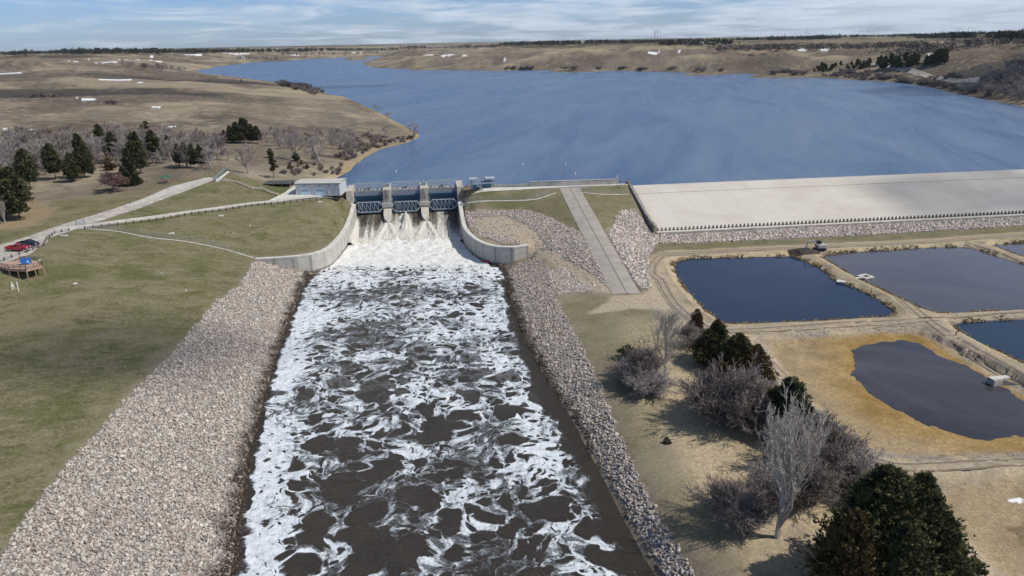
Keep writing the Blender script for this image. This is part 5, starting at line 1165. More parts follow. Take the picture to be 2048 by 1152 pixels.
    t = MB(); t.box(-.9,.9,-.4,.4,.72,.8); t.box(-.1,.1,-.1,.1,0,.72); t.build('table', m_wood, e); t = MB(); t.box(-.9,.9,-.95,-.65,.42,.48); t.box(-.9,.9,.65,.95,.42,.48); t.box(-.05,.05,-.9,.9,.34,.42); t.build('bench', m_wood, e)
    g = G(281, 345); hh = height_for(g, 321); e = empty('street_lamp', g, 0, 'wooden lamp post among the pines behind the lawn', 'street lamp'); b = MB(); b.tube((0,0,-.3),(0,0,hh), .16, .11); b.build('pole', m_wood, e); b = MB(); b.beam((0,0,hh-.2),(1.4,0,hh+.1), .08, .08); b.build('arm', m_steel_lt, e); b = MB(); b.box(1.2,1.9,-.16,.16,hh,hh+.2); b.build('lamp_head', m_lamp, e)
    a, c = G(153, 452), G(170, 449.5); e = empty('swing_gate', a, facing(a, c), 'dark steel swing gate where the two roads part', 'gate'); w = math.hypot(c[0]-a[0], c[1]-a[1]); b = MB()
    for x in (0, w): b = MB(); b.tube((x,0,-.3),(x,0,1.9), .10); b.build('gate_post', m_steel, e)
    b = MB()
    for z in (.5,.95,1.4): b.tube((0.1,0,z),(w-.1,0,z), .05)
    b.beam((0.1,0,.5),(w-.1,0,1.4), .05,.05); b.build('gate_leaf', m_steel, e)
signs_and_small()
# stairs and fences
def rail_line(name, px, label, cat, mat, post_h=1.1, rails=(0.55, 1.05), w=0.07, sp=2.5, lift=0.0):
    pts = [G(u, v) for u, v in px]; o = pts[0]; root = empty(name, o, 0, label, cat); b = MB(); r = MB(); prev = None
    for a, c in zip(pts[:-1], pts[1:]):
        n = max(1, int(math.hypot(c[0]-a[0], c[1]-a[1])/sp))
        for i in range(n + (c is pts[-1])):
            x, y, z = lerp(a, c, i/n); z = H1(x, y)-o[2]+lift; x -= o[0]; y -= o[1]; b.box(x-w/2,x+w/2,y-w/2,y+w/2,z-.2,z+post_h)
            if prev:
                for h in rails: r.beam((prev[0],prev[1],prev[2]+h),(x,y,z+h), w*.8, w)
            prev = (x, y, z)
    b.build('posts', mat, root)['kind'] = 'stuff'; r.build('rail', mat, root); return root, pts
m_whiterail = simple('white_rail', (0.66,0.65,0.62), .6, var=.06)
root, pts = rail_line('stairway', [(436,362),(468,365),(490,373),(505,379),(525,380),(540,387),(557,392)], 'long wooden stairway with white handrails down the grass slope', 'stairs', m_whiterail, 1.0, (.5,1.0), .14, 2.0)
st = MB(); o = pts[0]
for a, c in zip(pts[:-1], pts[1:]):
    n = max(1, int(math.hypot(c[0]-a[0], c[1]-a[1])/.9)); d = np.array([c[0]-a[0], c[1]-a[1]]); d /= np.hypot(*d); nn = np.array([-d[1], d[0]])
    for i in range(n):
        x, y, _ = lerp(a, c, (i+.5)/n); z = H1(x, y)-o[2]+.15; x -= o[0]; y -= o[1]; p0 = (x+nn[0]*.1, y+nn[1]*.1, z); p1 = (x+nn[0]*1.5, y+nn[1]*1.5, z); st.beam(p0, p1, .55, .12)
st.build('tread', m_wood_lt, root)
root, pts = rail_line('ramp_railing', [(430,361),(437,353),(447,344),(455,340)], 'pale blue green handrail beside a ramp at the top of the lawn', 'railing', simple('teal_rail', (0.22,0.33,0.33), .6), 1.2, (.4,.8,1.15), .14, 1.8)
strip('ramp_slab', [G(u, v) for u, v in [(431,363),(440,354),(456,342)]], [G(u, v) for u, v in [(437,364),(446,355),(460,344)]], m_conc_lt, lift=.13)
def chain_fence(px, label):
    pts = [G(u, v) for u, v in px]
    ribbon('mow_strip', smoothpath(pts, 3), .55, m_conc_lt, lift=.10, n=2, step=1.5)
    o = pts[0]; root = empty('chain_link_fence', o, 0, label, 'fence'); b = MB(); r = MB(); V = []; prev = None; fab = MB()
    sp = smoothpath(pts, 3); acc = 0; pos = [sp[0]]
    for a, c in zip(sp[:-1], sp[1:]):
        L_ = math.hypot(c[0]-a[0], c[1]-a[1]); t = 3.0-acc
        while t < L_: pos.append((a[0]+(c[0]-a[0])*t/L_, a[1]+(c[1]-a[1])*t/L_)); t += 3.0
        acc = L_-(t-3.0)
    for x, y in pos:
        z = H1(x, y)-o[2]; x -= o[0]; y -= o[1]; q = MB(); q.tube((x,y,z-.2),(x,y,z+2.0), .035, n=6); q.build('post', m_steel_lt, root)
        if prev: r.beam((prev[0],prev[1],prev[2]+1.95),(x,y,z+1.95), .04,.04); fab.add([(prev[0],prev[1],prev[2]+.05),(x,y,z+.05),(x,y,z+1.95),(prev[0],prev[1],prev[2]+1.95)], [(0,1,2,3)])
        prev = (x, y, z)
    r.build('top_rail', m_steel_lt, root); fab.build('wire_mesh', MATS.get('chain_mesh') or mat_mesh(), root)
def mat_mesh():
    m, nt, N, L, b = newmat('chain_mesh'); t = N('ShaderNodeBsdfTransparent'); mx = N('ShaderNodeMixShader'); out = nt.nodes['Material Output']; b.inputs['Base Color'].default_value = (.45,.47,.48,1); b.inputs['Roughness'].default_value = .5
    n = noise_(nt, pos_(nt), 12, 2); L(smooth_(nt, n, .3, .7, .10, .20), mx.inputs[0]); L(t.outputs[0], mx.inputs[1]); L(b.outputs[0], mx.inputs[2]); L(mx.outputs[0], out.inputs['Surface']); return m
chain_fence([(160,457),(195,459),(240,464),(300,475),(350,481),(400,488),(440,497),(480,508),(508,516)], 'chain link fence on a pale footing curving down the left lawn')
chain_fence([(922,409),(945,405),(1000,402),(1058,400),(1082,396),(1112,386.5)], 'chain link fence on a pale footing between gates and paved ramp')
chain_fence([(1152,385),(1193,388.5),(1230,389),(1258,388.5)], 'short chain link fence on a pale footing right of the paved ramp')
# excavator and spoil heap
def excavator():
    g = G(1639, 500.5); e = empty('excavator', (g[0], g[1], g[2]+.02), R(4), 'small white excavator with black cab on the dike between two ponds', 'excavator'); mw = simple('excavator_white', (0.42,0.41,0.39), .45)
    for y in (-1.05,.65): b = MB(); b.prism([(-1.7,.1),(-1.4,0),(1.4,0),(1.7,.1),(1.85,.4),(1.6,.75),(-1.6,.75),(-1.85,.4)], 'y', y, y+.45); b.build('track', m_black, e, bevel=.05)
    b = MB(); b.box(-1.2,1.2,-.65,.65,.45,.9); b.build('chassis', m_steel, e); b = MB(); b.prism([(-1.0,-1.2),(1.5,-1.2),(1.95,-.7),(1.95,.7),(1.5,1.2),(-1.0,1.2)], 'z', .92, 1.9); h = b.build('engine_house', mw, e, bevel=.08)
    b = MB(); b.prism([(-1.1,1.0),(-1.15,1.9),(-.8,2.9),(.4,2.9),(.45,1.0)], 'y', .05, 1.15); c = b.build('cab', m_black, e, bevel=.05); w = MB(); w.add([(-.7,-.0,1.9),(.25,-.0,1.9),(.25,-.0,2.7),(-.6,-.0,2.7)], [(0,1,2,3)]); w.build('window', m_glass, c).location = (0,.03,0)
    b = MB(); b.beam((-.8,-.35,1.6),(-2.6,-.35,3.3), .35,.5); b.beam((-2.6,-.35,3.3),(-4.1,-.35,3.1), .33,.42); b.build('boom', mw, e, bevel=.03); b = MB(); b.beam((-4.1,-.35,3.3),(-4.7,-.35,1.0), .3,.36); b.build('stick', mw, e, bevel=.03)
    b = MB(); b.prism([(-5.0,.2),(-4.3,.1),(-4.2,.7),(-4.5,1.15),(-4.9,1.0)], 'y', -.85,.15); b.build('bucket', m_steel, e, bevel=.03); b = MB(); b.tube((-1.3,-.35,1.7),(-2.4,-.35,2.9), .09); b.build('hydraulic_ram', m_chrome, e)
    g = G(1608, 503); X, Y = np.meshgrid(np.linspace(-5.5,5.5,44), np.linspace(-3.5,3.5,32)); rr = np.sqrt((X/5.5)**2+(Y/3.5)**2); Z = np.maximum(0, 1-rr**1.5)*(.25+1.5*fbm(X/1.6+5,Y/1.6,4,99)) - .12
    n, m = X.shape; i = np.arange(n*m).reshape(n, m); Fq = np.stack([i[:-1,:-1], i[:-1,1:], i[1:,1:], i[1:,:-1]], -1).reshape(-1, 4)
    wz = height((X+g[0]).ravel(), (Y+g[1]).ravel(), False).reshape(X.shape)-g[2]
    o = mesh_np('spoil_heap', np.stack([X, Y, Z+wz], -1).reshape(-1,3), Fq, 4, simple('wet_soil', (0.050,0.040,0.032), .95, var=.3, scale=1.2, bump=.4)); o.location = g; tag(o, 'low heap of dark wet soil beside the small excavator', 'soil heap')
excavator()
def pond_things():
    a, c = P(1711, 569, 3.0), P(1672, 564.5, 3.0); e = empty('pond_dock', a, facing(a, c), 'white floating dock on the deep blue pond', 'dock'); w = math.hypot(c[0]-a[0], c[1]-a[1]); b = MB(); b.box(0,w*.5,-.4,.4,.35,.5); b.build('gangway', m_conc_lt, e); b = MB(); b.box(w*.5,w,-1.0,1.0,.15,.55); b.build('float', m_conc_lt, e); b = MB()
    for x, y in ((w*.5+.1,-.9),(w-.1,-.9),(w-.1,.9)): b.tube((x,y,-.6),(x,y,1.5), .06)
    b.build('post', m_steel_lt, e)
    a, c = P(1713, 559, 3.0), P(1736, 554.5, 3.0); e = empty('pond_dock', a, facing(a, c), 'white floating dock shaped like a frame on the silty pond', 'dock'); b = MB(); w = math.hypot(c[0]-a[0], c[1]-a[1]); b.box(-.8,w*.4,-.35,.35,.3,.45); b.build('gangway', m_conc_lt, e); b = MB(); b.box(w*.4,w+.6,-1.5,-.8,.1,.55); b.box(w*.4,w+.6,.8,1.5,.1,.55); b.box(w*.4,w*.4+.7,-.797,.797,.1,.55); b.box(w-.1,w+.6,-.797,.797,.1,.55); b.build('float', m_conc_lt, e); b = MB(); b.beam((w*.4,-1.4,.6),(-.2,-.3,.5), .1,.1); b.build('stay', m_white, e)
    a, c = P(1987, 768, 2.0), P(2022, 753, 3.2); e = empty('outlet_box', (a[0],a[1],1.4), facing(a, c), 'pale concrete outlet box with a walkway at the edge of the low pond', 'outlet'); b = MB()
    b.box(-1.0,-.75,-1.1,1.1,0,2.3); b.box(-.747,1.4,-1.1,-.85,0,2.3); b.box(-.747,1.4,.85,1.1,0,2.3); b.build('wall', m_conc, e); b = MB(); b.box(-1.1,3.6,-.7,.7,2.303,2.45); e.scale = (.85,.85,.8); b.build('walkway', m_conc_lt, e); b = MB(); b.box(-.745,-.6,-.84,.84,0,1.6); b.build('stop_log', m_black, e)
    b = MB(); b.add([(1.4,-1.1,0),(1.4,-.9,0),(4.0,-2.3,0),(4.0,-2.5,0),(1.4,-1.1,2.3),(1.4,-.9,2.3),(4.0,-2.3,1.4),(4.0,-2.5,1.4)], [(3,2,1,0),(4,5,6,7),(0,1,5,4),(1,2,6,5),(2,3,7,6),(3,0,4,7)]); b.build('wing_wall', m_conc, e)
    for u, v, nm in ((1917,664,'rust red valve post beside the dike track, nearer the pond'),(1912,670,'rust red valve post beside the dike track, nearer the road ruts')):
        g = G(u, v); e = empty('valve_post', g, 0, nm, 'valve'); b = MB(); b.tube((0,0,-.2),(0,0,.9), .12); b.build('post', simple('rust_red', (0.16,0.05,0.035), .8), e); b = MB(); b.tube((-.25,0,.9),(.25,0,.9), .08); b.build('handwheel', m_steel, e)
    mbu = simple('buoy_white', (0.82,0.82,0.80), .4)
    for u, v, nm in ((792,347,'white marker buoy on the lake nearest the gates'),(1046,333,'white marker buoy on the lake, left of the middle pair'),(1131,331,'white marker buoy on the lake, right of the middle pair'),(1150,351,'white marker buoy closest to the dam crest'),(1234,358,'white marker buoy off the right end of the crest')):
        p = P(u, v, 10.0); e = empty('buoy', p, 0, nm, 'buoy', 'marker buoys on the lake'); b = MB(); b.tube((0,0,-.4),(0,0,1.3), .30, .22, n=12); b.build('body', mbu, e); b = MB(); b.tube((0,0,1.3),(0,0,1.6), .22, .02, n=12); b.build('cap', mbu, e); b = MB(); b.tube((0,0,.5),(0,0,.7), .31, .30, n=12); b.build('band', simple('buoy_orange', (0.6,0.18,0.03), .5), e)
    p = P(972, 523.5, .2); e = empty('kayak', p, R(-28), 'small red boat lying against the foot of the right wing wall', 'boat'); b = MB(); b.prism([(-1.7,.25),(-1.2,-.1),(1.2,-.1),(1.7,.25),(1.0,.42),(-1.0,.42)], 'y', -.35,.35); b.build('hull', simple('red_plastic', (0.42,0.02,0.03), .35), e, bevel=.08); b = MB(); b.tube((0,0,.40),(0,0,.45), .27, n=14); b.build('cockpit', m_black, e)
pond_things()
# ================================================================== TREES
def seg_mesh(name, S, sides_big=6, mat=None):
    """S: array (n,8) p0 p1 r0 r1 -> tapered prisms; thick limbs get more sides"""
    S = np.asarray(S, float); Vs, Fs = [], []; off = 0
    for big in (True, False):
        k = (S[:,6] > 0.05) == big; Q = S[k]
        if not len(Q): continue
        m = sides_big if big else 3; d = Q[:,3:6]-Q[:,0:3]; d /= np.linalg.norm(d, axis=1)[:,None]+1e-9
        ref = np.where(np.abs(d[:,2:3]) > .9, np.array([[1.,0,0]]), np.array([[0,0,1.]])); a = np.cross(d, ref); a /= np.linalg.norm(a, axis=1)[:,None]; b = np.cross(d, a)
        th = 2*np.pi*np.arange(m)/m; ring = a[:,None,:]*np.cos(th)[None,:,None] + b[:,None,:]*np.sin(th)[None,:,None]
        V = np.concatenate([Q[:,None,0:3]+ring*Q[:,6][:,None,None], Q[:,None,3:6]+ring*Q[:,7][:,None,None]], 1); n = len(Q); base = (np.arange(n)*2*m)[:,None,None] + off
        i = np.arange(m); f = np.stack([i, (i+1) % m, m+(i+1) % m, m+i], 1)[None]; Vs.append(V.reshape(-1,3)); Fs.append((f+base).reshape(-1,4)); off += n*2*m
    return np.concatenate(Vs), np.concatenate(Fs)
def bare_tree(seed, H=10.0, trunk_r=0.16, levels=4, stems=1, spread=0.5, up_=0.35, fork=0.35, nch=(3,4), tw=0.013, first=0.25, lratio=0.62, wob=.10, k0=5):
    """skeleton of a leafless tree"""
    g = np.random.default_rng(seed); S = []
    def branch(p, d, L_, r, lev):
        n = 5 if lev < 2 else (4 if lev == 2 else 3); pts = [p]; q = p.copy(); dd = d.copy(); st = L_/n
        for i in range(n):
            dd = dd + g.normal(0, wob if lev == 0 else .11+.03*lev, 3) + np.array([0,0,up_*.22*(1 if lev else .3)]); dd /= np.linalg.norm(dd); q = q+dd*st; pts.append(q.copy())
        end = r*(.35 if lev == 0 else .30); rs = np.linspace(r, max(end, tw*.7), n+1)
        for i in range(n): S.append((*pts[i], *pts[i+1], rs[i], rs[i+1]))
        if lev >= levels: return
        k = g.integers(nch[0], nch[1]+1) + (k0 if lev == 0 else (1 if lev == 1 else 0))
        for c in range(k):
            t = first + (1-first)*(c+g.uniform(.2,.9))/k if lev == 0 else g.uniform(.22, 1.0); t = min(t, .99); i = min(int(t*n), n-1); f = t*n-i; pp = pts[i]*(1-f)+pts[i+1]*f; bd = pts[i+1]-pts[i]; bd /= np.linalg.norm(bd)
            ax = g.normal(size=3); ax -= bd*(ax@bd); ax /= np.linalg.norm(ax); ang = spread*g.uniform(.65,1.3)*(1.0 if lev else 1.15)
            nd = bd*math.cos(ang)+ax*math.sin(ang); nd[2] += up_*.35; nd /= np.linalg.norm(nd)
            ll = L_*lratio*g.uniform(.7,1.15)*((1.15-.55*t) if lev == 0 else (1.1-.35*t)); branch(pp, nd, ll, max(rs[i]*g.uniform(.46,.68), tw), lev+1)
        if lev > 0: branch(pts[-1], dd, L_*.5, rs[-1], lev+1)
    for s in range(stems):
        a = g.uniform(0, 6.28); tl = 0.0 if stems == 1 else g.uniform(.15,.75); d = np.array([math.cos(a)*tl, math.sin(a)*tl, 1.0]); d /= np.linalg.norm(d)
        branch(np.array([g.normal(0,.12)*(stems > 1), g.normal(0,.12)*(stems > 1), -.15]), d, H*(.72 if stems == 1 else g.uniform(.4,.62)), trunk_r*(1 if stems == 1 else g.uniform(.5,1)), 0 if stems == 1 else 1)
    S = np.array(S); top = S[:,5].max(); S[:,:6] *= H/top; return S
def bark(name, c1, c2, sc=3):
    m, nt, N, L, b = newmat(name); n = noise_(nt, pos_(nt, 1, 1, .3), sc, 5, .7); L(mixc(nt, smooth_(nt, n, .3, .7), c1, c2), b.inputs['Base Color']); b.inputs['Roughness'].default_value = .9; b.inputs['Specular IOR Level'].default_value = .15; return m
m_bark_pale = bark('pale_bark', (0.30,0.27,0.235), (0.56,0.52,0.47)); m_bark_grey = bark('grey_bark', (0.225,0.20,0.192), (0.40,0.365,0.352)); m_bark_mauve = bark('mauve_twigs', (0.165,0.138,0.128), (0.285,0.245,0.228)); m_bark_dark = bark('pine_bark', (0.07,0.05,0.038), (0.14,0.10,0.075)); m_bark_red = bark('red_twigs', (0.14,0.085,0.080), (0.23,0.15,0.14))
def mat_leaf(name, cols):
    m, nt, N, L, b = newmat(name); t = attr_(nt, 'tint'); r = N('ShaderNodeValToRGB'); e = r.color_ramp.elements; e[0].color = (*cols[0],1); e[1].color = (*cols[-1],1)
    for i, c in enumerate(cols[1:-1]): q = e.new((i+1)/(len(cols)-1)); q.color = (*c,1)
    L(t, r.inputs[0]); L(r.outputs[0], b.inputs['Base Color']); b.inputs['Roughness'].default_value = .8; b.inputs['Specular IOR Level'].default_value = .15; return m
m_pine = mat_leaf('pine_needles', [(0.028,0.034,0.017),(0.054,0.062,0.027),(0.092,0.095,0.042),(0.15,0.138,0.070)]); m_cedar = mat_leaf('cedar_foliage', [(0.026,0.031,0.016),(0.056,0.064,0.026),(0.098,0.098,0.040),(0.155,0.128,0.058)]); m_rust = mat_leaf('rusty_cedar_foliage', [(0.045,0.032,0.015),(0.095,0.064,0.026),(0.145,0.098,0.040),(0.115,0.112,0.045)]); m_spruce = mat_leaf('spruce_needles', [(0.018,0.022,0.012),(0.040,0.046,0.022),(0.075,0.075,0.035),(0.15,0.125,0.06)])
def tufts(C, size, per, seed, up=.3, out=None):
    """small crossing leaf blades round the points C"""
    g = np.random.default_rng(seed); n = len(C)*per; c = np.repeat(C, per, 0); s = np.repeat(size, per)*g.uniform(.7,1.35,n)
    d = g.normal(size=(n,3)); d[:,2] = np.abs(d[:,2])*.7+up
    if out is not None: d += np.repeat(out, per, 0)*1.1
    d /= np.linalg.norm(d, axis=1)[:,None]; a = np.cross(d, g.normal(size=(n,3))); a /= np.linalg.norm(a, axis=1)[:,None]+1e-9
    c = c + g.normal(0, .25, (n,3))*s[:,None]
    V = np.stack([c-a*s[:,None]*.30-d*s[:,None]*.3, c+a*s[:,None]*.30-d*s[:,None]*.3, c+d*s[:,None]*.85], 1).reshape(-1,3); return V, np.arange(n*3).reshape(-1,3), n
def crown(seed, H, base, prof, n, size, kind='pine', lump=.35, per=4, whorl=0):
    """foliage points in a crown whose half width is prof(t), gathered on branch sprays with gaps between"""
    g = np.random.default_rng(seed); nb = max(24, n//26); C, O, Tn = [], [], []
    for b in range(nb):
        t = g.beta(1.0, 1.25); 
        if whorl: t = (np.floor(t*whorl)+g.uniform(.0,.28))/whorl
        az = g.uniform(0, 6.283); wd = prof(t)*(1 + lump*(vnoise(np.array([math.cos(az)*1.8+seed*3.1]), np.array([math.sin(az)*1.8+t*4.0]), 2)[0]*2-1)); z0 = base+(H-base)*t; k = n//nb
        u = g.beta(2.2, 1.0, k); rad = wd*u; droop = -.10*wd*u**2 if kind != 'spruce' else -.24*wd*u
        sp = .10+.15*wd
        x = np.cos(az)*rad+g.normal(0, sp*.55, k)*(.4+u); y = np.sin(az)*rad+g.normal(0, sp*.55, k)*(.4+u); z = z0+droop+g.normal(0, sp*.33, k)+(.28*rad if kind == 'cedar' else (.10*rad if kind == 'pine' else 0))
        C.append(np.stack([x,y,z],1)); o = np.stack([np.cos(az)*np.ones(k), np.sin(az)*np.ones(k), np.full(k, .35 if kind != 'spruce' else -.05)],1); O.append(o); Tn.append(np.full(k, g.uniform(.12,.80))+g.normal(0,.13,k))
    C, O, Tn = np.concatenate(C), np.concatenate(O), np.concatenate(Tn); C[:,2] = np.clip(C[:,2], base*.6, H*1.02)
    V, Fc, nn = tufts(C, np.full(len(C), size), per, seed+1, out=O); return V, Fc, np.repeat(np.clip(np.repeat(Tn, per)+g.normal(0,.06,nn),0,1), 3)
def mesh_only(name, V, Fc, k, mat, attrs=None, smooth=False):
    o = mesh_np(name, V, Fc, k, mat, attrs=attrs, smooth=smooth); me = o.data; bpy.data.objects.remove(o); return me
def ev(seed, H, base, prof, n, size, kind, mat, per=4, lump=.35, whorl=0, tr=.16, nlimb=14):
    V, Fc, T = crown(seed, H, base, prof, n, size, kind, lump, per, whorl); cm = mesh_only('crown', V, Fc, 3, mat, {'tint': T}); g = np.random.default_rng(seed+5); S = []
    q = np.array([0,0,-.2]); st = H*.94/7
    for i in range(7): r0, r1 = tr*(1-i/7.6), tr*(1-(i+1)/7.6); p = q+np.array([g.normal(0,.05), g.normal(0,.05), st]); S.append((*q,*p,r0,r1)); q = p
    for i in range(nlimb): t = g.uniform(.05,.85); az = g.uniform(0,6.28); w = prof(t)*.75; z = base+(H-base)*t; S.append((0,0,z-.1,math.cos(az)*w,math.sin(az)*w,z+.05*w,.05,.02))
    V, Fc = seg_mesh('trunk', S); tm = mesh_only('trunk', V, Fc, 4, m_bark_dark); return cm, tm
pp = lambda pts: (lambda t: float(np.interp(t, [p[0] for p in pts], [p[1] for p in pts])))
PINE = [ev(101,12,2.6,pp([(0,1.5),(.25,2.5),(.6,2.2),(.85,1.3),(1,.35)]),4200,.46,'pine',m_pine), ev(102,12,2.0,pp([(0,2.0),(.3,2.7),(.55,2.3),(.8,1.6),(1,.5)]),4400,.46,'pine',m_pine,lump=.5), ev(103,12,3.6,pp([(0,.8),(.3,1.5),(.7,1.5),(1,.4)]),2800,.44,'pine',m_pine,lump=.6), ev(104,12,1.4,pp([(0,2.6),(.2,3.4),(.5,2.9),(.8,1.7),(1,.5)]),4800,.48,'pine',m_pine,lump=.45)]
SPRUCE = [ev(111,12,1.1,pp([(0,3.0),(.15,2.9),(.5,1.9),(.8,.9),(1,.12)]),3600,.50,'spruce',m_spruce,whorl=11,lump=.25)]
THINPINE = [ev(121,10,4.2,pp([(0,.7),(.4,1.5),(.8,1.2),(1,.3)]),700,.58,'pine',m_rust,lump=.7)]
CEDARBIG = [ev(131,10,.3,pp([(0,2.7),(.15,3.4),(.4,3.0),(.7,1.9),(.9,.9),(1,.25)]),15000,.26,'cedar',m_cedar,per=4,lump=.45), ev(132,10,.3,pp([(0,2.4),(.2,3.0),(.5,2.4),(.8,1.2),(1,.2)]),13000,.26,'cedar',m_cedar,per=4,lump=.55), ev(133,10,.3,pp([(0,2.2),(.2,2.9),(.5,2.3),(.8,1.2),(1,.2)]),11000,.26,'cedar',m_rust,per=4,lump=.55)]
CEDARSM = [ev(141,4,.1,pp([(0,1.3),(.3,1.6),(.7,1.0),(1,.2)]),900,.36,'cedar',m_cedar,lump=.5,tr=.08), ev(142,4,.1,pp([(0,1.3),(.3,1.6),(.7,1.0),(1,.2)]),800,.36,'cedar',m_rust,lump=.5,tr=.08)]
FAREV = [ev(151,10,1.0,pp([(0,1.8),(.3,2.4),(.7,1.6),(1,.3)]),420,1.1,'cedar',m_cedar,per=3,nlimb=3), ev(152,10,1.6,pp([(0,1.4),(.3,2.0),(.7,1.7),(1,.4)]),380,1.1,'pine',m_pine,per=3,nlimb=3)]
def bare(seed, mat, parts=False, **k):
    S = bare_tree(seed, **k); V, Fc = seg_mesh('t', S)
    return mesh_only('bare_tree', V, Fc, 4, mat)
COTTON = [bare(201, m_bark_pale, H=14, trunk_r=.26, levels=4, spread=.50, up_=.85, nch=(3,5), tw=.015, first=.09, lratio=.52, wob=.02, k0=17), bare(205, m_bark_pale, H=12, trunk_r=.26, levels=4, spread=.60, up_=.80, nch=(3,5), tw=.016, first=.14, lratio=.62, wob=.03, k0=12)]
MIDBARE = [bare(210+i, m_bark_grey, H=11, trunk_r=.34, levels=4, spread=.62, up_=.30, nch=(3,4), tw=.030, first=.16, lratio=.66) for i in range(3)]
THICK = [bare(220+i, m_bark_grey if i != 2 else m_bark_mauve, H=8, trunk_r=.12, levels=3, spread=.50, up_=.55, nch=(5,6), tw=.034, first=.15, lratio=.55) for i in range(4)]
SHRUB = [bare(230+i, m_bark_mauve, H=4, trunk_r=.06, levels=4, stems=24, spread=.62, up_=.30, nch=(4,5), tw=.014, lratio=.66) for i in range(2)]
SHRUBG = [bare(236+i, m_bark_grey, H=3, trunk_r=.05, levels=4, stems=22, spread=.65, up_=.20, nch=(4,5), tw=.013, lratio=.66) for i in range(2)]
SHRUBF = [bare(240+i, m_bark_mauve, H=3, trunk_r=.06, levels=3, stems=12, spread=.6, up_=.3, nch=(4,5), tw=.040, lratio=.62) for i in range(2)]
REDTREE = bare(250, m_bark_red, H=6, trunk_r=.20, levels=4, spread=.75, up_=.12, nch=(6,8), tw=.026, first=.22, lratio=.64)
GROUND_FAIL = 0
def evergreen(name, u, vb, vt, proto, label, cat='tree', group=None, wid=1.0, nomH=12.0, rz=None, two=True):
    g = G(u, vb); h = height_for(g, vt); rz = RNG.uniform(0,6.28) if rz is None else rz; e = empty(name, (g[0],g[1],g[2]-.05), rz, label, cat, group); s = h/nomH; e.scale = (s*wid, s*wid, s)
    for nm, me in (('crown', proto[0]), ('trunk', proto[1])): o = bpy.data.objects.new(nm, me); COL.objects.link(o); o.parent = e
    return e
def leafless(name, u, vb, vt, me, nomH, label, cat='tree', group=None, wid=1.0, g=None, h=None):
    g = G(u, vb) if g is None else g; h = height_for(g, vt) if h is None else h; o = bpy.data.objects.new(name, me); COL.objects.link(o); s = h/nomH; o.location = (g[0],g[1],g[2]-.05); o.scale = (s*wid,s*wid,s); o.rotation_euler = (0,0,RNG.uniform(0,6.28)); return tag(o, label, cat, group)
# --- evergreens of the left bank
LEFT_EV = [('pine_tree',-8,436,312,PINE[3],1.0,'broad dark pine cut by the left picture edge beside the road'),('pine_tree',40,438,334,PINE[1],1.05,'dark pine nearest the road at far left, brown litter beneath'),('pine_tree',14,432,340,PINE[0],1.1,'dark pine between two others at far left of the road'),('pine_tree',62,379,299,PINE[0],1.15,'tall pine standing alone at left, behind the roadside clump'),('pine_tree',112,359,288,PINE[0],1.0,'slim pine leftmost of the trio in the middle of the lawn edge'),
 ('pine_tree',148,363,306,PINE[3],.85,'low bushy pine in front of the tallest pine'),('pine_tree',171,355,268,PINE[3],.72,'tallest broad pine of the lawn edge, behind a low bushy pine'),('spruce_tree',263,369,294,SPRUCE[0],1.0,'conical spruce standing on the lawn beside the reddish leafless tree'),('pine_tree',282,347,264,PINE[1],.85,'big dark pine behind the conical spruce'),('pine_tree',232,327,264,PINE[2],.9,'thin pine with a bare stem left of the spruce'),('pine_tree',204,302,249,PINE[0],.95,'pine rising out of the grey thicket at the back left'),
 ('pine_tree',313,328,261,PINE[2],1.0,'narrow pine right of the big dark pine'),('pine_tree',338,312,271,PINE[2],1.0,'small narrow pine deep in the thicket'),('pine_tree',360,335,288,PINE[0],.85,'leftmost pine of the row at the right end of the thicket'),('pine_tree',373,335,285,PINE[0],.8,'second pine from left in the row at the right end of the thicket'),('pine_tree',388,335,288,PINE[1],.75,'third pine in the row at the right end of the thicket'),('pine_tree',403,336,290,PINE[0],.85,'rightmost pine of the row at the end of the thicket'),
 ('juniper_tree',220,341,317,CEDARSM[1],1.0,'brownish juniper at the edge of the lawn left of the spruce'),('pine_tree',490,286,236,PINE[1],1.15,'tallest pine of the dark clump on the mid slope'),('pine_tree',475,287,244,PINE[3],1.0,'second tallest pine of the dark clump on the mid slope'),('pine_tree',463,284,251,PINE[3],.9,'low left pine of the dark clump on the mid slope'),('pine_tree',450,284,260,PINE[3],.9,'small leftmost pine of the dark clump on the mid slope'),('pine_tree',504,286,248,PINE[1],1.1,'right of centre pine in the dark clump on the mid slope'),('pine_tree',516,287,252,PINE[0],1.15,'rightmost pine of the dark clump on the mid slope'),
 ('juniper_tree',541,316,296,CEDARSM[0],.75,'small dark juniper on open ground above the white building'),('pine_tree',548,357,316,THINPINE[0],1.2,'sparse rusty pine with a bare stem behind the white building'),('juniper_tree',580,338,328,CEDARSM[1],1.0,'little rusty juniper left of two on the slope above the building'),('juniper_tree',603,329,320,CEDARSM[1],1.0,'little rusty juniper right of two on the slope above the building'),('juniper_tree',615,338,328,CEDARSM[0],1.0,'little green juniper on the slope above the building'),('juniper_tree',592,322,306,CEDARSM[0],1.1,'green juniper at the foot of a bare cottonwood'),('juniper_tree',630,318,305,CEDARSM[0],1.0,'green juniper between two bare cottonwoods by the shore'),('juniper_tree',292,257,243,CEDARSM[1],1.6,'round dark juniper alone on the prairie slope'),('juniper_tree',968,161,157,FAREV[0],1.0,'tiny')]
for nm, u, vb, vt, pr, w, lab in LEFT_EV[:-1]:
    nom = {id(SPRUCE[0]): 12, id(THINPINE[0]): 10, id(CEDARSM[0]): 4, id(CEDARSM[1]): 4}.get(id(pr), 12); evergreen(nm, u, vb, vt, pr, lab, wid=w, nomH=nom)
evergreen('juniper_tree', 483, 163.5, 158, FAREV[0], 'tiny dark evergreen alone near the far left shore', nomH=10)
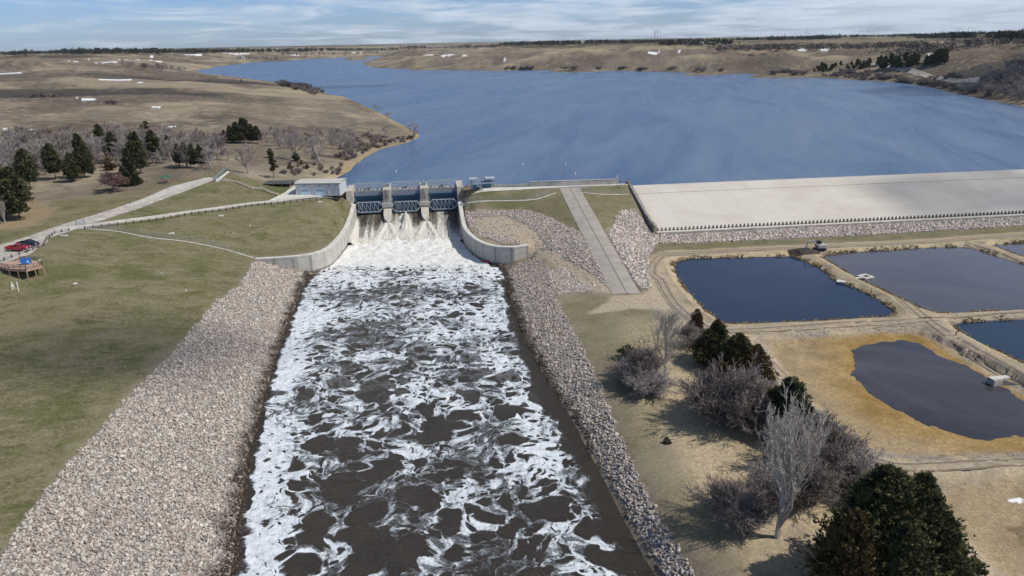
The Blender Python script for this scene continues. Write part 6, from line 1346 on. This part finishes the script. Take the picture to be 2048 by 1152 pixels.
o = leafless('leafless_tree', 229, 383, 341, REDTREE, 6, 'round crowned reddish leafless tree on the lawn left of the spruce', wid=1.25)
leafless('leafless_tree', 11, 448, 395, COTTON[1], 12, 'pale slim leafless tree leaning beside the road at far left', wid=.7)
# --- bare cottonwoods round the bay
for u, vb, vt, i, lab in [(590,321,257,0,'large bare tree above the building, leftmost of three by the bay'),(640,330,265,1,'large bare tree above the building, middle of three by the bay'),(692,316,248,2,'large bare tree with a dark trunk, rightmost of three by the bay'),(497,347,281,1,'spreading bare tree in front of the dark pine clump'),(773,274,246,0,'small bare tree on the point of the bay, in open grass'),(742,272,255,2,'low bare tree left of the open grass on the point'),(826,279,241,1,'bare tree right at the tip of the point'),(756,225,206,2,'bare tree on the shore, left of a pair up the bay'),(776,240,222,0,'bare tree on the shore, right of a pair up the bay'),(423,338,288,1,'bare tree right of the row of pines'),(456,321,288,2,'bare tree between the row of pines and the spreading tree'),(556,292,250,0,'tall bare tree at the left of the thicket by the bay')]:
    leafless('leafless_tree', u, vb, vt, MIDBARE[i], 11, lab, wid=1.1)
# --- grey thickets
def scatter(n, poly_px_, fn, seed=0):
    poly = np.array(poly_px_, float); g = np.random.default_rng(seed); lo, hi = poly.min(0), poly.max(0); c = 0
    while c < n:
        u, v = g.uniform(lo[0], hi[0]), g.uniform(lo[1], hi[1])
        if sdf(poly, np.array([u]), np.array([v]), 1e4)[0] < 0: fn(u, v, g); c += 1
def thick(u, v, g):
    h = g.uniform(6.5,12.5); leafless('thicket_tree', u, v, 0, THICK[g.integers(0,4)], 8, 'slim leafless grey tree in the dense thicket behind the pines', 'tree', 'leafless trees of the left thicket', wid=g.uniform(.9,1.4), h=h)
scatter(290, [(-10,392),(-10,300),(90,290),(200,286),(330,290),(455,300),(440,332),(330,338),(300,333),(255,336),(190,345),(100,352),(60,372)], thick, 3)
def thick2(u, v, g): leafless('thicket_tree', u, v, 0, THICK[g.integers(0,4)], 8, 'slim leafless grey tree in the thicket round the bay above the building', 'tree', 'leafless trees round the bay', wid=g.uniform(1.0,1.5), h=g.uniform(4,7.5))
scatter(60, [(520,292),(530,262),(600,270),(680,272),(720,278),(700,300),(640,300),(560,300)], thick2, 4)
def shr(u, v, g): leafless('leafless_shrub', u, v, 0, SHRUBF[g.integers(0,2)], 3, 'low leafless mauve shrub in the scrub on the shore of the bay', 'shrub', 'leafless shrubs on the bay shore', wid=g.uniform(1.1,1.9), h=g.uniform(1.6,3.4))
scatter(80, [(660,312),(700,285),(730,272),(822,274),(838,279),(780,290),(735,303),(700,322)], shr, 5)
scatter(34, [(555,350),(560,320),(640,332),(690,330),(680,352),(610,352)], lambda u, v, g: leafless('leafless_shrub', u, v, 0, SHRUBF[g.integers(0,2)], 3, 'low leafless mauve shrub on the slope behind the white building', 'shrub', 'leafless shrubs behind the building', wid=g.uniform(1.0,1.6), h=g.uniform(1.2,2.6)), 6)
scatter(40, [(-10,300),(-10,262),(60,262),(120,270),(110,290)], lambda u, v, g: leafless('leafless_shrub', u, v, 0, SHRUBF[g.integers(0,2)], 3, 'leafless mauve shrub on the prairie edge above the left thicket', 'shrub', 'leafless shrubs on the left prairie edge', wid=g.uniform(1.2,1.9), h=g.uniform(2,4)), 7)
scatter(46, [(548,166),(575,166),(640,181),(655,192),(620,189),(560,173)], lambda u, v, g: leafless('leafless_shrub', u, v, 0, SHRUBF[g.integers(0,2)], 3, 'dark leafless brush in the belt along the left lake shore', 'shrub', 'leafless brush along the left lake shore', wid=g.uniform(1.3,2.2), h=g.uniform(4,8)), 8)
scatter(40, [(250,128),(300,134),(375,141),(380,146),(300,142),(240,134)], lambda u, v, g: leafless('leafless_tree', u, v, 0, THICK[g.integers(0,4)], 8, 'small dark tree of the belt far up the left shore', 'tree', 'tree belt far up the left shore', wid=g.uniform(1.6,2.4), h=g.uniform(7,13)), 9)
for i, (u, v) in enumerate([(95,196),(70,195),(86,194),(104,195),(230,209),(215,208),(480,262),(130,262),(40,264)]): leafless('leafless_shrub', u, v, 0, SHRUBF[i%2], 3, 'dark leafless bush standing on the open left prairie slope', 'shrub', 'bushes on the left prairie', wid=1.8, h=4.0)
# --- right shore
g9 = np.random.default_rng(12)
for i in range(70):
    t = g9.uniform(); u = 1752+150*t+g9.normal(0,3); v = 138-13*t+g9.uniform(-9,3); gg = G(u, v); e = empty('evergreen_tree', (gg[0],gg[1],gg[2]-.1), g9.uniform(0,6), 'dark evergreen in the dense stand by the far right road', 'tree', 'evergreens of the far right stand'); s = g9.uniform(.8,1.25); e.scale = (s*1.1,s*1.1,s*1.1)
    for nm, me in zip(('crown','trunk'), FAREV[i%2]): o = bpy.data.objects.new(nm, me); COL.objects.link(o); o.parent = e
for i in range(42):
    t = g9.uniform(); u = 1622+120*t+g9.normal(0,3); v = 143-10*t+g9.uniform(-7,4); gg = G(u, v); e = empty('evergreen_tree', (gg[0],gg[1],gg[2]-.1), g9.uniform(0,6), 'small dark evergreen on the draw left of the far right stand', 'tree', 'evergreens of the far right draw'); s = g9.uniform(.5,.85); e.scale = (s*1.3,s*1.3,s)
    for nm, me in zip(('crown','trunk'), FAREV[0]): o = bpy.data.objects.new(nm, me); COL.objects.link(o); o.parent = e
scatter(150, [(1925,188),(1960,165),(1985,140),(2060,128),(2075,215),(2000,200)], lambda u, v, g: leafless('leafless_tree', u, v, 0, THICK[g.integers(0,4)], 8, 'leafless tree in the dark wood above the right lake shore', 'tree', 'leafless wood above the right shore', wid=g.uniform(1.3,1.9), h=g.uniform(8,13)), 14)
scatter(110, [(1640,152),(1690,140),(1760,148),(1850,165),(1900,172),(1960,190),(2000,199),(1930,186),(1860,172),(1760,163)], lambda u, v, g: leafless('leafless_shrub', u, v, 0, SHRUBF[g.integers(0,2)], 3, 'leafless shrub in the scrub along the right lake shore', 'shrub', 'shrubs along the right shore', wid=g.uniform(1.6,2.6), h=g.uniform(3,5.5)), 15)
scatter(14, [(1845,160),(1900,150),(1930,158),(1900,160),(1855,166)], lambda u, v, g: leafless('leafless_shrub', u, v, 0, SHRUBF[g.integers(0,2)], 3, 'leafless bush on the bare hillside beside the right road', 'shrub', 'bushes beside the right road', wid=g.uniform(1.4,2.2), h=g.uniform(3,6)), 16)
for u, v in ((1968,176),(1975,178),(1978,180)): gg = G(u, v); e = empty('evergreen_tree', gg, u, 'green evergreen at the water side of the right wood', 'tree', 'evergreens at the right wood'); e.scale = (.8,.8,.55); [ (lambda o: (COL.objects.link(o), setattr(o,'parent',e)))(bpy.data.objects.new(nm, me)) for nm, me in zip(('crown','trunk'), FAREV[1]) ]
scatter(26, [(1000,139),(1250,140),(1460,144),(1640,153),(1600,147),(1300,137),(1020,136)], lambda u, v, g: leafless('leafless_shrub', u, v, 0, SHRUBF[g.integers(0,2)], 3, 'dark bush at the foot of the hills on the far shore', 'shrub', 'bushes on the far shore', wid=g.uniform(2,3.4), h=g.uniform(5,9)), 17)
# --- near right: cottonwoods, cedars, brush
leafless('cottonwood_tree', 1331, 752, 600, COTTON[1], 12, 'tall pale leafless tree with fan shaped limbs near the ramp foot', wid=1.05)
leafless('cottonwood_tree', 1554, 1075, 778, COTTON[0], 14, 'tallest pale leafless tree standing in front of the cedar row', wid=1.0)
NEAR_EV = [(1427,728,641,CEDARBIG[1],1.25,'dark cedar at the back left of the cedar row by the big pond'),(1472,752,668,CEDARBIG[0],1.2,'broad dark cedar in the middle of the rear clump'),(1508,768,688,CEDARBIG[2],1.15,'rusty brown cedar at the right of the rear clump'),(1392,668,617,CEDARBIG[2],.9,'small rusty cedar nearest the pond corner'),(1740,1165,938,CEDARBIG[0],1.05,'largest dark cedar at the lower right'),(1815,1160,952,CEDARBIG[1],1.05,'dark cedar right of the largest one at lower right'),(1690,1195,1020,CEDARBIG[2],1.0,'rusty cedar low in front of the largest one'),(1858,1190,1040,CEDARBIG[1],.9,'dark cedar at the right end of the lower right clump'),(1785,1215,1050,CEDARBIG[0],.95,'dark cedar at the bottom edge of the picture'),(1940,1165,1118,CEDARSM[0],1.0,'small dark cedar at the bottom right by the dirt road'),(1672,885,858,CEDARSM[1],1.2,'small rusty juniper right of the tall pale tree'),(1640,915,850,CEDARBIG[2],.8,'brownish juniper behind the tall pale tree'),(1440,815,725,CEDARBIG[2],1.2,'rusty cedar half hidden by the big mauve bush of the rear clump'),(1492,842,752,CEDARBIG[1],1.15,'dark green cedar between the rear clump and the pine'),(1545,862,775,CEDARBIG[0],1.0,'dark cedar at the left foot of the dark green pine'),(1612,900,815,CEDARBIG[1],1.1,'dark cedar half hidden behind the crown of the tall tree'),(1655,945,862,CEDARBIG[2],1.1,'rusty cedar in the brush right of the tall pale tree'),(1254,717,690,CEDARSM[0],1.3,'low dark juniper left of the mauve bushes')]
for u, vb, vt, pr, w, lab in NEAR_EV: evergreen('cedar_tree', u, vb, vt, pr, lab, wid=w, nomH=4 if pr in CEDARSM else 10)
evergreen('pine_tree', 1570, 880, 757, PINE[1], 'dark green pine rising behind the tall pale tree', wid=1.0)
NEAR_SH = [(1282,762,680,SHRUB[0],4,1.25,'mauve leafless bush left of the rear pale tree'),(1300,790,738,SHRUBG[0],3,1.5,'low grey leafless bush in front of the mauve one'),(1262,765,712,SHRUBG[1],3,1.4,'low grey leafless bush at the left of the mauve one'),(1418,838,735,SHRUB[1],4,1.25,'big mauve leafless bush in front of the rear cedars, left half'),(1468,850,712,SHRUB[0],4,1.05,'big mauve leafless bush in front of the rear cedars, right half'),(1505,840,748,SHRUB[1],4,1.1,'mauve leafless bush beside the rusty cedar'),(1372,690,640,SHRUB[0],4,1.2,'mauve leafless bush behind the rear pale tree'),(1600,930,820,SHRUBG[0],3,1.0,'grey leafless bush behind the tall pale tree'),(1660,960,860,SHRUB[1],4,1.1,'grey leafless bush between tall tree and dirt road'),(1705,975,895,SHRUBG[1],3,1.2,'grey leafless bush nearest the dirt road bend'),(1445,1020,950,SHRUB[0],4,1.4,'grey leafless bush left of the tall pale tree'),(1490,1062,975,SHRUB[1],4,1.3,'dense grey leafless bush at the foot of the tall tree'),(1540,1000,930,SHRUBG[0],3,1.2,'grey brush directly behind the trunk of the tall tree'),(1890,1160,1105,SHRUBG[1],3,1.3,'pale leafless bush at the bottom right between cedars'),(1620,1010,905,SHRUB[0],4,1.1,'mauve brush right of the trunk of the tall tree'),(1630,900,815,SHRUB[1],4,1.2,'mauve leafless bush by the dirt road, level with the crown of the tall tree'),(1585,870,800,SHRUB[0],4,1.2,'mauve leafless bush under the dark green pine'),(1540,870,790,SHRUB[0],4,1.2,'mauve leafless bush between rear brush and dark green pine'),(1690,935,860,SHRUB[0],4,1.3,'mauve leafless bush hugging the bend of the dirt road'),(1720,1010,940,SHRUB[1],4,1.2,'mauve leafless bush behind the largest cedar'),(1410,720,660,SHRUB[1],4,1.3,'mauve leafless bush left of the back cedar')]
for u, vb, vt, me, nom, w, lab in NEAR_SH: leafless('leafless_shrub', u, vb, vt, me, nom, lab, 'shrub', wid=w)
# ================================================================== FAR COUNTRY
def road_far():
    m = simple('pale_road', (0.36,0.33,0.29), .9, var=.08, scale=.05)
    ribbon('far_road', smoothpath([G(u, v) for u, v in [(1745,127),(1760,131),(1790,135.5),(1815,141),(1850,151),(1880,157),(1930,162),(1990,166)]]), 9.0, m, lift=.5, n=3, step=10)
road_far()
def tracks():
    m, nt, N, L, b = newmat('dike_track'); p = pos_(nt); n1 = noise_(nt, p, .9, 5, .7); c = mixc(nt, smooth_(nt, n1, .3, .7), (0.23,0.185,0.135), (0.36,0.30,0.225)); L(c, b.inputs['Base Color']); b.inputs['Roughness'].default_value = .95
    m2 = simple('wheel_rut', (0.185,0.145,0.105), .95, var=.2, scale=1.0)
    for q, w in DIKEW[:5]:
        sp = smoothpath(q, 4); ribbon('dirt_track', sp, 2*w-1.4, m, lift=.07, n=6, step=2.0)
        for s in (-.85,.85): ribbon('wheel_rut', offset(sp, s), .42, m2, lift=.095, n=1, step=2.0)
tracks()
def reeds():
    pts = []; g = np.random.default_rng(77)
    for q, z in PONDS:
        for a, c in zip(q, q[1:]+q[:1]):
            L_ = math.hypot(c[0]-a[0], c[1]-a[1]); n = int(L_*(9 if z > 2.5 else 0)); t = g.uniform(size=n); e = np.array([c[0]-a[0], c[1]-a[1]])/max(L_,1e-6); nn = np.array([-e[1], e[0]])
            x = a[0]+(c[0]-a[0])*t+nn[0]*g.normal(0,.55,n); y = a[1]+(c[1]-a[1])*t+nn[1]*g.normal(0,.55,n); k = (fbm(x/3, y/3, 3, 91) > .44) & (np.abs(np.arctan2(x,y)) < R(40)); pts.append(np.stack([x[k],y[k]],1))
    p = np.concatenate(pts); z = height(p[:,0], p[:,1], False); k = z > 1.9; C = np.concatenate([p, z[:,None]+.10], 1)[k]; V, Fc, n = tufts(C, g.uniform(.28,.6,len(C)), 4, 5, up=1.0)
    o = mesh_np('dry_reeds', V, Fc, 3, mat_leaf('dry_reed', [(0.20,0.145,0.07),(0.33,0.255,0.14),(0.44,0.36,0.22)]), attrs={'tint': np.repeat(g.uniform(size=n),3)}); tag(o, kind='stuff')
reeds()
def turbines():
    px = [(1060,83,76),(1099,82,70),(1128,84,70),(1150,84,74),(1195,83,76),(1220,82,74),(1309,90,66),(1314,90,69),(1490,80,72),(1520,78,71),(1612,74,60),(1616,74,64),(1633,72,62),(1662,72,63),(1720,75,62),(1726,75,66),(1735,75,60),(1883,66,55),(1912,66,57),(1918,66,54),(1922,66,56),(1936,66,52),(1945,66,55),(1706,74,62),(1590,76,66),(1025,84,77),(1350,79,71),(1795,72,62)]
    m = simple('turbine_white', (0.62,0.64,0.66), .5, var=.03); H_ = 80.0
    t = MB(); t.tube((0,0,0),(0,0,H_), 2.6, 1.5, n=10); n_ = MB(); n_.box(-1.8,1.8,-4,5,H_-.5,H_+3.2); tm = nm = bm_ = None
    b = MB(); b.add([(-1.3,-6,0),(1.3,-6,0),(1.3,-5.4,0),(-1.3,-5.4,0),(-.9,-6,14),(1.8,-6,14),(1.8,-5.5,14),(-.9,-5.5,14),(-.3,-6,40),(.5,-6,40),(.5,-5.8,40),(-.3,-5.8,40)], [(3,2,1,0),(0,1,5,4),(1,2,6,5),(2,3,7,6),(3,0,4,7),(4,5,9,8),(5,6,10,9),(6,7,11,10),(7,4,8,11),(8,9,10,11)])
    to = t.build('tower', m); no = n_.build('nacelle', m); bo = b.build('blade', m); ms = (to.data, no.data, bo.data)
    for o in (to, no, bo): bpy.data.objects.remove(o)
    g = np.random.default_rng(3)
    for i, (u, vb, vt) in enumerate(px):
        d = ray(u, vb); hp = vb-vt; big = i in (6, 7); dist = (3300 if big else 80*1420/max(hp,7)*.78 if not big else 0); dist = min(max(dist, 3200), 11000); k = dist/math.hypot(d[0], d[1]); x, y = d[0]*k, d[1]*k; z = H1(x, y); h = max(45.0, height_for((x, y, z-1), vt)*.86); s = h/H_
        e = empty('wind_turbine', (x, y, z-2), g.uniform(-.5,.5), 'pale wind turbine of the nearer pair above the far shore' if big else 'pale wind turbine far off on the horizon plain', 'wind turbine', 'nearer pair of wind turbines' if big else 'wind turbines on the horizon'); e.scale = (s,s,s)
        for nm2, me in (('tower', ms[0]), ('nacelle', ms[1])): o = bpy.data.objects.new(nm2, me); COL.objects.link(o); o.parent = e
        a = g.uniform(0, 2.1)
        for j in range(3): o = bpy.data.objects.new('blade', ms[2]); COL.objects.link(o); o.parent = e; o.location = (0,0,H_+1.4); o.rotation_euler = (0, a+j*2.0944, 0)
turbines()
def windbreaks(name, belts, cols, seed, label=None):
    """far shelter belts and woods, one mass"""
    g = np.random.default_rng(seed); C = []
    def belt(u0, v0, u1, v1, n, h, jit=1.0, rmin=0):
        for i in range(n):
            t = g.uniform(); gg = G(u0+(u1-u0)*t, v0+(v1-v0)*t+g.uniform(-.3,.3)*jit, 11000); C.append((gg[0]+g.normal(0,6), gg[1]+g.normal(0,40)*jit, gg[2], h*g.uniform(.6,1.2)))
    for a in belts: belt(*a)
    C = np.array(C); n = len(C); per = 26; q = g.normal(size=(n,per,3)); q /= np.linalg.norm(q,axis=2)[...,None]; q *= g.uniform(.35,1,(n,per,1))**.5
    w = C[:,3]*g.uniform(.40,.65,n); P_ = np.stack([C[:,0,None]+q[...,0]*w[:,None], C[:,1,None]+q[...,1]*w[:,None], C[:,2,None]+C[:,3,None]*(.52+.50*q[...,2])], -1).reshape(-1,3)
    V, Fc, nn = tufts(P_, np.repeat(C[:,3]*.30, per), 1, 8); Tn = np.repeat(np.repeat(np.clip(g.normal(.35,.25,n),0,1), per), 3)
    o = mesh_np(name, V, Fc, 3, mat_leaf(name, cols), attrs={'tint': Tn}); tag(o, kind='stuff')
windbreaks('distant_woodland', [(0,107,190,107,300,14),(200,106.5,420,105.5,260,14),(420,105,620,103,240,13),(600,102.5,800,99.5,200,13),(0,110,60,109.5,50,12),(1000,91,1250,86,300,13),(1330,90.5,1460,88.5,130,12),(1240,87,1340,84,120,11),(1530,80.5,1660,77.5,230,13),(1660,75,1840,73.5,160,11),(1845,77.5,1950,75,130,12),(1996,79.5,2060,77,90,13),(1480,81,1530,80,40,11),(1780,72,2048,68.5,200,12),(1350,83,1520,80,140,11)],
    [(0.022,0.026,0.018),(0.042,0.040,0.026),(0.085,0.075,0.055)], 31)
windbreaks('leafless_belt', [(480,117,560,119,40,9),(560,111,760,107,70,10),(800,98,1000,94.5,170,11),(1440,102,1750,95.5,260,9),(1460,98,1580,96,90,8),(1700,97.5,1860,94,110,8),(1900,92,2048,88,80,8),(1820,105,1880,101,60,8),(1790,112,1830,107,40,7)],
    [(0.10,0.085,0.080),(0.16,0.135,0.125),(0.22,0.19,0.175)], 37)
def farmstead():
    mw = simple('barn_white', (0.72,0.73,0.74), .6, var=.04); mr = simple('barn_roof', (0.62,0.64,0.66), .5, var=.06); mrd = simple('barn_dark', (0.16,0.15,0.15), .7)
    for i, (u, v, w, h, lab, col) in enumerate([(1397,89.5,24,7,'white barn in the middle of the far farmstead',mw),(1377,89.5,14,6,'small white shed left of the far white barn',mw),(1424,89,18,6,'long grey shed right of the far white barn',mrd),(1412,88.5,10,9,'white house between the far barns',mw),(1164,86,20,8,'white farm building on the horizon plain',mw),(1592,79,16,9,'white grain building on the right horizon',mw),(486,117,14,6,'white cabin beside the far left shore',mw),(545,105,24,7,'white farm building on the left horizon',mw)]):
        g = G(u, v); e = empty('barn', g, RNG.uniform(-.3,.3), lab, 'building'); b = MB(); b.prism([(-w/3,-1),(w/3,-1),(w/3,h*.6),(0,h),(-w/3,h*.6)], 'x', -w/2, w/2); b.build('wall', col, e); r = MB(); r.prism([(-w/3-.6,h*.6-.3),(0,h+.15),(w/3+.6,h*.6-.3),(w/3+.6,h*.6+.2),(0,h+.75),(-w/3-.6,h*.6+.2)], 'x', -w/2-.6, w/2+.6); r.build('roof', mr, e)
farmstead()
# ------------------------------------------------------------------ clouds overhead: their shadows lie on the ground in the photo
def cloud(gpx, rx, ry, seed, alt=1500.0, rot=0.0, thin=.16):
    g = G(*gpx); c = Vector(g) + sun_vec*(alt/sun_vec.z); bm = bmesh.new(); bmesh.ops.create_icosphere(bm, subdivisions=5, radius=1.0); me = bpy.data.meshes.new('cloud'); bm.to_mesh(me); bm.free()
    n = len(me.vertices); co = np.zeros(n*3); me.vertices.foreach_get('co', co); co = co.reshape(-1,3); rr = 1 + (fbm(co[:,0]*1.5+seed, co[:,1]*1.5+co[:,2]*.8, 5, seed)-.5)*1.25; co *= rr[:,None]; co[:,2] = np.where(co[:,2] < 0, co[:,2]*.35, co[:,2]); co *= (rx, ry, min(rx, ry)*thin*2)
    me.vertices.foreach_set('co', co.ravel()); me.polygons.foreach_set('use_smooth', np.ones(len(me.polygons), bool)); me.update(); o = link('cloud', me, MATS.get('cloud') or mat_cloud()); o.location = c; o.rotation_euler = (0,0,rot); tag(o, kind='structure')
def mat_cloud():
    m, nt, N, L, b = newmat('cloud'); b.inputs['Base Color'].default_value = (.92,.93,.95,1); b.inputs['Roughness'].default_value = 1; t = N('ShaderNodeBsdfTransparent'); lw = N('ShaderNodeLayerWeight'); lw.inputs['Blend'].default_value = .5; mx = N('ShaderNodeMixShader'); out = nt.nodes['Material Output']
    n = noise_(nt, pos_(nt, local=True), .012, 5, .6); f = math_(nt, 'MULTIPLY', smooth_(nt, lw.outputs['Facing'], .95, .55), smooth_(nt, n, .28, .6, .16, .40), clamp=True); L(f, mx.inputs[0]); L(t.outputs[0], mx.inputs[1]); L(b.outputs[0], mx.inputs[2]); L(mx.outputs[0], out.inputs['Surface']); return m
cloud((270,690), 36, 15, 3, rot=R(24)); cloud((2000,388), 50, 22, 5, rot=R(8)); cloud((2050,126), 190, 80, 8, rot=R(25)); cloud((440,163), 240, 45, 11, rot=R(10)); cloud((60,186), 150, 45, 13)
# ------------------------------------------------------------------ air
def haze():
    b = MB(); b.box(-15800,15800,-900,15900,-6.0,215.0); o = b.build('haze'); tag(o, kind='stuff'); m = bpy.data.materials.new('haze'); m.use_nodes = True; nt = m.node_tree; nt.nodes.clear(); out = nt.nodes.new('ShaderNodeOutputMaterial'); v = nt.nodes.new('ShaderNodeVolumePrincipled')
    v.inputs['Color'].default_value = (.68,.86,1.0,1); v.inputs['Density'].default_value = 2.2e-5; v.inputs['Anisotropy'].default_value = 0.0; nt.links.new(v.outputs[0], out.inputs['Volume']); o.data.materials.append(m)
haze()
